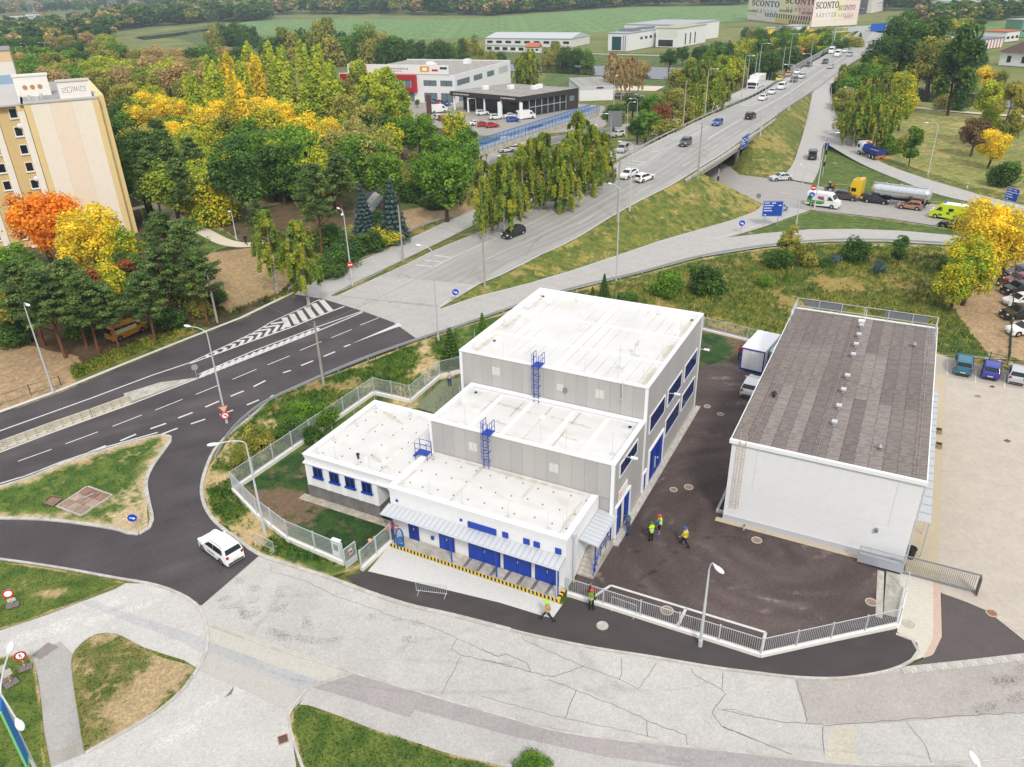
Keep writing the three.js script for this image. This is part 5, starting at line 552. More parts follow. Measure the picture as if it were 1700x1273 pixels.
// ---------------------------------------------------------------- lamps, poles, wires
function lamp(px, py, h, armPx, label, { arms = 1, mat = M.pole, group, y0 = 0, reach = 1.6, collar } = {}) {
  const p = Array.isArray(px) ? px[0] : at(px, py, y0), o = thing('street_lamp', label, 'street lamp', p, 0, group);
  obj('pole', [bar(V(0, -0.1, 0), V(0, h * 0.55, 0), 0.1, 10, 0.085), bar(V(0, h * 0.55, 0), V(0, h - 0.6, 0), 0.075, 10, 0.055)], mat, o);
  obj('base', [cyl(0, -0.05, collar ?? 0.6, 0, 0.14, 10)], mat, o);
  for (let k = 0; k < arms; k++) { const a = armPx + k * PI * (k ? 0.85 : 1), c = Math.cos(a), s = -Math.sin(a); obj('arm', tube([V(0, h - 0.65, 0), V(0.08 * c, h - 0.2, 0.08 * s), V(0.45 * reach * c, h + 0.06, 0.45 * reach * s), V(reach * c, h, reach * s)], 0.045, 7, 12), mat, o); const hd = obj('lamp_head', [ball(0.3, 0, 0, 0.42, 1, 0.28, 0.42, 14), rb(-0.15, -0.03, -0.08, 0.25, 0.08, 0.08, 0.03)], M.lamp, o); hd.position.set(reach * c, h, reach * s); hd.rotation.y = a; }
  return o;
}
const toward = (p, q, h) => { const a = at(...p, h), b = at(...q, h); return Math.atan2(-(b.z - a.z), b.x - a.x); };
lamp(1162, 1073, 7.0, -1.1, 'slim street lamp standing at the yard fence in the foreground', { reach: 0.5 });
lamp(440, 884, 8.6, toward([405, 728], [376, 732], 8.6), 'curved white street lamp beside the office lawn fence corner', { reach: 2.0, collar: 1.3 });
lamp(377, 702, 10, toward([338, 553], [312, 547], 10), 'tall street lamp carrying two traffic signs at the side road bend', { reach: 2.2 });
lamp(89, 652, 10.4, toward([30, 500], [36, 503], 10), 'leaning looking grey street lamp at the wood edge on the left', { reach: 0.8 });
lamp(585.5, 474.5, 10.8, toward([573, 345], [558, 337], 11), 'double armed street lamp with a no entry sign on the grass strip', { arms: 2, reach: 1.5 });
lamp(728, 565, 11.4, toward([717, 400], [701, 396], 11), 'street lamp beside the guardrail left of the tall hall', { reach: 1.9 });
lamp(1023, 466, 13.2, toward([1028, 330], [1010, 323], 13), 'tall street lamp with small blue sign behind the tall hall', { reach: 2.2 });
lamp(1322, 372, 9.6, toward([1335, 290], [1323, 283], 9), 'street lamp on the grass strip in front of the tanker', { reach: 1.4 });
lamp(1540, 290, 10.2, toward([1558, 198], [1543, 197], 10), 'street lamp on the meadow edge beyond the tipper road', { reach: 2.0 });
lamp(1352, 345, 13.2, toward([1369, 240], [1380, 240], 13), 'street lamp behind the green and white van', { reach: 1.6 });
lamp(1405, 219, 11, toward([1417, 143], [1403, 142], 11), 'street lamp beside the ramp in front of the birches', { reach: 2.0 });
for (const [x, y, h, a, l] of [[393, 398, 4.8, 2.5, 'short park lamp on the footpath, nearer the birch pair'], [289, 345, 4.6, 2.2, 'short park lamp on the footpath by the round bush']]) lamp(x, y, h, a, l, { reach: 0.25 });
{ // lamps along the highway: base on the deck, height 11 m
  const row = [[815, 368, 1, 0], [967, 310, 1, 0], [1045, 350, 0, 1], [1170, 190, 1, 0], [1231, 160, 1, 0], [1258, 132, 1, 0], [1309, 110, 1, 0], [1262, 225, 0, 1], [1309, 183, 0, 1], [1338, 158, 0, 1], [1380, 78, 1, 0], [1420, 52, 1, 0]];
  row.forEach(([x, y, l], i) => { const w = hw(x, y), p = [w]; lamp(p, 0, 11, l ? -0.6 : 2.5, l ? 'street lamp along the far edge of the highway' : 'street lamp along the near edge of the highway', { group: l ? 'street lamps along the far highway edge' : 'street lamps along the near highway edge', reach: 2 }); });
  for (const [x, y, h, a] of [[8, 118, 11, 3], [40, 111, 10, 0.4], [58, 108, 11, 3], [88, 106, 11, 0.4], [115, 104, 9, 3], [30, 122, 9, 3], [52, 118, 8, 0.5], [80, 118, 8, 3]]) lamp([at(x, y - 2 + 20)], 0, h + 4, a, 'distant street lamp behind the apartment block', { group: 'distant street lamps behind the apartment block', reach: 2.4, arms: h > 10 && x > 80 ? 2 : 1 });
  lamp(1040, 230, 9, 0.3, 'street lamp beside the side street, nearer the silver van', { reach: 1.6 }); lamp(1056, 222, 9, 2.9, 'street lamp beside the side street with a dark head', { reach: 1.6 }); lamp(1018, 205, 13, 0.2, 'tall grey mast left of the back of a road sign', { reach: 0.3 }); lamp(990, 268, 10.5, 0.2, 'street lamp rising between the birches', { reach: 1.9 }); lamp(792, 220, 9, 2.9, 'street lamp in front of the car showroom', { reach: 1.6 });
  const pole = (w, h, label, group) => { const o = thing('utility_pole', label, 'utility pole', w, 0, group); obj('pole', bar(V(0, -0.1, 0), V(0, h, 0), 0.17, 10, 0.1), M.concretePole, o); obj('bracket', [bar(V(0, h - 0.6, 0), V(0.5, h - 0.5, 0.3), 0.025), cyl(0, h, h + 0.08, 0, 0.11, 8)], M.steel, o); return o; };
  const U = [[538, 640, 7.4, 'pale concrete pole beside the dark road near the office'], [670, 438, 9, 'pale concrete pole on the grass strip by the slip road'], [805, 482, 7.6, 'pale concrete pole at the near edge of the highway'], [361, 534, 7.4, 'pale concrete pole leaning by the wood edge'], [880, 338, 10.5, 'pale concrete pole among the birches, nearer'], [1012, 278, 11, 'pale concrete pole among the birches, farther']].map(([x, y, h, l]) => [pole(at(x, y), h, l), at(x, y).setY(h - 0.5)]);
  const w2 = [[1025, 367, 10], [1158, 296, 9.5], [1134, 207, 10], [1239, 147, 10], [1252, 138, 9], [1345, 100, 10], [1298, 122, 9]].map(([x, y, h]) => { const w = hw(x, y); pole(w, h, 'pale concrete trolley pole along the highway', 'pale concrete poles along the highway'); return w.clone().setY(w.y + h - 0.5); });
  const wire = (a, b) => { const m = a.clone().lerp(b, 0.5); m.y -= 0.5; return tube([a, a.clone().lerp(m, 0.5).setY(lerp(a.y, m.y, 0.75)), m, m.clone().lerp(b, 0.5).setY(lerp(m.y, b.y, 0.25)), b], 0.016, 4, 14); };
  const ws = [[0, 3], [0, 2], [1, 2], [1, 4], [4, 5]].map(([i, j]) => wire(U[i][1], U[j][1])).concat([[2, 0], [0, 1]].map(([i, j]) => (i === 2 ? wire(U[2][1], w2[0]) : wire(w2[0], w2[1])))); tag(obj('overhead_wire', ws), 'thin overhead wires strung between the concrete poles', 'wire'); scene.children[scene.children.length - 1].material = M.steel;
}
// ---------------------------------------------------------------- signs
function art(w, h, draw) { const c = document.createElement('canvas'); c.width = w; c.height = h; draw(c.getContext('2d'), w, h); const t = new THREE.CanvasTexture(c); t.colorSpace = THREE.SRGBColorSpace; return MS(0xffffff, { map: t, roughness: 0.5 }); }
const disc = (r, mat, back = M.galv) => { const g = new THREE.CircleGeometry(r, 24).translate(0, 0, 0.016), b = new THREE.CylinderGeometry(r, r, 0.03, 24).rotateX(PI / 2); return [g, b]; };
const aBlueDown = art(128, 128, (g) => { g.fillStyle = '#1748c8'; g.fillRect(0, 0, 128, 128); g.fillStyle = '#fff'; g.beginPath(); g.moveTo(30, 44); g.lineTo(76, 66); g.lineTo(82, 52); g.lineTo(104, 88); g.lineTo(62, 92); g.lineTo(68, 80); g.lineTo(24, 58); g.fill(); });
const aNoEntry = art(128, 128, (g) => { g.fillStyle = '#d8321e'; g.fillRect(0, 0, 128, 128); g.fillStyle = '#fff'; g.fillRect(22, 52, 84, 24); });
const aProhib = (walk) => art(128, 128, (g) => { g.fillStyle = '#d3202e'; g.fillRect(0, 0, 128, 128); g.fillStyle = '#fff'; g.beginPath(); g.arc(64, 64, 44, 0, 7); g.fill(); g.fillStyle = '#333a5a'; if (walk === 1) { g.beginPath(); g.arc(64, 38, 6, 0, 7); g.fill(); g.fillRect(59, 44, 11, 26); g.fillRect(52, 68, 7, 24); g.fillRect(68, 68, 7, 24); g.fillRect(46, 50, 14, 6); } if (walk === 2) { g.lineWidth = 10; g.strokeStyle = '#222'; g.beginPath(); g.moveTo(84, 90); g.lineTo(80, 60); g.lineTo(46, 52); g.stroke(); g.strokeStyle = '#d3202e'; g.beginPath(); g.moveTo(36, 36); g.lineTo(92, 92); g.stroke(); } });
function roundSign(w, yaw, h, r, mat, label, { post = M.galv, y = 0, tilt = 0 } = {}) { const o = thing('road_sign', label, 'road sign', w, yaw); if (h) obj('post', bar(V(0, 0, -0.05), V(0, h, -0.05), 0.035, 8), post, o); obj('plate', new THREE.CylinderGeometry(r, r, 0.03, 24).rotateX(PI / 2).translate(0, h, 0), M.galv, o); obj('face', new THREE.CircleGeometry(r * 0.985, 24).translate(0, h, 0.018), mat, o); return o; }
const faceCam = (w) => Math.atan2(camera.position.x - w.x, camera.position.z - w.z);
{
  let w = at(225, 877, 0.1); roundSign(w, 0.25, 1.05, 0.36, aBlueDown, 'round blue keep right sign at the tip of the traffic island');
  w = at(757, 500, 0.3); roundSign(w, faceCam(w), 1.3, 0.45, aBlueDown, 'small round blue arrow sign at the grass wedge start'); w = at(1230, 386); roundSign(w, faceCam(w) + 0.2, 1.6, 0.5, aBlueDown, 'round blue sign on striped post at the grass tip'); obj('stripe', [0.3, 0.8].map((k) => bar(V(0, k, -0.05), V(0, k + 0.25, -0.05), 0.045, 8)), M.red, scene.children[scene.children.length - 1]);
  w = at(585.5, 474.5); roundSign(w.clone().add(V(0.05, 3.2, 0.16)), faceCam(w), 0, 0.42, aNoEntry, 'red no entry sign fixed on the double armed lamp'); w = at(1353, 350); roundSign(w.clone().add(V(-1.1, 0, 0.5)), faceCam(w), 4.3, 0.5, aNoEntry, 'red no entry sign behind the green and white van'); w = at(1351, 348); roundSign(w.clone().add(V(-1.1, 2.9, 0.9)), faceCam(w), 0.01, 0.5, aBlueDown, 'round blue sign below the no entry sign');
  w = at(328, 630); roundSign(w, faceCam(w) + PI, 1.5, 0.35, M.steel, 'grey sign seen from behind at the median end'); w = at(1257, 345); roundSign(w, faceCam(w), 2.2, 0.45, M.steel, 'grey round sign plate at the corner of the grass bank');
  w = at(377, 702); const t = thing('road_sign', 'give way triangle mounted low on the side road lamp', 'road sign', w.clone().add(V(0.05, 1.75, 0.2)), faceCam(w)); const tri = (r) => new THREE.Shape([new THREE.Vector2(-r, r * 0.58), new THREE.Vector2(r, r * 0.58), new THREE.Vector2(0, -r * 1.15)]); obj('plate', new THREE.ExtrudeGeometry(tri(0.5), { depth: 0.03, bevelEnabled: false }), MS(0xe8652a), t); obj('face', new THREE.ExtrudeGeometry(tri(0.34), { depth: 0.01, bevelEnabled: false }).translate(0, 0, 0.03), M.paint, t);
  roundSign(w.clone().add(V(0.05, 0.95, 0.2)), faceCam(w), 0.01, 0.42, aProhib(2), 'round no left turn sign below the give way triangle');
  w = at(1412, 222); const t2 = thing('road_sign', 'white give way triangle and blue disc beside the ramp', 'road sign', w, faceCam(w)); obj('post', bar(V(0, 0, -0.06), V(0, 4.2, -0.06), 0.05), M.galv, t2); obj('plate', new THREE.ExtrudeGeometry(tri(0.75), { depth: 0.03, bevelEnabled: false }).translate(0, 3.7, 0), M.red, t2); obj('face', new THREE.ExtrudeGeometry(tri(0.5), { depth: 0.01, bevelEnabled: false }).translate(0, 3.7, 0.03), M.paint, t2); obj('disc', new THREE.CylinderGeometry(0.55, 0.55, 0.04, 20).rotateX(PI / 2).translate(0, 1.6, 0), aBlueDown, t2);
  // temporary signs on rubber feet at lower left
  const foot = (o) => obj('foot', [rb(-0.4, 0.02, -0.28, 0.4, 0.16, 0.28, 0.05)], MS(0x8c8480, { map: tiled(tConcrete, 0.7) }), o), striped = (o, h) => { for (let k = 0; k * 0.16 < h; k++) obj('post_band', bar(V(0, 0.14 + k * 0.16, 0), V(0, Math.min(0.3 + k * 0.16, h), 0), 0.035, 8), k % 2 ? M.paint : M.orange, o); };
  for (const [x, y, m, l, plate] of [[22, 1006, 0, 'temporary round ban sign with white plate on the left lawn', 1], [43, 1110, 1, 'temporary no pedestrians sign on the lower left lawn', 0]]) { w = at(x, y, 0.06); const o = roundSign(w, 0.5, 1.15, 0.36, aProhib(m), l); foot(o); striped(o, 0.75); if (plate) obj('plate', bx(-0.22, 0.42, -0.02, 0.3, 0.68, 0.02), M.paint, o); }
  for (const [x, y, l] of [[9, 1130, 'temporary white plate sign tilted beside the no pedestrians sign'], [20, 1136, 'temporary sign foot with striped post nearest the lamp arm']]) { w = at(x, y, 0.06); const o = thing('road_sign', l, 'road sign', w, 0.9); foot(o); striped(o, 0.7); obj('plate', bx(-0.25, 0.75, -0.02, 0.25, 1.2, 0.02), M.paint, o); }
  // big blue direction signs
  const blue = (w, h, lines) => art(w, h, (g) => { g.fillStyle = '#1746a6'; g.fillRect(0, 0, w, h); g.strokeStyle = '#e8eefc'; g.lineWidth = 4; g.strokeRect(5, 5, w - 10, h - 10); g.fillStyle = '#eef3ff'; lines(g, w, h); });
  const arrow = (g, x, y, s) => { g.fillRect(x, y - 3 * s, 18 * s, 6 * s); g.beginPath(); g.moveTo(x + 16 * s, y - 8 * s); g.lineTo(x + 30 * s, y); g.lineTo(x + 16 * s, y + 8 * s); g.fill(); };
  const rows = (g, w, h) => { for (const [x, y, l] of [[20, 28, 60], [110, 28, 40], [20, 60, 110], [20, 92, 80], [20, 124, 100]]) for (let k = 0; k < l; k += 13) g.fillRect(x + k, y - 7, 9, 14); arrow(g, w - 60, 58, 1.3); arrow(g, 24, h - 24, 1.2); };
  const board = (w, yaw, W0, H0, y0, mat, label, posts = 2) => { const o = thing('direction_sign', label, 'direction sign', w, yaw); if (posts) for (const s of [-1, 1]) obj('post', bar(V(s * W0 * 0.32, 0, -0.1), V(s * W0 * 0.32, y0 + H0, -0.1), 0.07, 8), M.galv, o); obj('board', bx(-W0 / 2, y0, -0.05, W0 / 2, y0 + H0, 0), M.steel, o); obj('face', new THREE.PlaneGeometry(W0, H0).translate(0, y0 + H0 / 2, 0.006), mat, o); return o; };
  w = at(1279, 375); board(w, faceCam(w) + 0.25, 3.4, 2.7, 1.6, blue(256, 200, rows), 'blue direction sign with arrows at the slip road fork');
  w = hw(1230, 236).add(V(0, -1.2, 0)); { const d = B0[42].clone().sub(B0[40]); board(w.addScaledVector(V(-d.z, 0, d.x).normalize(), 0.9), Math.atan2(-d.z, d.x), 6.2, 2.6, 0.2, blue(320, 150, (g) => { g.fillRect(26, 34, 50, 66); g.fillStyle = '#1746a6'; g.fillRect(40, 50, 14, 50); g.fillStyle = '#eef3ff'; for (let k = 0; k < 3; k++) g.fillRect(110, 36 + k * 30, 50, 12); arrow(g, 190, 70, 2); g.fillRect(270, 30, 16, 70); }), 'long blue direction sign hung on the bridge edge', 0); }
  w = at(1672, 352); board(w, faceCam(w) - 0.7, 2.6, 2.3, 1.9, blue(200, 180, rows), 'blue direction sign above the yellow tree on the right');
  w = at(1020, 232); board(w, faceCam(w), 3.6, 4.0, 3.2, M.steel, 'grey back of a large road sign by the side street');
  // gantry over the far end of the highway
  const gp = hw(1383, 78), gq = hw(1466, 70), gd = gq.clone().sub(gp), G = thing('sign_gantry', 'steel sign gantry with blue and grey boards far along the highway', 'gantry', gp, Math.atan2(-gd.z, gd.x)); const gl = gd.length();
  obj('post', [bar(V(0, 0, 0), V(0, 7.6, 0), 0.25, 8)], M.galvLight, G); obj('post', [bar(V(gl, 0, 0), V(gl, 7.6, 0), 0.25, 8)], M.galvLight, G); obj('truss', [[6, 0], [7.6, 0]].map(([y, z]) => bar(V(0, y, z), V(gl, y, z), 0.2, 6)).concat(Array.from({ length: 9 }, (_, k) => bar(V(gl * k / 9, 6, 0), V(gl * (k + 1) / 9, 7.6, 0), 0.08, 5))), M.galvLight, G); obj('board', bx(gl * 0.22, 5.8, 0.3, gl * 0.62, 7.9, 0.4), M.galvLight, G); obj('blue_board', bx(gl * 0.68, 5.2, 0.3, gl * 0.98, 8.4, 0.4), MS(0x1b5fc4), G);
  // traffic lights near the junction
  for (const [x, y, l] of [[1365, 293, 'traffic light on the grass triangle by the ramp'], [1190, 318, 'traffic light at the end of the grass bank under the bridge']]) { const w2 = at(x, y), o = thing('traffic_light', l, 'traffic light', w2, faceCam(w2)); obj('pole', bar(V(0, 0, 0), V(0, x > 1300 ? 6.8 : 5.4, 0), 0.07, 8), M.galvLight, o); for (const h of [2.6, 5]) { const b = obj('signal_head', rb(-0.17, h - 0.45, 0.08, 0.17, h + 0.45, 0.3, 0.04), M.black, o); obj('visor', [0.28, 0, -0.28].map((k) => new THREE.CylinderGeometry(0.11, 0.11, 0.14, 10, 1, true).rotateX(PI / 2).translate(0, h + k, 0.36)), M.black, b); } if (x > 1300) obj('sign_plate', bx(-0.35, 6.1, 0.02, 0.35, 6.8, 0.06), M.blue, o); }
  lamp([at(-2, 1146, 9).setY(0)], 0, 9, toward([-2, 1146], [36, 1208], 9), 'double headed white street lamp cut by the lower left edge', { arms: 2, reach: 2.6 }); { const f = at(-2, 1146, 9).setY(0), fl = thing('banner', 'blue and green banner hung on the lamp at the lower left edge', 'banner', f, 0.5); obj('cloth', bx(-0.05, 4.6, 0.1, 0.02, 8.6, 1.0), MS(0x1f6fb8), fl); obj('edge', [bx(-0.055, 4.4, 0.1, 0.025, 4.6, 1.0), bx(-0.055, 4.6, 1.0, 0.025, 8.6, 1.1)], MS(0x7ccf8a), fl); }
  lamp([at(1640, 1300, 7).setY(0)], 0, 7, toward([1640, 1300], [1622, 1268], 7), 'white street lamp head poking into the lower right edge', { reach: 0.9 });
  // delineator, crowd barriers, bin
  w = at(1605, 313); const de = thing('marker_post', 'short white marker post at the bend of the meadow road', 'marker post', w); obj('post', rb(-0.12, 0, -0.06, 0.12, 1.1, 0.06, 0.03), M.paint, de); obj('band', bx(-0.125, 0.75, -0.065, 0.125, 0.9, 0.065), M.black, de);
}
function crowd(a, b, label, y = 0.05) { const p = a.clone().setY(y), d = b.clone().sub(a), l = d.length(), o = thing('crowd_barrier', label, 'crowd barrier', p, Math.atan2(-d.z, d.x)); obj('frame', [bar(V(0, 0.2, 0), V(0, 1.05, 0), 0.022), bar(V(l, 0.2, 0), V(l, 1.05, 0), 0.022), bar(V(0, 1.05, 0), V(l, 1.05, 0), 0.022), bar(V(0, 0.25, 0), V(l, 0.25, 0), 0.022)], M.galvLight, o); obj('bars', Array.from({ length: 14 }, (_, k) => bar(V(l * (k + 1) / 15, 0.25, 0), V(l * (k + 1) / 15, 1.05, 0), 0.01, 5)), M.galvLight, o); for (const x of [0.12, l - 0.12]) obj('foot', [bar(V(x, 0.02, -0.3), V(x, 0.02, 0.3), 0.022), bar(V(x, 0.02, 0), V(x, 0.3, 0), 0.02)], M.galvLight, o); return o; }
crowd(at(692, 985), at(742, 991), 'grey crowd barrier standing on the black pavement by the apron'); crowd(at(1015, 1010), at(1056, 1025), 'crowd barrier leaning behind the yard fence', 0.03); crowd(at(425, 902), at(456, 918), 'crowd barrier on the verge below the curved lamp', 0.03);
{
  const w = at(1510, 926), o = thing('waste_bin', 'black round bin at the corner of the white hall', 'bin', w); obj('body', [cyl(0, 0.02, 0.9, 0, 0.27, 16, 0.33)], M.darkPlastic, o); obj('rim', new THREE.TorusGeometry(0.33, 0.04, 6, 18).rotateX(PI / 2).translate(0, 0.9, 0), M.black, o); obj('hole', cyl(0, 0.9, 0.905, 0, 0.27, 16), M.black, o);
  for (const [x, y, l] of [[1557, 719, 'square stone planter on the walkway, farther of two'], [1557, 743, 'square stone planter on the walkway, nearer of two']]) { const t = thing('planter', l, 'planter', at(x, y), YAW); obj('tub', [bc(0, 0.22, 0, 0.55, 0.44, 0.55)], MS(0xb09a78, { map: tiled(tConcrete, 1) }), t); obj('soil', bc(0, 0.445, 0, 0.42, 0.02, 0.42), M.black, t); }
  const h = thing('hydrant', 'small green topped pipe stub at the white hall wall', 'pipe', L(8.5, -17.2)); obj('pipe', cyl(0, 0, 0.45, 0, 0.07, 10), M.galvLight, h); obj('cap', ball(0, 0.45, 0, 0.09), MS(0x2d7a54), h);
  const b = thing('fuel_stand', 'tall blue hose stand under the canopy by the first post', 'hose stand', L(-14.45, -30.5, 0.26), YAW + 0.3); obj('frame', [tube([V(-0.25, 0, 0), V(-0.25, 1.2, 0), V(-0.1, 1.6, 0), V(0.1, 1.6, 0), V(0.25, 1.2, 0), V(0.25, 0, 0)], 0.06, 6, 24), bx(-0.28, 0, -0.1, 0.28, 0.1, 0.1)], MS(0x1c5fa6), b); obj('drum', new THREE.CylinderGeometry(0.22, 0.22, 0.2, 14).rotateX(PI / 2).translate(0, 0.6, 0), MS(0x2a70b0), b);
}

// ---------------------------------------------------------------- vehicles
const PAINT = MS(0xffffff, { roughness: 0.3 });
const paints = {}; const paint = (c) => (paints[c] ??= new THREE.MeshPhysicalMaterial({ color: c, roughness: 0.35, clearcoat: 0.8, clearcoatRoughness: 0.1 }));
const headM = MS(0xdfe6ea, { roughness: 0.15 }), tailM = MS(0xa01018, { roughness: 0.3 });
const wheelGeo = (r, w) => [merge([new THREE.LatheGeometry([[r * 0.6, -w / 2], [r * 0.94, -w / 2], [r, -w * 0.32], [r, w * 0.32], [r * 0.94, w / 2], [r * 0.6, w / 2]].map(([a, b]) => new THREE.Vector2(a, b)), 20).rotateX(PI / 2)]), merge([new THREE.CylinderGeometry(r * 0.62, r * 0.62, w * 0.8, 16).rotateX(PI / 2), ...[0, 1, 2, 3, 4].map((k) => bx(-0.03, 0, -w * 0.46, 0.03, r * 0.56, w * 0.46).rotateZ(k * 1.2566))])];
function wheels(o, r, w, list) { const [t, rim] = wheelGeo(r, w); for (const [x, z] of list) { const m = obj('wheel', t, M.rubber, o); m.position.set(x, r, z); obj('rim', rim, M.chrome, m); } }
const CAR = {
  hatch: { L: 4.1, W: 1.76, H: 1.48, top: [[0, 0.28], [0.005, 0.52], [0.03, 0.66], [0.1, 0.95], [0.2, 1], [0.44, 1], [0.54, 0.96], [0.73, 0.66], [0.94, 0.56], [0.99, 0.44], [1, 0.26]], sw: [[0.09, 0.67], [0.145, 0.9], [0.21, 0.945], [0.44, 0.945], [0.53, 0.91], [0.69, 0.67]], b: 0.4, ws: [[0.555, 0.945], [0.725, 0.675]], rw: [[0.035, 0.68], [0.095, 0.935]], t: 0.78 },
  suv: { L: 4.34, W: 1.82, H: 1.64, top: [[0, 0.28], [0.005, 0.55], [0.02, 0.68], [0.07, 0.95], [0.15, 1], [0.48, 1], [0.57, 0.97], [0.72, 0.67], [0.94, 0.6], [0.985, 0.5], [1, 0.28]], sw: [[0.1, 0.69], [0.13, 0.9], [0.2, 0.94], [0.47, 0.94], [0.55, 0.91], [0.68, 0.69]], b: 0.4, ws: [[0.585, 0.95], [0.715, 0.685]], rw: [[0.024, 0.7], [0.066, 0.93]], t: 0.82 },
  sedan: { L: 4.65, W: 1.81, H: 1.46, top: [[0, 0.3], [0.008, 0.58], [0.03, 0.68], [0.14, 0.71], [0.27, 0.95], [0.36, 1], [0.5, 1], [0.58, 0.96], [0.74, 0.67], [0.95, 0.56], [0.99, 0.44], [1, 0.26]], sw: [[0.18, 0.7], [0.29, 0.92], [0.36, 0.945], [0.5, 0.945], [0.57, 0.91], [0.7, 0.68]], b: 0.44, ws: [[0.59, 0.945], [0.735, 0.685]], rw: [[0.15, 0.73], [0.265, 0.935]], t: 0.76 },
  wagon: { L: 4.6, W: 1.8, H: 1.5, top: [[0, 0.3], [0.005, 0.55], [0.02, 0.68], [0.08, 0.94], [0.16, 1], [0.46, 1], [0.56, 0.96], [0.73, 0.67], [0.95, 0.56], [0.99, 0.44], [1, 0.26]], sw: [[0.07, 0.68], [0.12, 0.9], [0.2, 0.945], [0.46, 0.945], [0.55, 0.91], [0.69, 0.68]], b: 0.42, ws: [[0.57, 0.945], [0.725, 0.68]], rw: [[0.026, 0.7], [0.076, 0.925]], t: 0.78 },
  minivan: { L: 4.9, W: 1.92, H: 1.95, top: [[0, 0.2], [0.004, 0.5], [0.02, 0.94], [0.06, 1], [0.62, 1], [0.7, 0.96], [0.86, 0.6], [0.97, 0.5], [1, 0.36], [1, 0.2]], sw: [[0.06, 0.6], [0.07, 0.9], [0.62, 0.9], [0.69, 0.87], [0.82, 0.6]], b: 0.48, ws: [[0.712, 0.94], [0.85, 0.62]], rw: [[0.006, 0.58], [0.018, 0.9]], t: 0.88 },
  van: { L: 5.9, W: 2.04, H: 2.55, top: [[0, 0.17], [0.003, 0.5], [0.012, 0.96], [0.04, 1], [0.7, 1], [0.78, 0.92], [0.87, 0.6], [0.97, 0.48], [1, 0.34], [1, 0.17]], sw: [[0.66, 0.56], [0.67, 0.78], [0.75, 0.8], [0.84, 0.57]], b: 0.2, ws: [[0.785, 0.9], [0.865, 0.61]], rw: [[0.004, 0.55], [0.009, 0.82]], t: 0.92 },
};
const protos = {};
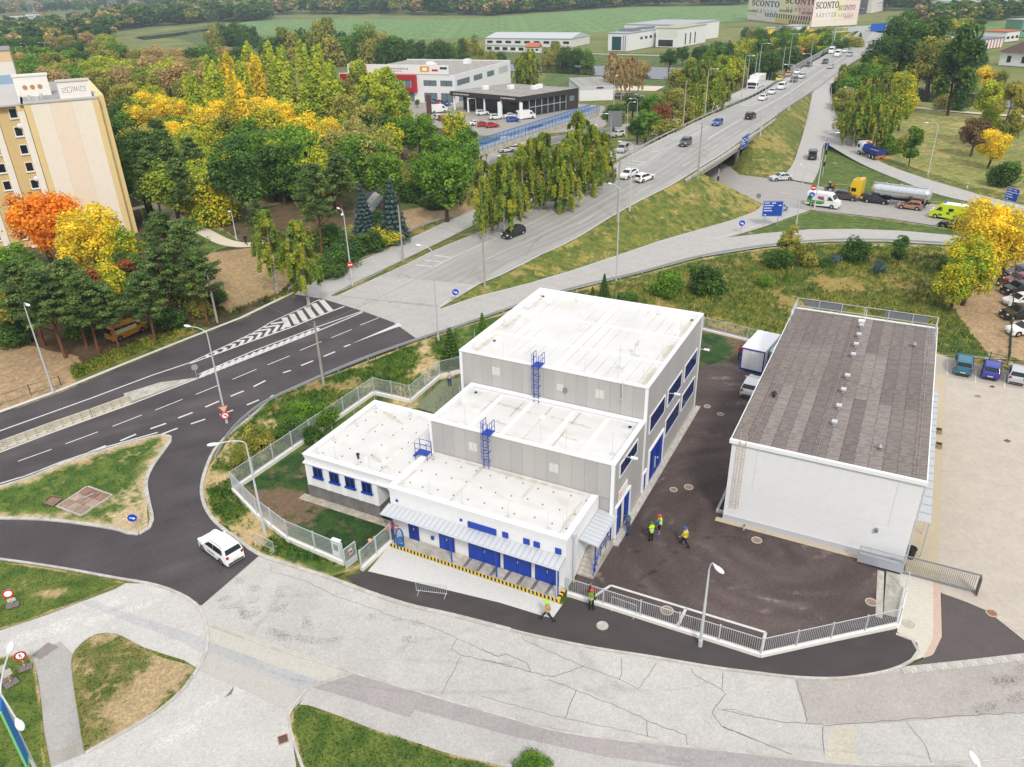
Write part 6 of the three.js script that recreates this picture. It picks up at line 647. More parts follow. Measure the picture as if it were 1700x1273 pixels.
function carProto(kind) {
  if (protos[kind]) return protos[kind];
  const c = CAR[kind], { L: LL, W: WW, H } = c, o = new THREE.Group(), X = (f) => (f - 0.5) * LL, r = kind === 'van' ? 0.35 : 0.32, wf = X(0.82), wr = X(kind === 'van' ? 0.2 : 0.19), y0 = 0.19;
  const bend = (g) => { const p = g.attributes.position; for (let i = 0; i < p.count; i++) { const y = p.getY(i) / H, k = lerp(1, c.t, sm(0.6, 1.0, y)) * (1 - 0.13 * Math.pow(Math.abs(p.getX(i)) / (LL / 2), 6)); p.setZ(i, p.getZ(i) * k); } g.deleteAttribute('normal'); g.computeVertexNormals(); return g; };
  const s = new THREE.Shape(); s.moveTo(X(1), y0 + 0.02); s.lineTo(wf + r + 0.06, y0); s.absarc(wf, r, r + 0.06, 0, PI, false); s.lineTo(wr + r + 0.06, y0); s.absarc(wr, r, r + 0.06, 0, PI, false); s.lineTo(X(0), y0 + 0.02);
  c.top.forEach(([f, y]) => s.lineTo(X(f), y * H));
  const body = new THREE.ExtrudeGeometry(s, { depth: WW - 0.16, bevelEnabled: true, bevelSize: 0.07, bevelOffset: -0.07, bevelThickness: 0.08, bevelSegments: 3, curveSegments: 8 }).translate(0, 0, -(WW - 0.16) / 2);
  obj('body', bend(norm(body)), PAINT, o);
  obj('underbody', bx(X(0.03), 0.16, -WW * 0.4, X(0.97), 0.4, WW * 0.4), M.black, o);
  for (const sd of [-1, 1]) { const pieces = kind === 'van' ? [c.sw] : [c.sw.filter(([f]) => f < c.b).concat([[c.b - 0.008, c.sw.reduce((a, q) => Math.max(a, q[1]), 0)], [c.b - 0.008, c.sw[0][1]]]), [[c.b + 0.008, c.sw[0][1]], [c.b + 0.008, c.sw.reduce((a, q) => Math.max(a, q[1]), 0)], ...c.sw.filter(([f]) => f > c.b)]]; for (const q of pieces) { const w = new THREE.Shape(q.map(([f, y]) => new THREE.Vector2(X(f), y * H))), g = new THREE.ExtrudeGeometry(w, { depth: 0.02, bevelEnabled: false }).translate(0, 0, -0.01 + sd * (WW / 2 + 0.004)); obj('side_window', bend(norm(g)), M.glass, o); } obj('mirror', rb(X(0.67), H * 0.64, sd > 0 ? WW / 2 - 0.06 : -WW / 2 - 0.16, X(0.67) + 0.14, H * 0.64 + 0.15, sd > 0 ? WW / 2 + 0.16 : -WW / 2 + 0.06, 0.04), PAINT, o);
    obj('headlight', bend(norm(rb(X(0.935), H * 0.44, sd * WW * 0.4 - 0.17, X(0.992), H * 0.54, sd * WW * 0.4 + 0.17, 0.03))), headM, o); obj('taillight', bend(norm(rb(X(0) - 0.015, H * 0.5, sd * WW * 0.41 - 0.12, X(0.03), H * 0.64, sd * WW * 0.41 + 0.13, 0.03))), tailM, o); }
  const pane = ([[fa, ya], [fb, yb]], out, name) => { const a = WW / 2 * 0.88, n = V((yb - ya) * H, -(fb - fa) * LL, 0).normalize().multiplyScalar(out), q = [[fa, ya, -a], [fa, ya, a], [fb, yb, a], [fb, yb, -a]].map(([f, y, z]) => V(X(f), y * H, z).add(n)), p = []; for (const k of [0, 1, 2, 0, 2, 3]) p.push(...q[k].toArray()); obj(name, bend(norm(geoOf(p))), M.glass, o); };
  pane(c.ws, -0.012, 'windscreen'); pane(c.rw, -0.012, 'rear_window');
  for (const [u, v] of [[X(0.97), X(1) + 0.02], [X(0) - 0.02, X(0.03)]]) obj('bumper', bend(norm(rb(u, 0.22, -WW * 0.44, v, 0.42, WW * 0.44, 0.06))), M.darkPlastic, o); obj('licence_plate', [bc(X(0) - 0.03, 0.52, 0, 0.02, 0.11, 0.5), bc(X(1) + 0.025, 0.34, 0, 0.02, 0.11, 0.5)], M.paint, o);
  if (kind === 'suv' || kind === 'wagon') obj('roof_rail', [-1, 1].map((s2) => tube([V(X(0.12), H - 0.03, s2 * WW * 0.37), V(X(0.17), H + 0.05, s2 * WW * 0.37), V(X(0.48), H + 0.05, s2 * WW * 0.37), V(X(0.53), H - 0.03, s2 * WW * 0.37)], 0.02, 5)), M.darkPlastic, o);
  wheels(o, r, 0.22, [[wf, WW / 2 - 0.13], [wf, -WW / 2 + 0.13], [wr, WW / 2 - 0.13], [wr, -WW / 2 + 0.13]]);
  return (protos[kind] = o);
}
function car(kind, color, px, py, dx, dy, label, { h = 0, onHw, cat, group, name = 'car', extra } = {}) {
  const raise = CAR[kind].H * 0.42, find = (x, y) => { if (!onHw) return at(x, y, h + raise); let k = 0, w; for (let i = 0; i < 30; i++) { w = at(x, y, k + raise); k = 0.5 * k + 0.5 * hwH(w.x, w.z); } return w; };
  const a = find(px, py), b = find(px + dx, py + dy), o = carProto(kind).clone(), d = b.clone().sub(a); o.name = numbered(name); scene.add(o);
  const y = onHw ? hwH(a.x, a.z) + 0.035 : h + 0.03; o.position.set(a.x, y, a.z); o.rotation.y = Math.atan2(-d.z, d.x); if (onHw) o.rotation.z = Math.atan2(hwH(b.x, b.z) - hwH(a.x, a.z), Math.hypot(d.x, d.z));
  o.traverse((m) => { if (m.material === PAINT) m.material = paint(color); }); tag(o, label, cat ?? (kind.includes('van') ? 'van' : 'car'), group); extra?.(o); return o;
}
const Wh = 0xe9ebec, Si = 0xaeb3b6, Bk = 0x14171a, Gy = 0x3b4044;
car('suv', 0xf4f5f5, 366, 906, -42, -31, 'white SUV with roof rails driving on the dark side road', { extra: (o) => { o.scale.setScalar(0.94); obj('cladding', [-1, 1].map((s) => bx(-1.35, 0.22, s * 0.86 - 0.07, 1.1, 0.36, s * 0.86 + 0.07)), M.darkPlastic, o); for (const s of [-1, 1]) obj('door_lettering', bc(-0.1, 0.72, s * 0.921, 1.0, 0.12, 0.01), M.steel, o); } });
car('hatch', Bk, 853, 385, -30, 12, 'black hatchback coming towards the white hatching on the highway', { onHw: 1 });
car('sedan', Wh, 1044, 288, -25, 12, 'white saloon coming down the highway beside another white car', { onHw: 1 }); car('hatch', 0xf2f4f4, 1070, 294, 26, -9, 'white hatchback with dark rear window climbing the highway', { onHw: 1 });
car('suv', Gy, 1138, 236, -18, 11, 'dark grey car coming over the bridge end', { onHw: 1 }); car('hatch', 0x2650a6, 1191, 203, -17, 9, 'blue car beside the hatched boxes on the highway', { onHw: 1 }); car('suv', 0x1c1f26, 1246, 192, 18, -9, 'dark car driving away on the near lane above the bank', { onHw: 1 });
const hwg = (k, c, x, y, s, l) => car(k, c, x, y, s * 14, -s * 8.5, l, { onHw: 1 });
hwg('sedan', Wh, 1267, 162, -1, 'white car abreast of the white box truck'); hwg('hatch', 0xdfe3e6, 1282, 152, -1, 'silver white car second in the oncoming line above the truck'); hwg('minivan', Wh, 1298, 143, -1, 'white van in the oncoming line right of the truck'); hwg('hatch', 0xd9b823, 1294, 131, -1, 'yellow car on the far lane of the viaduct'); hwg('sedan', 0xb07a4c, 1309, 123, -1, 'tan coloured car behind the yellow one on the viaduct'); hwg('sedan', Wh, 1324, 119, -1, 'white car at the head of the far lane group'); hwg('wagon', 0xc9ced2, 1331, 126, -1, 'pale silver estate beside the far lane group'); hwg('suv', 0x555c60, 1318, 132, -1, 'grey car between the pale cars on the viaduct'); hwg('suv', 0x30353a, 1343, 107, -1, 'dark car alone on the far lane of the viaduct'); hwg('suv', 0x3f454a, 1370, 102, -1, 'dark car ahead of the white vans on the viaduct'); hwg('wagon', 0xd5d9dc, 1379, 110, 1, 'white car driving away near the viaduct edge'); hwg('van', Wh, 1381, 84, -1, 'large white van on the left of the pair far along the viaduct'); hwg('van', Wh, 1391, 89, -1, 'large white van on the right of the pair far along the viaduct'); hwg('sedan', Wh, 1403, 84, -1, 'white car behind the pair of white vans'); hwg('suv', Si, 1411, 90, -1, 'silver car right of the pair of white vans'); hwg('sedan', Wh, 1408, 74, -1, 'white car farthest along the viaduct'); hwg('hatch', 0x9c1f2a, 1445, 77, 1, 'red car driving away at the far end of the viaduct');
car('sedan', 0xf0f1f1, 1202, 163, -12, 7, 'white car on the slip road below the noise wall', { h: 3.6 }); car('suv', Wh, 1025, 222, -20, 4, 'white SUV leaving along the side street behind the sign back'); car('minivan', Si, 1034, 246, -14, 10, 'silver van on the slip road behind the birches');
car('sedan', 0xc4c9cc, 1297, 294, -30, 2, 'silver saloon turning at the foot of the bridge bank'); car('minivan', 0x1e2529, 1349, 256, 1, -16, 'black van driving up the ramp', { h: 0.6 });
car('suv', 0x4d3b36, 1405, 325, 24, 3, 'brown car queueing in front of the yellow tractor unit'); car('wagon', 0x17181d, 1455, 331, 24, 3, 'black car beside the tanker'); car('hatch', 0xa5745c, 1511, 341, -26, -3, 'copper coloured hatchback below the tanker rear'); car('wagon', 0x1d2738, 1584, 372, -24, -4, 'dark blue estate half behind the yellow tree'); car('hatch', 0x8fb2c8, 1293, 345, 20, -8, 'light blue car partly behind the blue direction sign');
car('suv', 0x0f6b80, 1600, 603, 2, -20, 'teal SUV parked first in the bay behind the white hall'); car('hatch', 0x1b2f9e, 1646, 611, 3, -20, 'bright blue hatchback parked between teal and silver cars'); car('hatch', 0xb9bcc0, 1690, 619, 3, -20, 'silver hatchback parked at the right edge of the bays'); car('hatch', Wh, 1250, 639, 14, -22, 'white car parked along the far side of the white hall');
car('hatch', 0x2d3138, 1693, 451, -16, 1, 'dark car at the far end of the crowded right car park'); car('hatch', 0x8e2430, 1693, 464, -16, 1, 'dark red car in the crowded right car park'); car('suv', 0x16181c, 1692, 479, -16, 1, 'black car behind the white one in the right car park'); car('hatch', Wh, 1694, 498, -16, 1, 'white car with red lights in the right car park'); car('suv', 0x1b1d22, 1693, 519, -16, 1, 'black car nearest the fence end in the right car park'); car('hatch', 0xf0f0ee, 1702, 546, -16, 1, 'white car alone on the dirt beside the dark fence');
for (const [k, c, x, y, l] of [['hatch', 0x3f8fc0, 719, 168, 'light blue'], ['hatch', 0xb0242c, 729, 170, 'dark red'], ['hatch', 0x1b3f9c, 740, 171.5, 'deep blue']]) car(k, c, x, y, 10, 2, l + ' car parked at the foot of the white showroom block');
car('van', Wh, 728, 181, 12, -1, 'white delivery van parked before the showrooms'); car('hatch', Wh, 728, 195, 12, 3, 'white car beside the red one above the green tree'); car('hatch', 0xc01f24, 738, 197, 12, 1, 'bright red car left of the round topped tree');
for (const [k, c, x, y, l] of [['suv', Wh, 800, 187, 'white SUV parked under the dark showroom canopy'], ['suv', Wh, 823, 194, 'white car left of the flag by the dark showroom'], ['sedan', Wh, 848, 192, 'white saloon right of the flag by the dark showroom'], ['hatch', 0x1b57b8, 852, 198, 'blue car in front of the dark showroom'], ['van', Wh, 873, 191, 'white van in front of the dark showroom glass'], ['hatch', 0xc3242a, 802, 206, 'red car left of two at the showroom forecourt edge'], ['hatch', 0xbe1d20, 817, 207.5, 'red car right of two at the showroom forecourt edge'], ['sedan', Wh, 791, 204, 'white car behind the two red cars'], ['hatch', 0xc2302a, 889, 214, 'red car below the footbridge'], ['hatch', 0x2a2c30, 900, 212, 'dark car below the footbridge'], ['hatch', 0x24489a, 811, 241, 'blue car right of two below the footbridge end'], ['sedan', 0x6c93c4, 803, 246, 'pale blue car left of two below the footbridge end'], ['van', Wh, 848, 236, 'white van on the street under the footbridge'], ['hatch', 0xd9dbdc, 841, 248, 'pale car on the street under the footbridge'], ['hatch', Wh, 1026, 158, 'white car first in the row by the sand court'], ['hatch', 0xdfe2e3, 1037, 158, 'white car second in the row by the sand court'], ['hatch', 0x8b3038, 1049, 158, 'dark red car in the row by the sand court'], ['sedan', Si, 1058, 160, 'silver car last in the row by the sand court']]) car(k, c, x, y, 12, -1, l);
// trucks
const orient = (o, a, b) => { const d = b.clone().sub(a); o.position.copy(a).lerp(b, 0.5); o.rotation.y = Math.atan2(-d.z, d.x); return d.length(); };
const ext = (pts, w, bev = 0.06) => { const s = new THREE.Shape(pts.map(([x, y]) => new THREE.Vector2(x, y))); return new THREE.ExtrudeGeometry(s, { depth: w - 2 * bev, bevelEnabled: true, bevelSize: bev, bevelOffset: -bev, bevelThickness: bev, bevelSegments: 2 }).translate(0, 0, -w / 2 + bev); };
function cab(o, x, color, H = 3.0, Lc = 2.1) { const p = typeof color === 'number' ? paint(color) : color; const c = obj('cab', ext([[x - Lc, 0.75], [x - Lc, H], [x - 0.5, H], [x - 0.12, 2.35], [x, 1.5], [x, 0.5], [x - 0.5, 0.45], [x - 0.9, 0.95], [x - 1.7, 0.95], [x - 1.9, 0.75]], 2.4), p, o); obj('windscreen', (() => { const q = [V(x - 0.47, H - 0.35 > 2.4 ? 2.55 : H - 0.1, -1.05), V(x - 0.47, H - 0.35 > 2.4 ? 2.55 : H - 0.1, 1.05), V(x + 0.01, 1.62, 1.08), V(x + 0.01, 1.62, -1.08)]; const s = []; if (H > 2.6) { q[0].set(x - 0.17, 2.4, -1.05); q[1].set(x - 0.17, 2.4, 1.05); } const n = V(0.03, 0.015, 0); q.forEach((v) => v.add(n)); for (const k of [0, 1, 2, 0, 2, 3]) s.push(...q[k].toArray()); return geoOf(s); })(), M.glass, c); for (const s of [-1, 1]) { obj('side_window', [bx(x - 1.35, 1.6, s * 1.2 - 0.012, x - 0.45, 2.3, s * 1.2 + 0.012)], M.glass, c); obj('mirror', rb(x - 0.25, 1.7, s * 1.38 - 0.1, x - 0.1, 2.4, s * 1.38 + 0.1, 0.04), M.black, c); obj('headlight', rb(x - 0.06, 0.62, s * 0.92 - 0.2, x + 0.03, 0.86, s * 0.92 + 0.2, 0.03), headM, c); } obj('grille', bx(x, 0.9, -0.9, x + 0.02, 1.4, 0.9), M.black, c); return c; }
{
  const a = at(1545, 347), b = at(1409, 329), o = thing('tanker_truck', 'yellow tractor with long polished tank trailer waiting at the junction', 'truck'); const Lt = orient(o, a, b), x = Lt / 2; o.position.y = 0.03;
  cab(o, x, 0xe8bd00, 3.75, 2.2); obj('wind_deflector', ext([[x - 2.1, 3.7], [x - 2.1, 3.95], [x - 1.6, 3.95], [x - 0.6, 3.72]], 2.2), paint(0xe8bd00), o); obj('chassis', [bx(-x + 0.3, 0.85, -0.5, x - 2.2, 1.1, 0.5), bx(x - 5, 0.75, -1.1, x - 2.3, 1.15, 1.1)], M.black, o); obj('side_skirt', [bx(x - 4.2, 0.45, 1.1, x - 2.4, 0.95, 1.22), bx(x - 4.2, 0.45, -1.22, x - 2.4, 0.95, -1.1)], paint(0xe8bd00), o);
  const tk = obj('tank', [new THREE.CapsuleGeometry(1.18, Lt - 6.2, 6, 28).rotateZ(PI / 2).translate(-1.7, 2.3, 0)], M.chrome, o); obj('ring', Array.from({ length: 7 }, (_, k) => new THREE.TorusGeometry(1.19, 0.03, 6, 28).rotateY(PI / 2).translate(lerp(-x + 1.6, x - 4.2, k / 6), 2.3, 0)), M.galv, tk); obj('walkway', [bx(-x + 1.2, 3.47, -0.3, x - 4, 3.52, 0.3), bx(-x + 1, 1.05, -1.1, -x + 1.1, 1.5, 1.1)], M.galv, tk); obj('side_guard', [bx(-x + 4.4, 0.5, 1.1, x - 5, 0.9, 1.16), bx(-x + 4.4, 0.5, -1.16, x - 5, 0.9, -1.1)], M.steel, o); obj('manhole', Array.from({ length: 3 }, (_, k) => cyl(lerp(-x + 3, x - 6, k / 2), 3.4, 3.65, 0, 0.3, 12)), M.galv, tk); obj('plate', bx(-1.6, 2.1, 1.175, -1.0, 2.5, 1.2), M.orange, tk);
  wheels(o, 0.5, 0.3, [[x - 1.3, 1.02], [x - 1.3, -1.02], [x - 4.6, 1.02], [x - 4.6, -1.02], [-x + 1.5, 1.02], [-x + 1.5, -1.02], [-x + 2.8, 1.02], [-x + 2.8, -1.02], [-x + 4.1, 1.02], [-x + 4.1, -1.02]]); obj('taillight', [-1, 1].map((s) => bx(-x + 0.3, 0.9, s * 0.9 - 0.2, -x + 0.36, 1.05, s * 0.9 + 0.2)), tailM, o);
}
{
  const a = at(1466, 269, 0.5), b = at(1424, 252, 0.9), o = thing('tipper_truck', 'white cab tipper truck with blue open body on the curving road', 'truck'); orient(o, a, b); o.position.y = 0.72; o.rotation.z = 0.01; cab(o, 4, 0xe9edf0, 2.95, 2.0); obj('chassis', bx(-3.4, 0.75, -0.5, 2, 1.05, 0.5), M.black, o); const bl = paint(0x10348f); obj('tipper_body', [bx(-3.7, 1.15, -1.22, 1.5, 1.25, 1.22), bx(-3.7, 1.25, -1.22, 1.5, 2.0, -1.14), bx(-3.7, 1.25, 1.14, 1.5, 2.0, 1.22), bx(1.42, 1.25, -1.14, 1.5, 2.6, 1.14), bx(-3.7, 1.25, -1.14, -3.62, 2.0, 1.14)], bl, o); obj('rib', Array.from({ length: 6 }, (_, k) => [bx(-3.5 + k * 0.95, 1.25, 1.22, -3.4 + k * 0.95, 2.0, 1.27), bx(-3.5 + k * 0.95, 1.25, -1.27, -3.4 + k * 0.95, 2.0, -1.22)]), bl, o); obj('load', bx(-3.62, 1.25, -1.14, 1.42, 1.5, 1.14), MS(0x8a7a66), o); obj('crane', [bar(V(1.75, 1.2, 0), V(1.75, 3.1, 0), 0.16, 8), bar(V(1.75, 3.1, 0), V(1.75, 2.6, 0.9), 0.12, 8)], M.orange, o); obj('rear_panel', bx(-3.78, 0.6, -1.1, -3.7, 1.0, 1.1), M.orange, o); wheels(o, 0.5, 0.3, [[2.9, 1.0], [2.9, -1.0], [-1.2, 1.0], [-1.2, -1.0], [-2.5, 1.0], [-2.5, -1.0]]); obj('taillight', [-1, 1].map((s) => bx(-3.8, 0.7, s * 0.9 - 0.2, -3.78, 0.9, s * 0.9 + 0.2)), tailM, o);
}
{
  const a = at(1262, 145, 5.2), b = at(1246, 154, 5.0), o = thing('box_truck', 'white box truck coming down the slip road beside the viaduct', 'truck'); orient(o, a, b); o.position.y = 5.0; o.scale.setScalar(1.25); cab(o, 4.4, 0xeef0f1, 2.9, 1.9); obj('box', rb(-4.2, 1.0, -1.25, 2.4, 3.7, 1.25, 0.05), paint(0xf0f1f2), o); obj('chassis', bx(-4, 0.7, -0.5, 3, 1, 0.5), M.black, o); wheels(o, 0.48, 0.28, [[3.2, 1.02], [3.2, -1.02], [-2.6, 1.02], [-2.6, -1.02]]);
}
car('van', 0xeef1ef, 1367, 333, 28, 4, 'white delivery van with green and magenta side graphics', { extra: (o) => { const g1 = MS(0x4fa83a, { roughness: 0.4 }), g2 = MS(0xb9408a, { roughness: 0.4 }), g3 = MS(0x2c6b2a, { roughness: 0.4 }); for (const s of [-1, 1]) { const z = s * 1.025; obj('graphic', [bc(-1.1, 0.95, z, 3.2, 0.5, 0.008)], g1, o); obj('graphic', [bc(-2.2, 1.5, z, 0.8, 0.6, 0.008), bc(-0.6, 0.7, z * 1.001, 1.4, 0.25, 0.01)], g3, o); obj('graphic', [bc(-0.2, 1.75, z, 1.1, 0.5, 0.008), bc(0.1, 1.42, z, 0.9, 0.12, 0.008)], g2, o); } obj('graphic', bc(-2.955, 1.2, 0, 0.008, 1.6, 1.5), g1, o); } });
car('van', 0xc9dd10, 1576, 353, -28, -4, 'fluorescent yellow ambulance with green blocks and white roof', { cat: 'ambulance', name: 'ambulance', extra: (o) => { const g = MS(0x1c7f3c, { roughness: 0.4 }); for (const s of [-1, 1]) { obj('green_block', [0, 1, 2, 3].map((k) => bc(-2.3 + k * 1.15, k % 2 ? 0.75 : 1.15, s * 1.026, 0.6, 0.36, 0.01)), g, o); obj('side_window', bc(-0.4, 1.72, s * 1.022, 0.8, 0.5, 0.02), M.glass, o); } obj('roof', rb(-2.7, 2.52, -0.85, 1.1, 2.64, 0.85, 0.05), M.trim, o); obj('beacon', [bc(0.9, 2.7, 0, 0.2, 0.14, 1.3)], MS(0x1f57d0), o); } });
{ // old yellow van in the wood
  const a = at(183, 568), b = at(240, 545), o = thing('camper_van', 'old yellow and cream van standing under the pines', 'van'); orient(o, a, b); const g = car('minivan', 0xc98a18, 0, 0, 1, 0, ''); scene.remove(g); names.car--; for (const m of [...g.children]) o.add(m); obj('cream_panel', [bc(-0.6, 1.25, 0.975, 3.0, 0.5, 0.01), bc(-0.6, 1.25, -0.975, 3.0, 0.5, 0.01)], MS(0xe0cf9a), o); obj('roof', rb(-2.2, 1.93, -0.8, 0.8, 2.08, 0.8, 0.05), MS(0xc98a18), o); o.position.y = 0;
}
{ // motorcycle
  const w = at(1377, 317), w2 = at(1369, 316), o = thing('motorcycle', 'black motorcycle in front of the tanker cab', 'motorcycle', w.setY(0.03)); const d = w2.clone().sub(w); o.rotation.y = Math.atan2(-d.z, d.x); for (const x of [-0.7, 0.7]) { const m = obj('wheel', new THREE.TorusGeometry(0.28, 0.07, 8, 20), M.rubber, o); m.position.set(x, 0.34, 0); obj('rim', new THREE.CylinderGeometry(0.2, 0.2, 0.06, 12).rotateX(PI / 2), M.steel, m); } obj('body', [rb(-0.55, 0.45, -0.16, 0.45, 0.8, 0.16, 0.06), bar(V(0.7, 0.34, 0), V(0.45, 1.0, 0), 0.05), bar(V(0.45, 1.0, -0.35), V(0.45, 1.0, 0.35), 0.025)], M.black, o); obj('seat', rb(-0.7, 0.78, -0.14, 0.15, 0.9, 0.14, 0.05), M.darkPlastic, o); obj('top_case', rb(-1.0, 0.9, -0.25, -0.55, 1.35, 0.25, 0.05), M.red, o); obj('headlight', ball(0.62, 0.85, 0, 0.1), headM, o);
}

// ---------------------------------------------------------------- people: one smooth skin per body, clothes as inflated skins of the same bones
const SKIN = MS(0xb98a6c, { roughness: 0.7 });
function fieldMesh(bones, grow, lo, size, res) {
  const mc = fieldMesh.mc[res] ??= new MarchingCubes(res, SKIN, false, false, 60000); mc.isolation = 0; mc.field.fill(-1);
  const d = new Float32Array(res ** 3).fill(9), cell = size / res, k = 0.035;
  for (const [a, b, ra, rb2] of bones) {
    const R = Math.max(ra, rb2) + grow + 0.09, l = [0, 1, 2].map((i) => Math.max(1, Math.floor((Math.min(a[i], b[i]) - R - lo[i]) / cell))), u = [0, 1, 2].map((i) => Math.min(res - 2, Math.ceil((Math.max(a[i], b[i]) + R - lo[i]) / cell)));
    const ex = b[0] - a[0], ey = b[1] - a[1], ez = b[2] - a[2], e2 = ex * ex + ey * ey + ez * ez + 1e-9;
    for (let z = l[2]; z <= u[2]; z++) for (let y = l[1]; y <= u[1]; y++) for (let x = l[0]; x <= u[0]; x++) {
      const px = lo[0] + x * cell - a[0], py = lo[1] + y * cell - a[1], pz = lo[2] + z * cell - a[2], t = clamp((px * ex + py * ey + pz * ez) / e2, 0, 1);
      const v = Math.hypot(px - ex * t, py - ey * t, pz - ez * t) - lerp(ra, rb2, t) - grow, i = z * res * res + y * res + x, h = clamp(0.5 + 0.5 * (d[i] - v) / k, 0, 1); d[i] = d[i] > 8 ? v : d[i] * (1 - h) + v * h - k * h * (1 - h);
    }
  }
  for (let i = 0; i < d.length; i++) mc.field[i] = -d[i];
  mc.update(); const n = mc.count, p = new Float32Array(n * 3), q = new Float32Array(n * 3);
  for (let i = 0; i < n; i++) for (let c = 0; c < 3; c++) { p[i * 3 + c] = lo[c] + (mc.positionArray[i * 3 + c] + 1) * res / 2 * cell; q[i * 3 + c] = mc.normalArray[i * 3 + c]; }
  const g = new THREE.BufferGeometry(); g.setAttribute('position', new THREE.BufferAttribute(p, 3)); g.setAttribute('normal', new THREE.BufferAttribute(q, 3)); g.deleteAttribute('normal'); g.computeVertexNormals(); return g;
}
fieldMesh.mc = {};
// pose: hip height, lean, angles of legs (forward swing, knee bend) and arms (forward swing, side swing, elbow bend); faces +z
function person(pos, yaw, label, p, c) {
  const o = thing('person', label, 'person', pos, yaw), S = (p.tall ?? 1.76) / 1.76;
  const lean = p.lean ?? 0.03, hipY = 0.93 - (p.crouch ?? 0), hip = [0, hipY, 0], up = (d, f = 0) => [f, hipY + d * Math.cos(lean), d * Math.sin(lean)];
  const chest = up(0.4), neck = up(0.55), head = [0, up(0.7)[1], up(0.7)[2] + 0.03], B = { torso: [], legs: [], arms: [], sleeves: [], feet: [], head: [], hands: [] };
  B.torso.push([hip, up(0.2), 0.145, 0.13], [up(0.2), chest, 0.13, 0.15], [up(0.42, -0.12), up(0.42, 0.12), 0.11, 0.11], [[-0.07, hipY, 0], [0.07, hipY, 0], 0.12, 0.12]); B.head.push([neck, up(0.6), 0.06, 0.055], [[head[0], head[1] - 0.05, head[2] + 0.02], [head[0], head[1] + 0.05, head[2] - 0.01], 0.078, 0.098], [[0, head[1] - 0.01, head[2] + 0.09], [0, head[1] - 0.03, head[2] + 0.115], 0.012, 0.016], [[-0.1, head[1], head[2]], [-0.1, head[1] - 0.03, head[2]], 0.016, 0.012], [[0.1, head[1], head[2]], [0.1, head[1] - 0.03, head[2]], 0.016, 0.012]);
  for (const s of [-1, 1]) {
    const [sw, kn] = (s < 0 ? p.legL : p.legR) ?? [0, 0.03], H = [s * 0.095, hipY - 0.03, 0], K = [s * 0.11, H[1] - 0.43 * Math.cos(sw), 0.43 * Math.sin(sw)], A = [s * 0.115, K[1] - 0.42 * Math.cos(sw - kn), K[2] + 0.42 * Math.sin(sw - kn)];
    B.legs.push([H, K, 0.088, 0.06], [K, A, 0.058, 0.042]); B.feet.push([[A[0], A[1] - 0.03, A[2] - 0.03], [A[0] + s * 0.02, A[1] - 0.045, A[2] + 0.16], 0.05, 0.038]);
    const [f, sd, el] = (s < 0 ? p.armL : p.armR) ?? [0.1, 0.12, 0.25], SH = up(0.5, s * 0.185), dir = (a, b) => [s * Math.sin(b), -Math.cos(a) * Math.cos(b), Math.sin(a) * Math.cos(b)], d1 = dir(f, sd), E = [0, 1, 2].map((i) => SH[i] + 0.29 * d1[i]), d2 = dir(f + el, sd * 0.6), Wr = [0, 1, 2].map((i) => E[i] + 0.25 * d2[i]), at2 = (t, l = 0, q = 0) => [Wr[0] + t * d2[0], Wr[1] + t * d2[1] + q, Wr[2] + t * d2[2] + l];
    B.sleeves.push([SH, E, 0.056, 0.046]); B.arms.push([E, Wr, 0.044, 0.03]); B.hands.push([at2(0.01), at2(0.08), 0.032, 0.034], ...[-0.03, -0.01, 0.012, 0.032].map((l, k) => [at2(0.08, l), at2(0.15 + [0.005, 0.02, 0.015, -0.005][k], l * 1.1), 0.011, 0.009]), [at2(0.03, 0.035), at2(0.09, 0.06), 0.012, 0.01]);
  }
  const lo = [-0.95, -0.06, -0.95], size = 1.92, F = (b, g) => fieldMesh(b, g, lo, size, 96);
  const body = obj('body', F([...B.head, ...B.torso, ...B.legs, ...B.sleeves, ...B.arms, ...B.hands, ...B.feet], 0), c.skin ?? SKIN, o);
  obj('trousers', F(c.shorts ? B.legs.filter((_, i) => i % 2 === 0).concat([B.torso[3]]) : [...B.legs, B.torso[3], [hip, up(0.06), 0.145, 0.14]], 0.016), c.trousers, o);
  obj('jacket', F([...B.torso, ...B.sleeves, ...(c.short ? [] : B.arms)], 0.018), c.top, o); if (c.vest) { obj('vest', F(B.torso.slice(0, 3), 0.036), c.vest, o); obj('reflective_band', [0.13, 0.26].map((d) => { const q = up(d); return new THREE.TorusGeometry(0.182, 0.022, 6, 20).rotateX(PI / 2).scale(1, 1.2, 1).translate(q[0], q[1], q[2]); }), M.galvLight, o); }
  obj('shoe', F(B.feet, 0.014), c.shoes ?? M.black, o);
  if (c.helmet) obj('helmet', [new THREE.SphereGeometry(0.138, 16, 8, 0, 2 * PI, 0, PI * 0.52).scale(1, 1.05, 1.15).translate(head[0], head[1] + 0.03, head[2]), cyl(head[0], head[1] + 0.02, head[1] + 0.035, head[2] + 0.03, 0.155, 18)], c.helmet, o); else obj('hair', new THREE.SphereGeometry(0.112, 14, 8, 0, 2 * PI, 0, PI * 0.55).rotateX(-0.25).translate(head[0], head[1] + 0.03, head[2] - 0.015), c.hair ?? M.black, o);
  obj('eye', [-1, 1].map((s) => ball(s * 0.035, head[1] + 0.005, head[2] + 0.092, 0.012)), M.black, o);
  o.scale.setScalar(S); return o;
}
const cloth = (h) => MS(h, { roughness: 0.95 }), vest = cloth(0xb8e01a), navy = cloth(0x1d2a4a), hGreen = MS(0x1f7a44, { roughness: 0.4 }), hRed = MS(0xd23a1e, { roughness: 0.4 }), hBlue = MS(0x1c55c0, { roughness: 0.4 }), black = cloth(0x1b1b1e);
const walk = { legL: [0.5, 0.1], legR: [-0.35, 0.35], armL: [-0.4, 0.12, 0.2], armR: [0.4, 0.12, 0.3] };
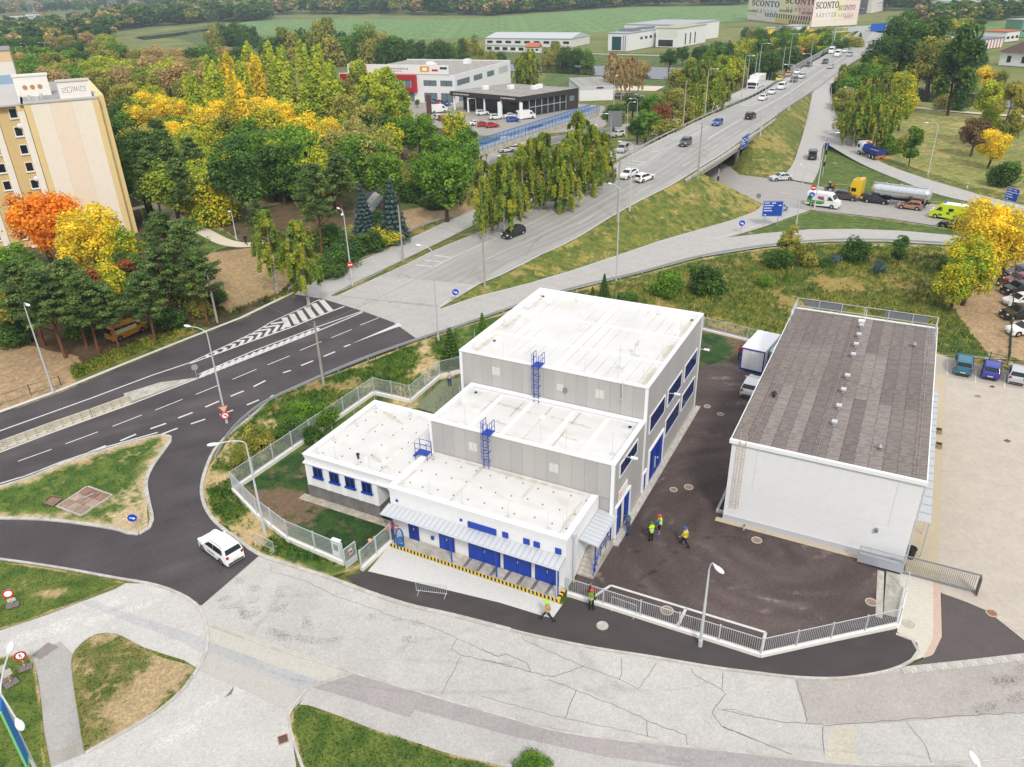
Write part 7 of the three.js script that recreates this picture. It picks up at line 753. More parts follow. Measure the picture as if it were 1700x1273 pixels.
person(at(1042, 886, 0.03).setY(0.03), -2.5, 'person in blue overalls and green helmet standing at the half open blue door', { armL: [1.2, 0.1, 0.2], legR: [-0.1, 0.05] }, { top: cloth(0x4a5578), trousers: cloth(0x35507a), helmet: hGreen });
person(at(1080, 898).setY(0.03), -2.9, 'person in yellow green vest and green helmet seen from behind in the yard', { armL: [0.5, 0.2, 0.5] }, { top: black, trousers: black, vest, helmet: hGreen });
person(at(1094, 886).setY(0.03), -1.9, 'person in yellow green vest, red helmet and shorts in the yard', { legL: [0.2, 0.1], armR: [0.3, 0.15, 0.8] }, { top: cloth(0x23418c), trousers: black, shorts: 1, vest, helmet: hRed, shoes: cloth(0x2f6fc0), skin: SKIN });
person(at(1136, 907).setY(0.03), -2.2, 'person in yellow shirt and blue helmet walking alone across the yard', walk, { top: cloth(0xd8c24a), short: 1, trousers: black, helmet: hBlue });
person(at(981, 1013).setY(0.06), 2.6, 'person in black with orange helmet pointing over the yard fence', { armR: [1.9, 0.3, 0.15], legL: [0.12, 0.05] }, { top: black, trousers: black, vest: cloth(0x6a8f22), helmet: hRed });
person(at(909, 1032).setY(0.06), -1.7, 'person with bright green helmet and tan top walking on the black pavement', { ...walk, legL: [0.6, 0.1], legR: [-0.5, 0.3] }, { top: cloth(0xb39a6e), trousers: cloth(0x2c2f36), helmet: MS(0x9be31a, { roughness: 0.4 }) });
person(at(747, 640).setY(0.06), 0.2, 'person in pale shirt and jeans standing by the fence behind the halls', { armL: [0.5, 0.1, 1.5], armR: [0.5, 0.1, 1.5] }, { top: cloth(0xc9bcc4), trousers: cloth(0x28406a), hair: cloth(0x4a3a30) });
person(L(-17.1, -27.2, 0.9), 0.6, 'person in orange vest standing in the office entrance recess', { armR: [0.4, 0.15, 0.9] }, { top: cloth(0xd9d9d9), trousers: black, vest: cloth(0xe8601a), hair: cloth(0x7a4a2a) });
person(at(608, 921).setY(0.06), 1.2, 'person bending down behind the short fence near the gate', { lean: 0.75, armL: [1.1, 0.1, 0.3], armR: [1.1, 0.1, 0.3], legL: [0.15, 0.3] }, { top: cloth(0x2b2b2e), trousers: cloth(0x4a443c), helmet: MS(0xe89a5a, { roughness: 0.5 }) });
person(at(644, 895).setY(0.06), 1.6, 'person in orange jacket stooping beside the blue hose stand', { lean: 0.8, armL: [1.0, 0.1, 0.2], armR: [0.9, 0.1, 0.3] }, { top: cloth(0xe05a1c), trousers: cloth(0x2e3138), hair: black });
person(at(409, 406).setY(0.02), 1.0, 'dark dressed person walking on the footpath by the birch pair', walk, { top: cloth(0x23262e), trousers: black, hair: cloth(0x3a2a20) });
person(at(1227, 597).setY(0.03), 2.2, 'person in red jacket leaning against the white container cabin', { lean: 0.2, legL: [0.3, 0.2] }, { top: cloth(0xb3261e), trousers: cloth(0x2a2f38), hair: black });
{ const w = at(1377, 317).setY(0.2), q = at(1369, 316), d = q.clone().sub(w); person(w, Math.atan2(d.x, d.z), 'motorcyclist in dark clothes riding the black motorcycle', { crouch: 0.14, legL: [0.9, 1.1], legR: [0.9, 1.1], armL: [0.9, 0.15, 0.3], armR: [0.9, 0.15, 0.3], lean: 0.15 }, { top: black, trousers: black, helmet: M.paint }); }

// ---------------------------------------------------------------- trees
const mLeaf = new THREE.MeshPhysicalMaterial({ color: 0xffffff, vertexColors: true, roughness: 0.85, transmission: 0.4, thickness: 0, specularIntensity: 0.3 });
const mBark = MS(0x5e4a3a, { map: tiled(tConcrete, 1) }), mBirch = MS(0xcfcac0, { map: (() => { const t = tex(64, 256, (u, v) => { const k = vn(u * 3, v * 60, 401); return k > 0.74 ? grey(60) : grey(215 + 20 * k); }); t.repeat.set(1, 2); return t; })() }), mPine = MS(0x8a5a3e, { map: tiled(tConcrete, 1) });
const C = (h) => new THREE.Color(h);
const PAL = { dark: [0x426022, 0x54702c, 0x324e1c], green: [0x56781e, 0x6e8c2c, 0x42621a], olive: [0x86823a, 0x9c9640, 0x6a7430], yellow: [0xbcaa28, 0xa09a30, 0xd0ba30], lime: [0x98a02c, 0xaaae34, 0x788c2c], orange: [0xc8841c, 0xb0701e, 0xd89e28], mixed: [0xbfae20, 0x4e7426, 0x88962a], willow: [0x8f8a4a, 0x7a7c40, 0xa09a5a], birch: [0x5c752a, 0x73842e, 0x8e8e2c], pine: [0x586e34, 0x6e8244, 0x445a2e], spruce: [0x49605e, 0x5b7370, 0x3a4f4e], rust: [0x8a4f2a, 0x9d5f38, 0x6a4a28], tan: [0x98845a, 0x8a7a48, 0xa8945c], brown: [0x6a5236, 0x5c4a30, 0x7c6440] };
function leaves(out, p, dir, s, col, r, flat = 0.8) {
  const n = V(dir.x + (r() - 0.5) * 2 * flat, dir.y + 0.25 + (r() - 0.5) * 2 * flat, dir.z + (r() - 0.5) * 2 * flat).normalize(), t = V(r() - 0.5, r() - 0.5, r() - 0.5).cross(n).normalize(), b = n.clone().cross(t);
  const k = s * (0.65 + 0.7 * r()), q = [t.clone().multiplyScalar(k * 0.6), b.clone().multiplyScalar(k * 0.42), t.clone().multiplyScalar(-k * 0.6), b.clone().multiplyScalar(-k * 0.42)].map((d) => d.add(p)), g = 0.75 + 0.5 * r();
  for (const i of [0, 1, 2, 0, 2, 3]) { out.p.push(q[i].x, q[i].y, q[i].z); out.n.push(n.x, n.y, n.z); out.c.push(col.r * g, col.g * g, col.b * g); }
}
const pick = (pal, r, bias) => { const a = PAL[pal], k = clamp(Math.floor((Math.pow(bias, 1.4) * 0.75 + r() * 0.5) * 3), 0, 2); return C(a[[1, 0, 2][k]]).multiplyScalar(1.65); };
// every form is modelled 10 m tall and scaled to the tree
const FORM = {
  round(o, L, pal, n, s, r, k) { const N = 38; for (let i = 0; i < N; i++) { const th = r() * 2 * PI, u = r() * 1.8 - 0.85, q = Math.sqrt(Math.max(0, 1 - u * u)), rad = 0.45 + 0.52 * r(), c = V(3.0 * rad * q * Math.cos(th), 5.7 + 3.5 * rad * u, 2.9 * rad * q * Math.sin(th)), R = 0.7 + 0.75 * r(), bias = r(); for (let j = 0; j < n / N; j++) { const d = V(r() - 0.5, r() - 0.42, r() - 0.5).normalize(), f = 0.6 + 0.5 * r() + (r() < 0.15 ? 0.4 * r() : 0); leaves(L, c.clone().addScaledVector(d, R * f), d, s, pick(pal, r, bias), r); } o.limbs.push(c); } },
  oval(o, L, pal, n, s, r) { const N = 26; for (let i = 0; i < N; i++) { const th = r() * 2 * PI, y = 2.2 + 7.3 * r(), w = 2.0 * Math.sin(PI * clamp((y - 1) / 9.4, 0.08, 0.97)) ** 0.7 * (0.5 + 0.5 * r()), c = V(w * Math.cos(th), y, w * Math.sin(th)), R = 0.6 + 0.55 * r(), bias = r(); for (let j = 0; j < n / N; j++) { const d = V(r() - 0.5, r() - 0.4, r() - 0.5).normalize(), f = 0.6 + 0.55 * r(); leaves(L, c.clone().addScaledVector(d, R * f), d, s, pick(pal, r, bias), r); } o.limbs.push(c); } },
  poplar(o, L, pal, n, s, r) { for (let i = 0; i < 12; i++) { const th = r() * 2 * PI, w = 1.25 * r(), top = 10 - 2.2 * w * r() - (i ? 1.2 * r() : 0), x = w * Math.cos(th), z = w * Math.sin(th), bias = r(); for (let j = 0; j < n / 12; j++) { const t = r(), y = lerp(1.4 + r(), top, t), rad = (0.25 + 0.75 * Math.sin(PI * clamp(t * 0.92 + 0.08, 0, 1))) * 0.75 * Math.sqrt(r()), a = r() * 2 * PI, d = V(Math.cos(a), 0.5, Math.sin(a)).normalize(); leaves(L, V(x * (0.6 + 0.4 * t) + rad * Math.cos(a), y, z * (0.6 + 0.4 * t) + rad * Math.sin(a)), d, s, pick(pal, r, bias), r); } o.limbs.push(V(x, top * 0.7, z)); } },
  birch(o, L, pal, n, s, r) { const N = 72; for (let i = 0; i < N; i++) { const th = r() * 2 * PI, y = 3.4 + 6.4 * Math.pow(r(), 0.8), w = 1.75 * Math.sin(PI * clamp((y - 1.6) / 8.7, 0.1, 0.95)) * (0.35 + 0.7 * r()), len = 0.5 + 1.9 * r() * (y > 8.6 ? 0.4 : 1), bias = r(), m = n / N; for (let j = 0; j < m; j++) { const t = j / m, d = V(Math.cos(th), 0.1, Math.sin(th)); leaves(L, V((w + 0.25 * Math.sqrt(t)) * Math.cos(th) + (r() - 0.5) * 0.36, y - len * t + (r() - 0.5) * 0.2, (w + 0.25 * Math.sqrt(t)) * Math.sin(th) + (r() - 0.5) * 0.36), d, s, pick(pal, r, bias), r); } if (i % 6 === 0) o.limbs.push(V(w * Math.cos(th), y, w * Math.sin(th))); } },
  pine(o, L, pal, n, s, r) { const N = 46; for (let i = 0; i < N; i++) { const th = i * 2.4 + r(), q = i / N, y = 3.9 + 6 * q, w = (2.7 - 2.2 * q * q) * (0.45 + 0.65 * r()), c = V(w * Math.cos(th), y + 0.25 * w, w * Math.sin(th)), a = V(0, y - 0.1 * w, 0), bias = r(); for (let j = 0; j < n / N; j++) { const t = 0.3 + 0.75 * Math.sqrt(r()), e = 0.22 + 0.42 * t, d = V((r() + r() - 1) * e, (r() + r() - 1) * e * 0.45, (r() + r() - 1) * e); leaves(L, a.clone().lerp(c, t).add(d), d.setY(d.y + 0.3).normalize(), s, pick(pal, r, bias), r, 1); } o.limbs.push(c); } },
  spruce(o, L, pal, n, s, r) { for (let t = 0; t < 13; t++) { const y = 0.8 + 8.8 * (t / 13), w = 2.5 * (1 - t / 13.6), B = Math.max(5, 12 - Math.floor(t * 0.5)); for (let b = 0; b < B; b++) { const th = b / B * 2 * PI + t * 0.7 + r() * 0.3, m = n / 13 / B * 1.6 * (1 - t / 16); for (let j = 0; j < m; j++) { const q = Math.sqrt(r()), d = V(Math.cos(th), 0.6, Math.sin(th)), sp = 0.45 * q * w * 0.5; leaves(L, V(q * w * Math.cos(th) + (r() - 0.5) * sp, y - 0.32 * q * w + 0.5 * q * q + (r() - 0.5) * 0.25, q * w * Math.sin(th) + (r() - 0.5) * sp), d, s, pick(pal, r, r()), r, 0.6); } } } },
  bush(o, L, pal, n, s, r) { const N = 22; for (let i = 0; i < N; i++) { const th = r() * 2 * PI, u = r(), q = Math.sqrt(1 - u * u), rad = 0.35 + 0.55 * r(), c = V(5 * rad * q * Math.cos(th), 1.2 + 7.2 * rad * u, 5 * rad * q * Math.sin(th)), R = 1.7 + 1.3 * r(), bias = r(); for (let j = 0; j < n / N; j++) { const d = V(r() - 0.5, r() - 0.38, r() - 0.5).normalize(), f = 0.65 + 0.5 * r(), P = c.clone().addScaledVector(d, R * f); if (P.y > 0) leaves(L, P, d, s, pick(pal, r, bias), r); } o.limbs.push(c); } },
};
const SPEC = {};
function species(form, pal, lod, v) {
  const key = form + pal + lod + v; if (SPEC[key]) return SPEC[key];
  const r = rng(key.split('').reduce((a, c) => Math.imul(a, 31) + c.charCodeAt(0) | 0, 7)), o = { limbs: [] }, L = { p: [], n: [], c: [] }, n = [9500, 5000, 420][lod], s = [0.25, 0.34, 1.25][lod] * (form === 'bush' ? 1.7 : form === 'birch' || form === 'pine' ? 0.82 : 1);
  FORM[form](o, L, pal, form === 'birch' ? n * 0.85 : n, s, r); const crown = geoOf(L.p, L.n, null, L.c);
  const tr = []; const h = { round: 7, oval: 8.5, poplar: 9, birch: 9.2, pine: 9.2, spruce: 9, bush: 3 }[form], R0 = form === 'bush' ? 0.25 : form === 'round' ? 0.3 : 0.18; const bend = V((r() - 0.5) * 0.8, h * 0.5, (r() - 0.5) * 0.8), q = form === 'spruce' || form === 'bush' ? [V(0, -0.3, 0), V(0, h, 0)] : [V(0, -0.3, 0), bend, V((r() - 0.5) * 0.5, h, (r() - 0.5) * 0.5)];
  for (let i = 0; i < q.length - 1; i++) tr.push(bar(q[i], q[i + 1], R0 * (1 - 0.45 * i), lod > 1 ? 5 : 8, R0 * (0.55 - 0.3 * i)));
  if (lod < 2) o.limbs.forEach((c, i) => { if (i % 2 || form === 'spruce') return; const y = clamp(c.y - 0.5 - 0.5 * Math.hypot(c.x, c.z), h * 0.2, h * 0.9), f = clamp((y + 0.3) / (q[1].y + 0.3), 0, 1), a = y < q[1].y ? q[0].clone().lerp(q[1], f) : q[1].clone().lerp(q[2] ?? q[1], clamp((y - q[1].y) / (h - q[1].y), 0, 1)); tr.push(bar(a, c, R0 * 0.32, 5, 0.03)); });
  return (SPEC[key] = { crown, trunk: merge(tr), bark: form === 'birch' ? mBirch : form === 'pine' ? mPine : mBark });
}
let treeN = 0; const ORD = ['first', 'second', 'third', 'fourth', 'fifth', 'sixth', 'seventh', 'eighth', 'ninth', 'tenth', 'eleventh'];
function tree(form, pal, px, py, h, label, { group, w = 1, lod = 1, name, pos, y = 0, cat } = {}) {
  const k = treeN++, sp = species(form, pal, lod, lod === 2 ? 0 : form === 'birch' ? k % 4 : k % 3), p = pos ?? at(px, py, h + y).setY(y);
  const o = thing(name ?? (form === 'bush' ? 'bush' : form + '_tree').replace('round', 'broadleaf').replace('oval', 'broadleaf'), label, cat ?? (form === 'bush' ? 'bush' : 'tree'), p, hsh(k, 3, 8) * 6.28, group);
  const q = h / 10; o.scale.set(q * w * (0.94 + 0.12 * hsh(k, 5, 8)), q, q * w * (0.94 + 0.12 * hsh(k, 6, 8))); obj('trunk', sp.trunk, sp.bark, o); obj('crown', sp.crown, mLeaf, o); return o;
}
// by the apartment block and in the wood on the left
tree('round', 'orange', 48, 300, 14, 'orange autumn maple in front of the apartment block at the left edge', { w: 1.15, lod: 0 }); tree('round', 'yellow', 128, 332, 12.5, 'golden yellow maple in front of the apartment block gable', { w: 1.15, lod: 0 }); tree('round', 'green', 8, 400, 10, 'green maple below the orange one at the left edge', { w: 1.1 }); tree('round', 'mixed', 190, 372, 10, 'green and yellow tree at the foot of the apartment block', { w: 0.9 }); tree('round', 'dark', 210, 410, 9, 'dark green broadleaf between the yellow maple and the pines', { w: 0.9 });
for (const [x, y, h, w, l] of [[262, 352, 12, 1, 'tall pine right of the apartment block corner'], [300, 365, 12, 1, 'tall pine nearest the footpath fork'], [318, 412, 10, 1.05, 'spreading pine by the leaning concrete pole'], [228, 452, 9, 1.1, 'pine over the right end of the old yellow van'], [168, 470, 8.5, 1.1, 'pale green pine over the left end of the old yellow van'], [62, 445, 11, 1.2, 'dark pine behind the wood edge lamp'], [25, 430, 11, 1.2, 'dark pine at the left frame edge under the maples'], [100, 430, 11, 1.1, 'dark pine under the yellow maple'], [125, 455, 10, 1.1, 'dark pine left of the rusty one']]) tree('pine', 'pine', x, y, h, l, { w, lod: 0 });
for (const [f, p, x, y, h] of [['round', 'mixed', 150, 428, 9], ['round', 'olive', 20, 462, 8], ['pine', 'rust', 205, 432, 8], ['pine', 'pine', 255, 410, 10], ['round', 'olive', 285, 436, 7], ['bush', 'dark', 272, 500, 3.5], ['bush', 'olive', 330, 488, 3], ['bush', 'dark', 350, 470, 2.6], ['bush', 'dark', 10, 520, 4], ['bush', 'green', 125, 512, 3.4], ['round', 'green', 236, 432, 8], ['bush', 'dark', 300, 452, 4]]) tree(f, p, x, y, h, 'low dark tree or shrub under the pines by the road', { group: 'low dark trees and shrubs under the pines by the road', w: 1.15, name: 'woodland_tree', cat: 'tree' });
tree('pine', 'rust', 148, 447, 9, 'rusty brown dying pine beside the old yellow van', { w: 0.8 });
tree('birch', 'birch', 436, 345, 12, 'drooping birch left of the pair by the road', { w: 1.1, lod: 0 }); tree('birch', 'birch', 490, 358, 12.5, 'drooping birch right of the pair by the road', { w: 1.1, lod: 0 }); tree('pine', 'pine', 513, 272, 14, 'tall olive pine with bare trunk behind the birch pair', { w: 0.9, lod: 0 }); tree('spruce', 'spruce', 597, 300, 9, 'smaller blue spruce left of the concrete pole', { lod: 0 }); tree('spruce', 'spruce', 645, 290, 11, 'larger blue spruce behind the concrete pole', { lod: 0, w: 1.05 });
tree('bush', 'mixed', 640, 372, 3.2, 'yellow green bush behind the outer guardrail', { w: 1.6 }); tree('bush', 'mixed', 345, 290, 8.5, 'broad yellow green round tree on the lawn by the footpath', { w: 1.1, lod: 0, name: 'broadleaf_tree', cat: 'tree' }); tree('pine', 'pine', 420, 330, 9, 'slim pine at the edge of the brown field', { w: 0.7 });
for (const [x, y, h, w] of [[560, 400, 4, 1.3], [575, 385, 4, 1.2], [545, 420, 3.5, 1.3], [610, 375, 4, 1.2], [700, 300, 4, 1.4], [725, 312, 3.6, 1.5], [750, 305, 3.5, 1.3], [540, 360, 5, 1], [680, 290, 5, 1.1], [620, 340, 4, 1.2]]) tree('bush', 'dark', x, y, h, 'dark shrub on the slope behind the outer guardrail', { group: 'dark shrubs on the slope behind the outer guardrail', w });
for (const [x, y] of [[342, 92], [372, 82], [398, 96], [420, 88], [318, 116], [358, 108], [385, 118]]) tree('poplar', x % 4 < 2 ? 'yellow' : 'lime', x, y, 20, 'tall yellow poplar in the middle of the wood', { group: 'tall yellow poplars in the middle of the wood' });
for (const [x, y] of [[440, 66], [468, 74], [497, 66], [520, 72], [548, 98], [408, 68], [458, 92], [510, 104]]) tree('poplar', 'lime', x, y, 20, 'tall yellow green poplar at the top of the wood', { group: 'yellow green poplars at the back of the wood', w: 1.15 });
const WD = [['round', 'yellow', 'bright yellow broadleaf in the wood', [[240, 142], [268, 152], [302, 160], [350, 152], [330, 168], [225, 168], [288, 190], [505, 178], [532, 190], [430, 150], [455, 160]], 13], ['round', 'olive', 'olive brown broadleaf in the wood behind the apartment block', [[190, 96], [215, 92], [150, 106], [262, 106], [285, 96], [170, 120], [235, 112], [205, 132], [590, 112], [612, 132], [570, 150], [600, 160], [300, 122]], 14], ['round', 'dark', 'dark green oak in the wood', [[372, 222], [200, 160], [190, 190], [210, 212], [225, 240], [412, 214], [455, 226], [385, 240], [240, 205]], 13], ['round', 'mixed', 'half yellow half green maple in the wood', [[335, 216], [425, 182], [495, 196], [545, 255], [522, 240], [350, 228], [755, 182], [312, 200]], 11], ['round', 'willow', 'grey olive willow in the wood', [[580, 190], [604, 196], [560, 202], [590, 215], [620, 212]], 12], ['oval', 'lime', 'tall loose yellow green tree near the red showroom block', [[636, 112], [612, 122], [655, 130], [590, 100], [630, 140]], 17], ['round', 'green', 'dense green tree in front of the showrooms', [[690, 176], [662, 186], [722, 216], [742, 214], [770, 206], [735, 246], [712, 240], [760, 236], [630, 246]], 12], ['bush', 'green', 'dense leafy green tree at the edge of the brown field', [[400, 186], [440, 196], [475, 188], [420, 205], [455, 215], [500, 200]], 14], ['pine', 'pine', 'grey green pine in the wood', [[275, 232], [256, 198], [240, 252], [310, 228], [290, 262]], 13], ['bush', 'olive', 'olive shrub above the blue footbridge ramp', [[690, 250], [702, 268], [675, 276], [655, 262], [720, 272]], 5]];
for (const [f, p, l, xs, h] of WD) xs.forEach(([x, y], i) => tree(f, p, x, y, h * (0.93 + 0.14 * hsh(i, x, 4)), l, { group: 'trees: ' + l, w: f === 'round' ? 1.05 : h > 12 && f === 'bush' ? 0.75 : 1, ...(h > 12 && f === 'bush' ? { name: 'broadleaf_tree', cat: 'tree' } : {}) }));
tree('oval', 'yellow', 606, 246, 8, 'small pure yellow tree by the blue ramp railing', { w: 1.2 });
for (let j = 0; j < 5; j++) for (let i = 0; i < 15; i++) { const x = -10 + i * 29 + 14 * (j % 2) + 10 * hsh(i, j, 21), y = 44 + j * 13 + 8 * hsh(i, j, 22) + (i < 9 ? (9 - i) * 1.2 : 0), k = hsh(i, j, 23); if (x > 200 && y < 62 || x > 300 && y < 70) continue; tree('round', k < 0.3 ? 'olive' : k < 0.5 ? 'tan' : k < 0.7 ? 'green' : k < 0.85 ? 'dark' : 'lime', x, y, 13 + 4 * hsh(i, j, 24), 'mixed autumn tree of the woodland behind the apartment block', { group: 'mixed autumn trees of the woodland behind the apartment block', lod: 1, w: 1.25 }); }
for (let j = 0; j < 6; j++) for (let i = 0; i < 11; i++) { const x = 195 + i * 42 + 21 * (j % 2) + 16 * hsh(i, j, 25), y = 126 + j * 25 + 12 * hsh(i, j, 26), k = hsh(i, j, 27); if (x > 640 || (x > 330 && x < 520 && y > 236) || (x > 560 && y > 236)) continue; tree(k < 0.12 ? 'pine' : 'round', k < 0.12 ? 'pine' : k < 0.25 ? 'dark' : k < 0.45 ? 'green' : k < 0.65 ? 'olive' : k < 0.82 ? 'mixed' : 'lime', x, y, 9 + 4 * hsh(i, j, 28), 'lower woodland tree filling the wood behind the footpath', { group: 'lower woodland trees filling the wood behind the footpath', w: 1.15 }); }
for (let i = 0; i < 26; i++) { const x = 200 + (i % 13) * 34 + 18 * hsh(i, 1, 29), y = (i < 13 ? 250 : 232) + 14 * hsh(i, 2, 29); if (x > 370 && x < 500 && y > 236) continue; tree('bush', hsh(i, 4, 29) < 0.6 ? 'dark' : 'olive', x, y, 3.5, 'dark undergrowth bush at the foot of the wood', { group: 'dark undergrowth bushes at the foot of the wood', w: 1.3 }); }
// birches beside the highway
[[800, 262, 14], [836, 250, 15], [866, 234, 15], [902, 216, 16], [934, 230, 15], [962, 182, 18], [986, 204, 16], [1004, 214, 14], [882, 226, 15], [822, 268, 13], [948, 214, 16]].sort((a, b) => a[0] - b[0]).forEach(([x, y, h], i) => tree('birch', 'birch', x, y, h, ORD[i] + ' birch from the left in the row beside the highway', { group: 'yellowing birches in the row beside the highway', w: 0.95, lod: 0 }));
for (const [f, p, x, y, h] of [['birch', 'birch', 880, 78, 17], ['birch', 'birch', 862, 92, 14], ['birch', 'birch', 872, 84, 16], ['birch', 'tan', 1018, 84, 15], ['birch', 'tan', 1034, 92, 14], ['birch', 'tan', 1048, 90, 14], ['birch', 'tan', 1062, 98, 12]]) tree(f, p, x, y, h, 'pale stemmed birch by the river behind the showroom', { group: 'pale stemmed birches by the river', w: 1.1 });
for (const [f, p, x, y, h, w] of [['round', 'olive', 1130, 108, 12], ['oval', 'birch', 1150, 98, 14], ['birch', 'birch', 1178, 92, 15], ['oval', 'lime', 1205, 88, 14], ['birch', 'birch', 1228, 80, 14], ['birch', 'birch', 1166, 130, 14], ['birch', 'birch', 1188, 128, 14], ['round', 'olive', 1120, 138, 11], ['round', 'green', 1082, 152, 9, 1.2], ['round', 'dark', 1052, 152, 8, 1.3], ['round', 'rust', 1098, 168, 10], ['round', 'green', 1074, 178, 9, 1.2], ['round', 'dark', 1020, 168, 8, 1.3], ['birch', 'birch', 1150, 150, 12], ['round', 'olive', 1112, 190, 9], ['round', 'dark', 1060, 192, 7, 1.2], ['birch', 'birch', 1206, 112, 14], ['oval', 'olive', 1140, 168, 10], ['bush', 'tan', 1068, 98, 6], ['round', 'dark', 1112, 78, 10], ['round', 'dark', 1135, 74, 9]]) tree(f, p, x, y, h, 'roadside tree between the river and the highway', { group: 'roadside trees between the river and the highway', w: w ?? 1.1 });
// right of the highway
const RT = [['birch', 'birch', 1402, 104, 13, 'weeping birch right of the ramp top'], ['round', 'green', 1430, 96, 13, 'light green tree behind the ramp birch'], ['round', 'green', 1462, 104, 13, 'light green tree left of the pale birch crown'], ['birch', 'birch', 1478, 116, 15, 'pale stemmed tall birch in the grove beside the ramp'], ['round', 'mixed', 1500, 112, 13, 'yellow green tree at the right of the ramp grove'], ['birch', 'birch', 1440, 148, 13, 'weeping birch in the middle of the ramp grove'], ['birch', 'birch', 1416, 160, 12, 'weeping birch above the ramp guardrail'], ['round', 'olive', 1404, 140, 10, 'olive tree behind the ramp lamp'], ['birch', 'birch', 1466, 165, 12, 'weeping birch above the blue tipper'], ['bush', 'green', 1481, 222, 4.5, 'small bright green tree right of the blue tipper'], ['round', 'dark', 1502, 14, 24, 'huge dark oak at the river, left of three'], ['round', 'dark', 1545, 18, 25, 'huge dark oak at the river, middle of three'], ['round', 'dark', 1478, 50, 19, 'dark oak beside the far end of the viaduct'], ['oval', 'dark', 1607, 40, 24, 'slim dark tree in front of the brown brick sheds'], ['round', 'olive', 1562, 50, 20, 'olive tree with warm top right of the oaks'], ['round', 'mixed', 1520, 98, 8, 'yellow and green tree under the dark oaks'], ['round', 'dark', 1545, 108, 8, 'dark tree left of the river tree with leaning trunk'], ['oval', 'mixed', 1562, 112, 9, 'yellow green tree with leaning trunk at the river'], ['round', 'green', 1604, 104, 8, 'round green tree at the river bank'], ['round', 'yellow', 1640, 106, 9, 'bright yellow round tree in front of the white house'], ['round', 'olive', 1665, 112, 8, 'olive tree right of the bright yellow one'], ['oval', 'lime', 1656, 130, 15, 'tall olive green tree on the right meadow edge'], ['oval', 'olive', 1690, 138, 15, 'tall olive tree at the right picture edge'], ['round', 'brown', 1628, 190, 9, 'thin brownish tree left of the yellow meadow tree'], ['round', 'yellow', 1658, 206, 9, 'spreading yellow tree at the right meadow edge'], ['bush', 'dark', 1676, 256, 6, 'dark green bush below the spreading yellow tree'], ['bush', 'willow', 1578, 146, 6, 'grey willow bush at the river path'], ['bush', 'dark', 1596, 150, 5.5, 'dark willow bush right of the grey one'], ['oval', 'green', 1522, 212, 8, 'loose light green sapling on the meadow behind the tipper'], ['round', 'dark', 1604, 82, 9, 'dark tree left of the white house'], ['round', 'yellow', 1652, 322, 12, 'golden tree at the right edge by the crowded car park'], ['round', 'yellow', 1694, 340, 11, 'golden tree cut by the right edge above the car park'], ['round', 'mixed', 1628, 386, 9.5, 'yellow topped tree in front of the golden pair'], ['round', 'mixed', 1598, 428, 7, 'smallest yellow green tree on the wild grass slope']];
for (const [f, p, x, y, h, l] of RT) tree(f, p, x, y, h, l, { lod: y > 300 || h > 12 && y > 90 ? 0 : 1, w: f === 'round' ? 1.1 : 1 });
for (const [f, p, x, y, h] of [['round', 'green', 1436, 178, 9], ['round', 'green', 1464, 182, 9], ['birch', 'birch', 1486, 150, 13], ['round', 'olive', 1410, 180, 8], ['birch', 'birch', 1450, 120, 15], ['round', 'green', 1475, 150, 12], ['round', 'mixed', 1505, 150, 10], ['round', 'green', 1415, 120, 11], ['birch', 'birch', 1430, 170, 11], ['bush', 'olive', 1505, 222, 4]]) tree(f, p, x, y, h, 'leafy tree filling the grove beside the ramp', { group: 'leafy trees filling the grove beside the ramp', w: 1.15 });
for (let i = 0; i < 26; i++) { const x = 1462 + (i % 13) * 20 + 9 * hsh(i, 1, 51), y = (i < 13 ? 28 : 72) + 14 * hsh(i, 2, 51), k = hsh(i, 3, 51); if (x > 1640) continue; tree('round', k < 0.5 ? 'dark' : k < 0.7 ? 'olive' : k < 0.85 ? 'green' : 'mixed', x, i < 13 ? y - (i % 13) * 0.6 : y, 10 + 3 * k, 'mixed tree between the viaduct and the white house', { group: 'mixed trees between the viaduct and the white house', w: 1.2 }); }
for (let i = 0; i < 46; i++) { const f = (i % 23) / 23, x = lerp(1160, 1440, f) + 8 * hsh(i, 1, 61), y = lerp(66, 34, f) + (i < 23 ? 0 : 26 - 10 * f) + 10 * hsh(i, 2, 61), k = hsh(i, 3, 61); tree(k < 0.12 ? 'spruce' : 'round', k < 0.12 ? 'dark' : k < 0.5 ? 'dark' : k < 0.68 ? 'olive' : k < 0.86 ? 'green' : k < 0.9 ? 'orange' : 'mixed', x, y, 9 + 4 * hsh(i, 4, 61), 'mixed autumn tree beyond the far edge of the viaduct', { group: 'mixed autumn trees beyond the far edge of the viaduct', w: 1.25 }); }
for (let i = 0; i < 18; i++) tree('bush', ['dark', 'olive', 'green', 'dark', 'yellow', 'dark'][i % 6], 1236 + i * 10.5 + 5 * hsh(i, 1, 62), 38 + 7 * hsh(i, 2, 62), 7 + 3 * hsh(i, 3, 62), 'tree in front of the furniture store', { group: 'trees in front of the furniture store', w: 0.8, name: 'broadleaf_tree', cat: 'tree' });
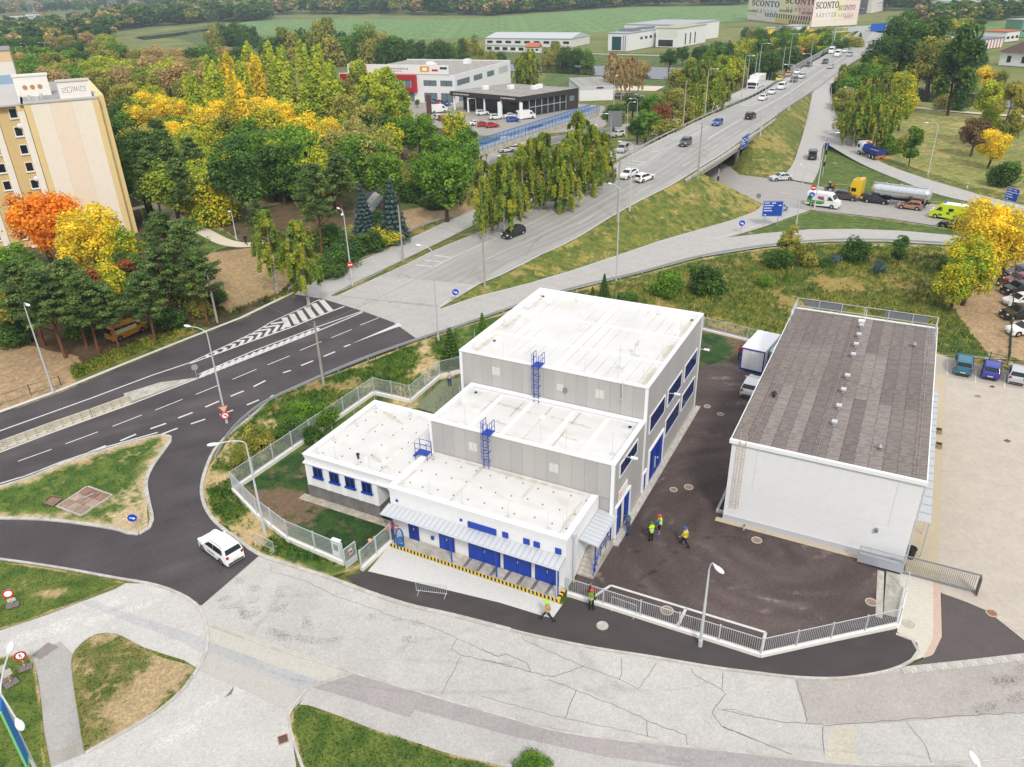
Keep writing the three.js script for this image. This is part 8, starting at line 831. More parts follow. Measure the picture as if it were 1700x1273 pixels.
// far river bank
for (const [x, y, h] of [[368, 30, 18], [384, 28, 18], [400, 32, 17], [412, 36, 16], [350, 38, 16], [468, 40, 20], [488, 36, 20], [508, 44, 18], [538, 24, 24], [560, 40, 18], [580, 44, 17], [600, 34, 20], [618, 36, 20], [640, 48, 17], [655, 50, 16], [676, 58, 12], [694, 60, 11], [440, 48, 18], [450, 52, 17], [520, 50, 17], [720, 60, 12], [732, 58, 12], [747, 62, 10], [770, 56, 11], [784, 56, 11], [765, 80, 10], [800, 78, 9], [815, 82, 9], [830, 80, 9], [920, 66, 10], [940, 70, 10], [955, 72, 10], [975, 76, 9], [908, 78, 8]]) tree('bush', hsh(x, y, 5) < 0.6 ? 'dark' : hsh(x, y, 5) < 0.8 ? 'green' : 'olive', x, y, h, 'dark tree along the far river bank', { group: 'dark trees along the far river bank', w: 0.8, name: 'broadleaf_tree', cat: 'tree' });
// bushes on the wild slopes and verges
const BU = [['bush', 'green', 1112, 438, 4.4, 'round green bush left of the pair behind the tall hall', 0.95], ['bush', 'dark', 1176, 426, 5, 'darker bush right of the pair behind the tall hall', 0.95], ['spruce', 'dark', 1004, 452, 3.6, 'small dark sapling behind the tall hall roof edge', 1], ['bush', 'dark', 1040, 478, 2.2, 'grey green shrub behind the tall hall roof edge', 1.4], ['spruce', 'dark', 984, 474, 2.6, 'smallest sapling behind the tall hall roof edge', 1], ['oval', 'olive', 1316, 378, 5.5, 'loose olive tree by the slip road guardrail', 1.3], ['bush', 'dark', 1296, 408, 3.2, 'dark bush left of the loose olive tree', 1.2], ['bush', 'olive', 1346, 400, 3.6, 'olive bush right of the loose olive tree', 1], ['bush', 'dark', 1430, 384, 4.4, 'dark round tree alone behind the white hall', 0.9], ['oval', 'dark', 1500, 392, 4.4, 'small upright dark tree behind the white hall', 1.1], ['bush', 'spruce', 1462, 430, 2, 'bluish shrub on the wild slope', 1], ['bush', 'dark', 1572, 430, 1.6, 'low dark shrub below the yellow trees', 1.3], ['bush', 'green', 1272, 452, 1.8, 'low green shrub at the left of the wild slope', 1.2], ['spruce', 'green', 1308, 445, 1.9, 'low upright shrub on the wild slope', 1.2], ['bush', 'dark', 1372, 424, 1.6, 'low dark shrub in the middle of the wild slope', 1.4], ['bush', 'spruce', 1390, 420, 1.4, 'low grey shrub in the middle of the wild slope', 1.3], ['bush', 'green', 500, 660, 2.8, 'green bush at the guardrail bend, upper of the clump', 1], ['bush', 'green', 532, 664, 2.8, 'green bush beside the fence, largest of the clump', 1], ['bush', 'dark', 478, 690, 2.4, 'dark green bush at the lower left of the clump', 1.1], ['bush', 'dark', 512, 700, 2, 'dark green bush pressed against the fence', 1.1], ['bush', 'olive', 424, 700, 2.8, 'yellowing shrub behind the two traffic signs', 1.0], ['bush', 'olive', 395, 742, 1.8, 'low yellowing shrub by the curved lamp head', 1.1], ['spruce', 'dark', 745, 540, 5.2, 'dark young tree left of the tall hall', 1], ['spruce', 'green', 800, 517, 3.6, 'young tree by the guardrail at the tall hall roof', 1], ['bush', 'dark', 760, 580, 2.2, 'dark shrub at the tall hall corner', 1]];
for (const [f, p, x, y, h, l, w] of BU) tree(f, p, x, y, h, l, { w, lod: 1 });
tree('bush', 'green', 885, 1257, 1.3, 'clipped round hedge at the bottom edge of the picture', { w: 1.5, lod: 0, y: 0.05 });
tree('round', 'green', 692, 163, 3, 'round clipped tree in the showroom forecourt', { lod: 1 });

// ---------------------------------------------------------------- apartment block on the left
{
  const q = at(173, 159, 23), d = at(162, 164, 23).sub(at(42, 174, 23)).setY(0), yaw = Math.atan2(-d.z, d.x), o = thing('apartment_block', 'tall cream apartment block with striped gable and yellow recessed bays', 'building', q.clone().setY(0), yaw), H = 23, W0 = 11.6, D0 = 34;
  const cr = MS(0xfdf3e2, { map: tiled(tPlaster, 4) }), pe = MS(0xfdebd4, { map: tiled(tPlaster, 4) }), ye = MS(0xf2d89c, { map: tiled(tPlaster, 4) }), wh = MS(0xfbf7ef, { map: tiled(tPlaster, 4) }), y2 = MS(0xe2c68c, { map: tiled(tPlaster, 4) });
  // local: x along the gable (0 is its right end), z = 0 the gable, building runs to -z
  obj('wall', [bx(-W0, 0, -D0, -1.0, H - 0.4, -0.06)], ye, o); obj('wall', [bx(-1.0, 0, -D0, 0, H, -1.3)], ye, o);
  for (const [a, b, m] of [[-10.7, -8.0, cr], [-8.0, -4.9, pe], [-4.9, -1.9, cr]]) obj('gable_panel', bx(a + 0.01, 0, -0.06, b - 0.01, H - 0.3, 0), m, o); obj('corner', [bx(-1.9, 0, -0.5, -1.0, H - 0.2, 0.02)], ye, o); obj('corner', bx(-11.6, 0, -0.06, -10.7, H - 0.3, 0.03), ye, o);
  obj('roof', bx(-W0 - 0.6, H - 0.4, -D0, -0.9, H - 0.25, 0.05), MS(0xb9b6b2, { map: tiled(tConcrete, 5) }), o); obj('parapet', [bx(-W0, H - 0.25, -0.3, -1.0, H + 0.05, 0.05), bx(-1.3, H - 0.25, -D0, -0.95, H + 0.05, -0.3), bx(-W0 - 0.6, H - 0.25, -D0, -W0 - 0.3, H + 0.05, -0.3)], MS(0xc9c7c4), o);
  const gr = art(256, 96, (g) => { g.fillStyle = '#efeae4'; g.fillRect(0, 0, 256, 96); g.strokeStyle = '#3a3a42'; g.lineWidth = 3; g.beginPath(); g.moveTo(20, 40); g.lineTo(56, 34); g.lineTo(54, 52); g.lineTo(24, 58); g.lineTo(26, 74); g.lineTo(60, 70); g.moveTo(70, 30); g.lineTo(104, 28); g.lineTo(100, 72); g.lineTo(66, 74); g.lineTo(70, 30); g.moveTo(116, 26); g.lineTo(118, 72); g.moveTo(130, 70); g.lineTo(132, 28); g.lineTo(150, 66); g.lineTo(152, 26); g.moveTo(166, 28); g.lineTo(168, 70); g.moveTo(180, 70); g.lineTo(182, 30); g.lineTo(222, 30); g.lineTo(224, 72); g.lineTo(180, 70); g.moveTo(194, 44); g.lineTo(208, 44); g.lineTo(208, 58); g.stroke(); });
  const ph = obj('penthouse', [bx(-6.2, H - 0.25, -6.4, -1.6, H + 2.2, -3.0)], wh, o); obj('graffiti', new THREE.PlaneGeometry(4.4, 1.7).translate(-3.9, H + 1.1, -2.985), gr, ph); obj('cover', bx(-6.35, H + 2.2, -6.6, -1.45, H + 2.35, -2.9), MS(0xbdb8ae), ph);
  const p2 = obj('penthouse', [bx(-12.2, H - 0.25, -14.6, -7.2, H + 2.8, -10.4)], wh, o); obj('vent', [-10.8, -9.7, -8.6].map((x, k) => new THREE.CylinderGeometry(0.35, 0.35, 0.12, 14).rotateX(PI / 2).translate(x, H + 1.2, -10.36)), MS(0xb98a5c), p2); obj('cover', bx(-12.35, H + 2.8, -14.7, -7.05, H + 2.95, -10.3), MS(0xd8d2c8), p2);
  obj('vent', [[-9.5, -3.5], [-8.8, -7], [-4, -9], [-10.6, -6]].map(([x, z]) => cyl(x, H - 0.3, H + 0.4, z, 0.25, 10)), M.galvLight, o);
  // the long side with stepped white piers and window recesses
  for (let i = 0; i < 4; i++) { const X = -W0 - i * 3.9, Z = -1.4 - i * 1.5, f0 = (a, b, c, d, e2, f2, m, n) => obj(n, bx(X + a, b, Z + c, X + d, e2, Z + f2), m, o); f0(-3.9, 0, -34, 0, H - 0.5, -0.02, y2, 'bay'); f0(-1.05, 0, -0.02, -0.1, H - 1.3, 0.9, wh, 'pier'); f0(-3.95, H - 0.5, -34, 0.02, H - 0.25, 0.95, MS(0xb9b6b2), 'roof'); f0(-1.1, H - 1.28, 0.0, -0.05, H - 0.52, 0.93, ye, 'loggia_roof'); for (let f = 0; f < 8; f++) { const y = 1.4 + f * 2.75, w = f0(-2.3, y, -0.02, -1.15, y + 1.5, 0.05, M.trim, 'window'); obj('pane', bx(X - 2.2, y + 0.1, Z + 0.05, X - 1.25, y + 1.4, Z + 0.08), M.glass, w); obj('sill', bx(X - 2.4, y - 0.12, Z, X - 1.1, y - 0.01, Z + 0.2), M.trim, w); if ((f + i) % 3 === 0) obj('satellite_dish', ball(X - 1.3, y + 1.6, Z + 0.5, 0.4, 1, 1, 0.4), M.lamp, w); } }
  const b = thing('apartment_block', 'far apartment block with pale blue and white striped upper wall at the left edge', 'building', at(10, 92, 24).setY(0), yaw); for (const [y0, y1, m] of [[0, 16, M.red], [16, 19.5, MS(0x9dbcd8)], [19.5, 22.5, wh], [22.5, 25, MS(0xeccaa4)]]) obj('wall_band', bx(-16, y0, -20, 1, y1, 0), m, b); obj('roof', bx(-16.1, 25, -20.1, 1.1, 25.2, 0.1), M.steel, b);
}
// ---------------------------------------------------------------- car showrooms and footbridge
{
  const p0 = at(757, 172), p1 = at(848, 141), p2 = at(640, 152), dx = p1.clone().sub(p0), LX = dx.length(), yaw = Math.atan2(-dx.z, dx.x), o = thing('car_showroom', 'white showroom block with red framed glass front and flat roof', 'building', p0, yaw), H = 8.9; const LZ = 46;
  // local: x along the right facade, facade on +z; left facade runs back along -z at x = 0
  obj('wall', bx(0, 0, -LZ, LX, H, 0), M.white, o); obj('roof', bx(0.3, H, -LZ + 0.3, LX - 0.3, H + 0.06, -0.3), MS(0xbdb8b0, { map: tiled(tConcrete, 8) }), o); obj('parapet', [bx(0, H, -0.3, LX, H + 0.35, 0), bx(0, H, -LZ, 0.3, H + 0.35, -0.3), bx(LX - 0.3, H, -LZ, LX, H + 0.35, -0.3)], M.white, o);
  const W = (x0, x1, y0, y1, n) => { const w = obj('window', bx(x0, y0, -0.02, x1, y1, 0.04), M.black, o); for (let i = 0; i < n; i++) obj('pane', bx(lerp(x0, x1, i / n) + 0.08, y0 + 0.08, 0.04, lerp(x0, x1, (i + 1) / n) - 0.08, y1 - 0.08, 0.07), M.glassLight, w); };
  const s = LX / 55; W(2 * s, 13 * s, 5.6, 7.4, 4); W(17 * s, 25 * s, 5.6, 7.4, 3); W(30 * s, 37 * s, 5.6, 7.4, 6); W(3 * s, 12 * s, 0.3, 3.2, 3); obj('panel', bx(42 * s, 5.4, -0.02, 52 * s, 7.8, 0.04), M.galvLight, o);
  const lw = (z0, z1, y0, y1, n) => { const w = obj('window', bx(-0.04, y0, z0, 0.02, y1, z1), M.black, o); for (let i = 0; i < n; i++) obj('pane', bx(-0.07, y0 + 0.1, lerp(z0, z1, i / n) + 0.1, -0.04, y1 - 0.1, lerp(z0, z1, (i + 1) / n) - 0.1), M.glassLight, w); }; lw(-5.5, -1, 5.6, 7.4, 2); lw(-12, -7, 5.6, 7.4, 2); lw(-5.5, -1, 0.3, 3.3, 2); lw(-12, -7, 0.3, 3.3, 2); lw(-44, -16, 0.3, 3.4, 9);
  const rf = obj('red_frame', [bx(-1.2, 7.6, -45, 0, 9.1, -14.5), bx(-1.2, 3.6, -45, 0, 5.0, -14.5), bx(-1.2, 5.0, -16, 0, 7.6, -14.5), bx(-1.2, 5, -45, 0, 7.6, -43.5)], M.red, o); obj('glazing', bx(-0.9, 5, -43.5, -0.1, 7.6, -16), M.glassLight, rf); obj('mullion', Array.from({ length: 12 }, (_, k) => bx(-0.95, 5, -43 + k * 2.4, -0.9, 7.6, -42.85 + k * 2.4)), M.galvLight, rf);
  const ban = art(512, 64, (g) => { g.fillStyle = '#f1f0ee'; g.fillRect(0, 0, 512, 64); g.fillStyle = '#d8252c'; g.fillRect(30, 6, 70, 50); g.fillStyle = '#1f7a50'; g.font = 'bold 22px serif'; g.fillText('Kooperativa', 176, 36); g.fillStyle = '#c33'; g.fillRect(190, 44, 90, 4); g.fillStyle = '#e8a11c'; g.fillRect(372, 10, 46, 40); g.fillStyle = '#fff'; g.fillRect(384, 20, 22, 20); g.fillStyle = '#2c2f52'; g.fillRect(470, 14, 34, 16); g.fillStyle = '#b22'; g.fillRect(430, 30, 30, 14); });
  obj('banner', new THREE.PlaneGeometry(40, 3).rotateY(-PI / 2).translate(-0.2, H + 2.0, -22), ban, o); obj('banner_frame', [bx(-0.15, H, -42, -0.05, H + 3.5, -41.8), bx(-0.15, H, -2.2, -0.05, H + 3.5, -2), bx(-0.15, H + 0.4, -41.8, -0.05, H + 3.5, -2.2)], M.galvLight, o);
  for (const [x, z] of [[20, -20], [26, -24], [14, -28], [40 * s, -14]]) obj('roof_unit', rb(x, H + 0.1, z, x + 3, H + 1.8, z + 2.2, 0.05), M.trim, o); obj('roof_unit', rb(10, H + 0.1, -34, 18, H + 0.7, -31, 0.05), M.deepblue, o);
  const e0 = at(863, 162, 6), e1 = at(960, 147, 6), e2 = at(747, 152, 6), u = e1.clone().sub(e0), LU = u.length(), y2 = Math.atan2(-u.z, u.x), k = thing('car_showroom', 'dark edged glass showroom with flat grey roof and columns', 'building', e0.clone().setY(0), y2), LV = e2.distanceTo(e0); const D = MS(0x3a3432, { roughness: 0.5 });
  // local: x along right facade (+z outward), -x end is the left glass corner; other facade along -z
  const ang = Math.atan2(-(e2.z - e0.z), e2.x - e0.x) - y2, ux = Math.cos(ang), uz = -Math.sin(ang), Q = (a, b) => [a + b * ux, b * uz]; const poly = (pts, y0, y1) => { const sh = new THREE.Shape(pts.map(([x, z]) => new THREE.Vector2(x, -z))); return new THREE.ExtrudeGeometry(sh, { depth: y1 - y0, bevelEnabled: false }).rotateX(-PI / 2).translate(0, y0, 0); };
  obj('roof', poly([Q(0, 0), Q(LU, 0), Q(LU, LV), Q(0, LV)], 6.0, 6.1), MS(0xb3afa8, { map: tiled(tConcrete, 8) }), k); obj('fascia', [poly([Q(-0.1, -0.1), Q(LU, -0.1), Q(LU, 0.25), Q(0.25, 0.25)], 4.8, 6.2), poly([Q(-0.1, -0.1), Q(0.25, 0.25), Q(0.25, LV), Q(-0.1, LV)], 4.8, 6.2), poly([Q(LU * 0.8, -0.05), Q(LU, -0.05), Q(LU, 0.3), Q(LU * 0.8, 0.3)], 0, 4.8)], D, k);
  obj('wall', poly([Q(5, 6), Q(LU - 0.3, 6), Q(LU - 0.3, LV - 1), Q(5, LV - 1)], 0, 5.98), MS(0x2a2b2d), k); obj('glazing', [poly([Q(4.4, 0.5), Q(LU * 0.8, 0.5), Q(LU * 0.8, 0.62), Q(4.4, 0.62)], 0.2, 4.8), poly([Q(4.4, 0.5), Q(4.52, 0.5), Q(4.52, LV - 1), Q(4.4, LV - 1)], 0.2, 4.8)], M.glass, k); for (let i = 0; i < 7; i++) { const [x, z] = Q(4.4 + (LU * 0.8 - 4.4) * i / 6, 0.45); obj('mullion', cyl(x, 0.2, 4.8, z, 0.09, 6), M.galvLight, k); } { const [x, z] = Q(4.4, 0.4), [x3, z3] = Q(LU * 0.8, 0.4); obj('transom', bar(V(x, 2.6, z), V(x3, 2.6, z3), 0.09, 5), M.galvLight, k); }
  for (const b of [0.6, LV * 0.28, LV * 0.52, LV * 0.76, LV - 1]) { const [x, z] = Q(0.7, b); obj('column', cyl(x, 0, 4.8, z, 0.32, 12), M.trim, k); } obj('window', (() => { const [x, z] = Q(LU * 0.88, -0.12); return bc(x, 3.4, z, 2.2, 1.6, 0.1); })(), M.glassLight, k);
  const tx = art(256, 32, (g) => { g.fillStyle = '#3a3432'; g.fillRect(0, 0, 256, 32); g.fillStyle = '#e8e4e0'; for (let i = 0; i < 12; i++) g.fillRect(20 + i * 18, 9 + (i % 3), 11, 13); }); { const [x, z] = Q(-0.14, 4.6), m = obj('lettering', new THREE.PlaneGeometry(7, 0.9), tx, k); m.position.set(x, 5.5, z); m.rotation.y = ang + PI; const [x4, z4] = Q(-0.14, LV - 5), m2 = obj('lettering', new THREE.PlaneGeometry(8, 0.9), tx, k); m2.position.set(x4, 5.5, z4); m2.rotation.y = ang + PI; }
  for (const [a, b] of [[LU * 0.3, LV * 0.8], [LU * 0.5, LV * 0.6], [LU * 0.75, LV * 0.4], [LU * 0.6, LV * 0.35]]) { const [x, z] = Q(a, b); obj('roof_unit', rb(x, 6.1, z, x + 2, 7.3, z + 1.4, 0.05), M.trim, k); }
  const a0 = at(962, 168), a1 = at(1018, 166), aw = thing('workshop_building', 'low white workshop with grey band right of the dark showroom', 'building', a0, Math.atan2(-(a1.z - a0.z), a1.x - a0.x)); const LA = a1.distanceTo(a0); obj('wall', bx(0, 0, -26, LA, 3.6, 0), M.white, aw); obj('band', bx(-0.05, 3.6, -26.05, LA + 0.05, 4.8, 0.05), M.galvLight, aw); obj('roof', bx(0.3, 4.8, -25.7, LA - 0.3, 4.86, -0.3), MS(0xbab5ad, { map: tiled(tConcrete, 8) }), aw); obj('sign', bx(LA * 0.5, 3.9, 0.05, LA * 0.7, 4.4, 0.1), D, aw);
  struct('forecourt', sheet(pix([[640, 165], [757, 150], [880, 160], [960, 172], [1030, 178], [1000, 214], [900, 222], [800, 225], [690, 205], [640, 190]]), -0.03), MS(0xb9b1a8, { map: tiled(tAsphalt, 8) }), 'asphalt forecourt around the car showrooms', 'forecourt');
  struct('road', ribbon(curve(pix([[780, 300], [830, 262], [880, 240], [960, 226], [1030, 214], [1120, 196]]), 4), 9, -0.02), MS(0xbdb8b2, { map: tiled(tAsphalt, 8) }), 'side street running below the blue footbridge', 'road');
  // footbridge with blue railings
  const f0 = at(790, 249, 5.2), f1 = at(965, 192, 5.2), fd = f1.clone().sub(f0), LF = fd.length(), fb = thing('footbridge', 'concrete footbridge with bright blue railings before the showroom', 'footbridge', f0.clone().setY(0), Math.atan2(-fd.z, fd.x)); obj('deck', bx(-6, 4.1, -1.5, LF + 8, 5.2, 1.5), MS(0xdcd5c0, { map: tiled(tConcrete, 4) }), fb); const bb = MS(0x2a78c0, { roughness: 0.4 }); for (const z of [-1.42, 1.42]) { obj('railing', [bx(-6, 6.8, z - 0.06, LF + 8, 6.95, z + 0.06), bx(-6, 5.3, z - 0.03, LF + 8, 5.36, z + 0.03), ...Array.from({ length: 40 }, (_, k) => bx(-6 + (LF + 14) * k / 39 - 0.04, 5.2, z - 0.04, -6 + (LF + 14) * k / 39 + 0.04, 6.8, z + 0.04)), ...Array.from({ length: 260 }, (_, k) => bx(-6 + (LF + 14) * k / 259 - 0.025, 5.36, z - 0.01, -6 + (LF + 14) * k / 259 + 0.025, 6.8, z + 0.01))], bb, fb); } for (const x of [3, LF * 0.5, LF]) obj('pier', [cyl(x, 0, 4.1, -0.8, 0.22, 10), cyl(x, 0, 4.1, 0.8, 0.22, 10)], M.concrete, fb);
  { const P = curve([at(600, 360, 0.1), at(640, 310, 0.4), at(665, 286, 1.2), at(700, 268, 2.4)], 4), rp = thing('footbridge_ramp', 'paved footbridge ramp with blue railing among the shrubs', 'ramp'); obj('surface', ribbon(P, 2.6, 0.1), MS(0xcdc6bc, { map: tiled(tConcrete, 3) }), rp); for (const s of [-1.3, 1.3]) obj('railing', [rail(offset(P, s), 0.06, 0.08, 1.15), rail(offset(P, s), 0.05, 0.05, 0.5), ...even(offset(P, s), 2).map((p) => bc(p.x, p.y + 0.6, p.z, 0.06, 1.2, 0.06))], bb, rp); obj('side', [rail(offset(P, 1.3), 0.1, 2.2, -2.1), rail(offset(P, -1.3), 0.1, 2.2, -2.1)], M.concrete, rp); }
  for (const [x, y, l, m] of [[827, 204, 'white advertising flag left of two by the dark showroom', M.lamp], [863, 206, 'white advertising flag right of two by the dark showroom', M.trim]]) { const w = at(x, y), fl = thing('advertising_flag', l, 'flag', w); obj('pole', bar(V(0, 0, 0), V(0, 6, 0), 0.06), M.galvLight, fl); obj('cloth', rb(0.05, 1.4, -0.015, 0.9, 6, 0.015, 0.01), m, fl); }
  const tt = thing('sign_tower', 'brown advertising pillar by the showroom forecourt', 'sign', at(713, 190)); obj('pillar', rb(-0.8, 0, -0.4, 0.8, 6, 0.4, 0.05), MS(0x5a3c30), tt);
}
// ---------------------------------------------------------------- buildings beyond the river and the furniture store
{
  const hall = (l, cat, a, b, depth, h, wm, rm, extra, name = 'warehouse') => { const d = b.clone().sub(a), o = thing(name, l, cat, a, Math.atan2(-d.z, d.x)), n = d.length(); obj('wall', bx(0, 0, -depth, n, h, 0), wm, o); obj('roof', bx(-0.3, h, -depth - 0.3, n + 0.3, h + 0.4, 0.3), rm, o); extra?.(o, n, depth, h); return o; };
  const gr = MS(0xa7aeb4), wt = MS(0xdcdcd6), rows = (o, n, y0, y1, k, m = M.glass, z = 0.05) => { for (let i = 0; i < k; i++) { const w = obj('window', bx(n * (i + 0.2) / k, y0, -0.02, n * (i + 0.8) / k, y1, z), m, o); } };
  hall('long pale warehouse with grey sheet roof beyond the river', 'warehouse', at(806, 77), at(948, 79), 30, 4.6, wt, gr, (o, n, d, h) => { obj('gable_roof', (() => { const s = new THREE.Shape([new THREE.Vector2(0, 0), new THREE.Vector2(d, 0), new THREE.Vector2(d / 2, 2.4)]); return new THREE.ExtrudeGeometry(s, { depth: n, bevelEnabled: false }).rotateY(PI / 2).translate(0, h + 0.4, 0); })(), MS(0xbcc1c4), o); rows(o, n, 2, 3.4, 9); });
  hall('low white shed with grey roof in front of the long warehouse', 'shed', at(806, 84), at(872, 86), 9, 3, wt, gr, (o, n) => rows(o, n, 0.6, 2.2, 5)); hall('small house with orange roof beside the long warehouse', 'house', at(873, 87), at(895, 87), 7, 2.6, wt, MS(0xb56a4a), (o, n, d, h) => { obj('roof_ridge', (() => { const s = new THREE.Shape([new THREE.Vector2(-0.3, 0), new THREE.Vector2(d + 0.3, 0), new THREE.Vector2(d / 2, 2)]); return new THREE.ExtrudeGeometry(s, { depth: n, bevelEnabled: false }).rotateY(PI / 2).translate(0, h + 0.3, 0.3); })(), MS(0xb56a4a), o); rows(o, n, 0.8, 1.8, 3); }, 'house'); hall('tiny yellow roofed depot beside the river trees', 'depot', at(952, 74), at(974, 72), 8, 3.2, wt, MS(0xd8bc3a), (o, n) => rows(o, n, 0.6, 2, 2));
  hall('white modern factory wing with green glass entrance beyond the river', 'factory', at(1009, 84), at(1042, 85), 46, 9, M.white, gr, (o, n) => { obj('glazing', bx(n * 0.2, 0.4, -0.02, n * 0.66, 7.4, 0.1), MS(0x1e4c50, { roughness: 0.15 }), o); obj('fin', [0.75, 0.85].map((k) => bx(n * k, 0.4, 0, n * k + 0.4, 8, 0.2)), M.steel, o); obj('roof_unit', [bx(2, 9.4, -20, n - 2, 11, -9), bx(3, 9.4, -40, n - 3, 10.6, -30)], M.steel, o); for (let i = 0; i < 8; i++) obj('window', bx(n - 0.02, 5, -60 + i * 6, n + 0.08, 6.4, -57 + i * 6), M.glass, o); }, 'factory');
  hall('white factory block with dark ground floor windows beyond the river', 'factory', at(1088, 78), at(1126, 79), 40, 10, M.white, MS(0xb0a890), (o, n) => { obj('window', bx(n * 0.12, 0.5, -0.02, n * 0.75, 4, 0.1), M.glass, o); for (let i = 0; i < 3; i++) obj('window', bx(n - 0.02, 1, -24 + i * 7, n + 0.1, 7, -22.6 + i * 7), M.glass, o); obj('panel', bx(n * 0.08, 5, 0, n * 0.92, 9.6, 0.06), MS(0xd8dcd4), o); }, 'factory'); hall('white rear hall of the factory beyond the river', 'factory', at(1130, 72), at(1192, 62), 40, 10, M.white, gr, (o, n) => { for (let i = 0; i < 3; i++) obj('window', bx(n * (0.2 + 0.14 * i), 0.5, -0.02, n * (0.28 + 0.14 * i), 5, 0.1), M.glass, o); }, 'factory');
  // furniture store: two visible walls clad in coloured printed panels
  const A = at(1240, 32), B = at(1346, 45), Cc = at(1422, 41), text = (g, s, x, y, c = '#3a2f36') => { g.fillStyle = c; g.font = `bold ${s}px serif`; g.textAlign = 'center'; g.lineWidth = 3; g.strokeStyle = c; g.fillText('SCONTO', x, y); g.strokeText('SCONTO', x, y); g.font = `${s * 0.62}px serif`; const w = 'NÁBYTEK'; for (let i = 0; i < 7; i++) g.fillText(w[i], x + (i - 3) * s * 0.56, y + s * 0.95); };
  const face = (pts, cells) => art(1024, 512, (g) => { g.fillStyle = '#f7ede4'; g.fillRect(0, 0, 1024, 512); for (const [c, q] of pts) { g.fillStyle = c; g.beginPath(); q.forEach(([x, y], i) => (i ? g.lineTo(x, y) : g.moveTo(x, y))); g.fill(); } for (const [s, x, y, c] of cells) text(g, s, x, y, c); });
  const f1 = face([['#f3ebc4', [[0, 0], [90, 0], [150, 512], [0, 512]]], ['#f3e4de', [[90, 0], [380, 512], [150, 512]]], ['#eaeeee', [[90, 0], [560, 0], [510, 512], [380, 512]]], ['#f1eabf', [[560, 0], [680, 0], [860, 512], [510, 512]]], ['#eec0bc', [[680, 0], [1024, 0], [1024, 512], [860, 512]]]], [[112, 300, 365], [108, 845, 300], [46, 640, 425], [46, 70, 470], [44, 970, 430]]), f2 = face([['#f6dcd6', [[0, 0], [1024, 0], [1024, 512], [0, 512]]], ['#fbefe9', [[60, 0], [560, 0], [420, 512], [0, 512]]], ['#f3ebc4', [[560, 0], [760, 0], [640, 512], [440, 512]]]], [[120, 300, 350, '#4a484e'], [90, 740, 385, '#77736a'], [40, 800, 490, '#a89490']]);
  const st = thing('furniture_store', 'huge pastel panelled furniture store with repeated dark lettering', 'store', B, 0), LB = A.clone().sub(B), LC = Cc.clone().sub(B), H = 30; const wl = (v, m, mir) => { const n = v.length(), g = new THREE.PlaneGeometry(n, H - 4), y = Math.atan2(-v.z, v.x) + (mir ? PI : 0), o = obj('facade', g, m, st); o.position.copy(v).multiplyScalar(0.5).setY(4 + (H - 4) / 2); o.rotation.y = y; const nrm = V(Math.sin(y), 0, Math.cos(y)); o.position.addScaledVector(nrm, 0.06); return [o, nrm, y, n]; };
  { const q = [V(0, 0, 0), LC, LC.clone().add(LB), LB].map((v) => new THREE.Vector2(v.x, -v.z)), s = new THREE.Shape(q); obj('wall', new THREE.ExtrudeGeometry(s, { depth: H, bevelEnabled: false }).rotateX(-PI / 2), MS(0xf3e6dc), st); obj('roof', new THREE.ExtrudeGeometry(s, { depth: 0.4, bevelEnabled: false }).rotateX(-PI / 2).translate(0, H, 0), gr, st); }
  const [fa, na, ya, nA] = wl(LB, f1, true); wl(LC, f2, false); for (let i = 0; i < 19; i++) { const m = obj('window', bc(0, 0, 0, 2.1, 2.9, 0.2), M.black, st); m.position.copy(LB).multiplyScalar(0.03 + i * 0.036).addScaledVector(na, 0.1).setY(5.3); m.rotation.y = ya; } for (let i = 0; i < 8; i++) { const m = obj('window', bc(0, 0, 0, 2, 3, 0.2), M.black, st); m.position.copy(LB).multiplyScalar(0.04 + i * 0.036).addScaledVector(na, 0.1).setY(1.9); m.rotation.y = ya; } { const m = obj('yellow_base', bc(0, 0, 0, nA * 0.5, 3.6, 0.1), MS(0xe2cf74), st); m.position.copy(LB).multiplyScalar(0.27).addScaledVector(na, 0.03).setY(1.9); m.rotation.y = ya; }
  hall('dark glass upper block right of the furniture store', 'office', at(1424, 24), at(1452, 20), 30, 14, MS(0x5c6068), gr, (o, n) => { for (let i = 0; i < 3; i++) obj('window', bx(1, 3 + i * 3.6, -0.02, n - 1, 5 + i * 3.6, 0.1), M.glass, o); }, 'office_building'); hall('white hall with faint lettering right of the furniture store', 'store', at(1446, 22), at(1472, 16), 30, 12, MS(0xe8e2dc), gr, (o, n) => { obj('sign', new THREE.PlaneGeometry(n * 0.7, 8).translate(n * 0.5, 7, 0.1), face([['#efe6e0', [[0, 0], [1024, 0], [1024, 512], [0, 512]]]], [[150, 512, 280, '#8a8088']]), o); }, 'furniture_store'); hall('flat white shed in front of the furniture store', 'shed', at(1316, 58), at(1342, 56), 12, 5, M.white, gr, (o, n) => rows(o, n, 1, 2.6, 4)); hall('small white hut among the trees below the store', 'shed', at(1270, 58), at(1284, 58), 8, 4, M.white, gr, (o, n) => rows(o, n, 1, 2.4, 2));
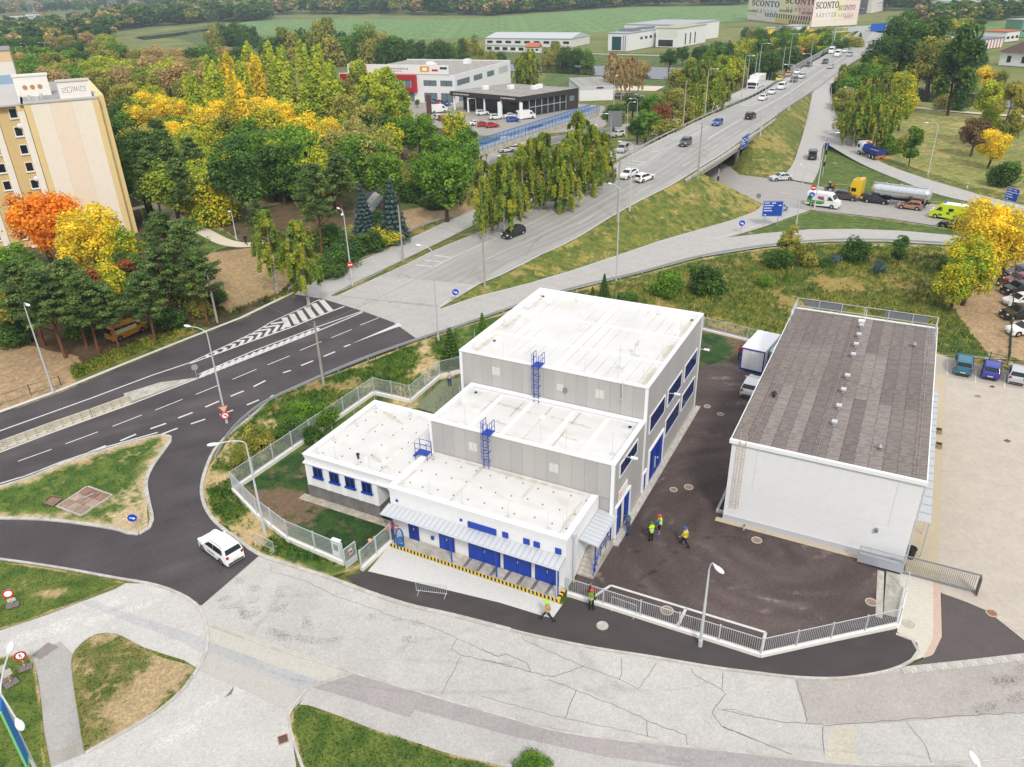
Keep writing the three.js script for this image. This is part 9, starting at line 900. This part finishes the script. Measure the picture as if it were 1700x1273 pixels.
  // white house with brown hipped roof, brick sheds, far industry
  const h0 = at(1657, 108), h1 = at(1745, 114), hd = h1.clone().sub(h0), ho = thing('house', 'white house with large brown hipped roof at the right edge', 'house', h0, Math.atan2(-hd.z, hd.x)), hn = hd.length(); obj('wall', bx(0, 0, -18, hn, 5.4, 0), M.white, ho); obj('roof', geoOf((() => { const a = [-1, 5.4, 1], b = [hn + 1, 5.4, 1], c = [hn + 1, 5.4, -19], d = [-1, 5.4, -19], e = [9, 11.4, -9], f = [hn - 9, 11.4, -9]; return [a, b, f, a, f, e, b, c, f, c, d, e, c, e, f, d, a, e].flat(); })()), MS(0x5a463f, { roughness: 0.9 }), ho); for (let i = 0; i < 5; i++) { const w = obj('window', bx(3 + i * 6, 1.4, -0.02, 4.6 + i * 6, 3.9, 0.1), M.black, ho); obj('pane', bx(3.15 + i * 6, 1.55, 0.1, 4.45 + i * 6, 3.75, 0.13), M.glass, w); } obj('chimney', bx(hn * 0.55, 9, -10, hn * 0.55 + 1.4, 13, -8.6), MS(0xc9a86a), ho);
  hall('brick and white striped shed behind the white house', 'shed', at(1612, 84), at(1664, 78), 14, 4.4, MS(0xb98a74), MS(0x767c86), (o, n) => { for (let i = 0; i < 10; i++) obj('pilaster', bx(n * i / 10, 0, 0, n * i / 10 + 1.4, 4.3, 0.15), M.white, o); }); hall('small brick shed seen between the dark trees', 'shed', at(1576, 78), at(1600, 76), 12, 4, MS(0xa87a66), gr, (o, n) => rows(o, n, 1, 2.2, 4)); hall('green silo hall at the right picture edge', 'hall', at(1692, 62), at(1730, 60), 12, 9, MS(0x6f9c84), gr, (o, n) => rows(o, n, 3, 4, 3)); hall('orange roofed building above the white house', 'building', at(1668, 70), at(1690, 67), 12, 5, M.white, MS(0xb8623a), (o, n) => rows(o, n, 1.4, 2.8, 3));
  for (const [x, y, u, v, h, m, l] of [[1588, 20, 1612, 19, 6, M.white, 'white industrial hall with red stripe at far right'], [1616, 16, 1664, 10, 7, M.white, 'long white industrial hall far right'], [1640, 21, 1690, 14, 7, MS(0xd8d4d4), 'grey white industrial hall in front at far right'], [1670, 10, 1720, 4, 7, M.white, 'white industrial hall at the far right edge'], [1598, 12, 1640, 8, 5, MS(0xb9a8a4), 'low brick industrial row at far right']]) hall(l, 'industrial hall', at(x, y), at(u, v), 40, h, m, gr, (o, n, d, hh) => { obj('stripe', bx(0, hh - 1.6, 0, n, hh - 0.6, 0.15), M.red, o); rows(o, n, 1, 2.6, 6); }, 'industrial_hall');
  const ch = thing('chimney', 'red and white chimney above the far industrial halls', 'chimney', at(1597, 18)); obj('shaft', cyl(0, 0, 16, 0, 2.2, 12, 1.8), M.red, ch); obj('band', cyl(0, 5, 8, 0, 2.3, 12, 2.25), M.paint, ch);
  for (const [x, y, u, v, h, l] of [[22, 34, 40, 33, 6, 'white house with red roof in the far left village'], [44, 31, 56, 30.5, 6, 'small white house in the far left village'], [64, 30, 76, 29, 6, 'low house right of the village pylons']]) hall(l, 'house', at(x, y), at(u, v), 12, h, M.white, MS(0xa2563e), (o, n) => rows(o, n, 1.5, 3.5, 3), 'house');
  const pyl = (px, py, h, l) => { const o = thing('pylon', l, 'pylon', at(px, py)), s = h / 40, g = []; for (const [x, z] of [[-3, -3], [3, -3], [3, 3], [-3, 3]]) g.push(bar(V(x * s, 0, z * s), V(x * s * 0.15, h, z * s * 0.15), 0.24 * s, 4)); for (let k = 0; k < 7; k++) { const y = h * k / 7, y2 = h * (k + 1) / 7, a = 3 * s * (1 - 0.85 * k / 7), b = 3 * s * (1 - 0.85 * (k + 1) / 7); g.push(bar(V(-a, y, a), V(b, y2, b), 0.14 * s, 4), bar(V(a, y, a), V(-b, y2, b), 0.14 * s, 4)); } obj('lattice', g, M.galv, o); obj('crossarm', [0.72, 0.84, 0.95].map((k) => bar(V(-6 * s, h * k, 0), V(6 * s, h * k, 0), 0.3 * s, 4)), M.galv, o); };
  pyl(189, 27, 60, 'lattice pylon left of the tall pair over the far woods'); pyl(226, 21, 60, 'lattice pylon right of the tall pair over the far woods'); pyl(54, 34, 34, 'lattice pylon over the village at far left'); pyl(60, 32, 26, 'smaller lattice pylon over the village at far left'); pyl(1548, 24, 44, 'lattice pylon over the far trees on the right');
}
// ---------------------------------------------------------------- far woods, hills, undergrowth, haze
{
  const hill = (d, az0, az1, hmax, seed, label) => { const P = [], Q = [], n = 90; for (let i = 0; i <= n; i++) { const a = lerp(az0, az1, i / n), x = d * Math.sin(a), z = -d * Math.cos(a); P.push(V(x, -2, z)); Q.push(V(x * 1.15, hmax * (0.35 + 0.9 * fbm(i * 0.09, seed, seed, 3)), z * 1.15)); } struct('hills', [loft(P, Q, 6), loft(Q, Q.map((q) => V(q.x * 1.2, -2, q.z * 1.2)), 2)], MS(0x4a5a3c, { map: tiled(tLeafy, 300), roughness: 1 }), label, 'hills'); };
  hill(3600, -1.0, 0.9, 120, 5, 'wooded ridge fading to blue at the horizon'); hill(5200, -1.1, 1.0, 210, 9, 'farthest blue hills at the horizon');
  const wood = (zones, label, seed) => { const r = rng(seed), sets = [['round', 'dark'], ['round', 'green'], ['round', 'olive'], ['round', 'tan'], ['oval', 'dark']].map(([f, p]) => ({ g: species(f, p, 2, 0), m: [] })); for (const [poly, n, hh] of zones) { const P = poly.map(([x, y]) => ({ x, z: y })), b = box2(P); for (let i = 0, k = 0; i < n && k < n * 30; k++) { const x = lerp(b[0], b[2], r()), y = lerp(b[1], b[3], r()); if (!inside(P, x, y)) continue; i++; const w = at(x, y, 0), c = Math.floor(Math.pow(r(), 1.5) * 5), h = hh * (0.7 + 0.6 * r()) / 10; sets[[0, 1, 4, 2, 3][c]].m.push(new THREE.Matrix4().compose(w.setY(-0.3), new THREE.Quaternion().setFromAxisAngle(V(0, 1, 0), r() * 6.28), V(h * 1.35, h, h * 1.35))); } } sets.forEach((s, i) => { if (!s.m.length) return; const o = new THREE.InstancedMesh(s.g.crown, mLeaf, s.m.length); s.m.forEach((m, k) => o.setMatrixAt(k, m)); o.name = numbered('far_wood'); o.castShadow = o.receiveShadow = true; scene.add(o); tag(o, label + [', mostly dark crowns', ', green crowns', ', olive crowns', ', tan autumn crowns', ', tall dark crowns'][i], 'wood', null, 'stuff'); }); };
  wood([[[[150, 50], [175, 40], [240, 30], [360, 22], [460, 26], [440, 36], [350, 37], [230, 46], [185, 54]], 420, 17], [[[300, 26], [440, 24], [620, 24], [800, 26], [1030, 12], [1030, 4], [760, 12], [420, 12], [250, 18]], 700, 18], [[[812, 27], [840, 24], [1040, 11], [1240, 8], [1240, 3], [1030, 6], [810, 20]], 260, 16], [[[-80, 30], [0, 26], [110, 22], [250, 16], [420, 10], [900, 4], [1240, 2], [1240, -14], [800, -16], [300, -8], [-80, 6]], 1500, 17], [[[0, 44], [100, 34], [170, 34], [150, 46], [60, 56], [-60, 62]], 90, 10], [[[1475, 20], [1560, 12], [1740, 8], [1740, -20], [1400, -24], [1240, -18], [1240, 4], [1420, 2]], 500, 16], [[[1500, 38], [1560, 44], [1640, 36], [1740, 26], [1740, 18], [1640, 24], [1560, 26]], 160, 11], [[[-80, 84], [60, 66], [180, 52], [200, 60], [120, 76], [0, 92], [-80, 110]], 150, 13]], 'distant woodland beyond the fields and the river', 71);
  // weeds and tufts of grass where the soil map is green
  const r = rng(404), blade = (() => { const p = [], n = []; for (let k = 0; k < 7; k++) { const a = k * 0.9, c = Math.cos(a), s = Math.sin(a), w = 0.07, l = 0.5 + 0.3 * ((k * 37) % 10) / 10; p.push(-s * w, 0, c * w, s * w, 0, -c * w, c * 0.45 * l, l, s * 0.45 * l); for (let i = 0; i < 3; i++) n.push(c * 0.3, 0.9, s * 0.3); } return geoOf(p, n); })();
  const mGrass = new THREE.MeshStandardMaterial({ color: 0xffffff, roughness: 0.95 });
  const tufts = (name, label, n, pts, sz, list, fall, y, cut) => { const ms = [], cs = [], P = pix(pts), b = box2(P); for (let k = 0; ms.length < n && k < n * 12; k++) { const x = lerp(b[0], b[2], r()), z = lerp(b[1], b[3], r()); if (!inside(P, x, z)) continue; const c = soil(x, z, list, fall); if (c[3] < cut + 0.5 * r()) continue; const s = sz * (0.5 + r()); ms.push(new THREE.Matrix4().compose(V(x, y, z), new THREE.Quaternion().setFromAxisAngle(V(0, 1, 0), r() * 6.28), V(s, s * (0.7 + 0.6 * r()), s))); const g = 1.35 + 0.5 * r(); cs.push(new THREE.Color().setRGB(Math.min(1, c[0] * g / 255), Math.min(1, c[1] * g / 255), c[2] * g / 255, THREE.SRGBColorSpace)); } const o = new THREE.InstancedMesh(blade, mGrass, ms.length); ms.forEach((m, i) => { o.setMatrixAt(i, m); o.setColorAt(i, cs[i]); }); o.name = numbered(name); o.receiveShadow = o.castShadow = true; scene.add(o); tag(o, label, 'grass', null, 'stuff'); };
  tufts('grass', 'grass tufts on the traffic island', 2200, O.island, 0.16, NEAR, STY.wild, 0.09, 0.2); tufts('grass', 'grass tufts on the lawn left of the pale path', 1500, O.lawnLeft, 0.13, NEAR, STY.wild, 0.05, 0.2); tufts('grass', 'grass tufts on the worn lawn wedge', 1500, O.wedge, 0.12, NEAR, STY.wild, 0.04, 0.1); tufts('grass', 'grass tufts on the lawn with temporary signs', 1400, O.lawnSign, 0.12, NEAR, STY.wild, 0.04, 0.2); tufts('grass', 'grass tufts on the lawn at the bottom edge', 2400, O.lawnFront, 0.12, NEAR, STY.wild, 0.05, 0.2); tufts('grass', 'grass tufts on the fresh office lawn', 2600, O.station, 0.14, NEAR, STY.wild, 0.05, 0.3);
  tufts('weeds', 'tall weeds and grass on the verge along the fence and guardrail', 7000, [[430, 916], [395, 893], [360, 866], [345, 840], [341, 812], [350, 782], [368, 744], [400, 712], [430, 686], [458, 660], [560, 622], [694, 570], [760, 550], [764, 616], [731, 624], [682, 664], [621, 651], [388, 812], [428, 862], [479, 902], [570, 944]], 0.34, NEAR, STY.wild, 0.02, 0.1);
  tufts('weeds', 'tall weeds on the wild slope behind the halls', 9000, [[941, 490], [1068, 460], [1161, 434], [1270, 417], [1371, 408], [1472, 408], [1581, 414], [1660, 430], [1665, 590], [1556, 585], [1555, 540], [1310, 500], [1300, 575], [1165, 540], [900, 520]], 0.5, REG, STY.wild, 0, 0.05);
  tufts('weeds', 'rough undergrowth along the edge of the wood', 7000, [[0, 668], [120, 630], [250, 575], [380, 525], [478, 490], [560, 440], [640, 405], [640, 380], [500, 440], [380, 500], [240, 560], [100, 612], [0, 640]], 0.5, REG, STY.wild, 0, 0.05);
}
scene.fog = new THREE.FogExp2(0xc0d0e4, 0.0002);
renderer.render(scene, camera);
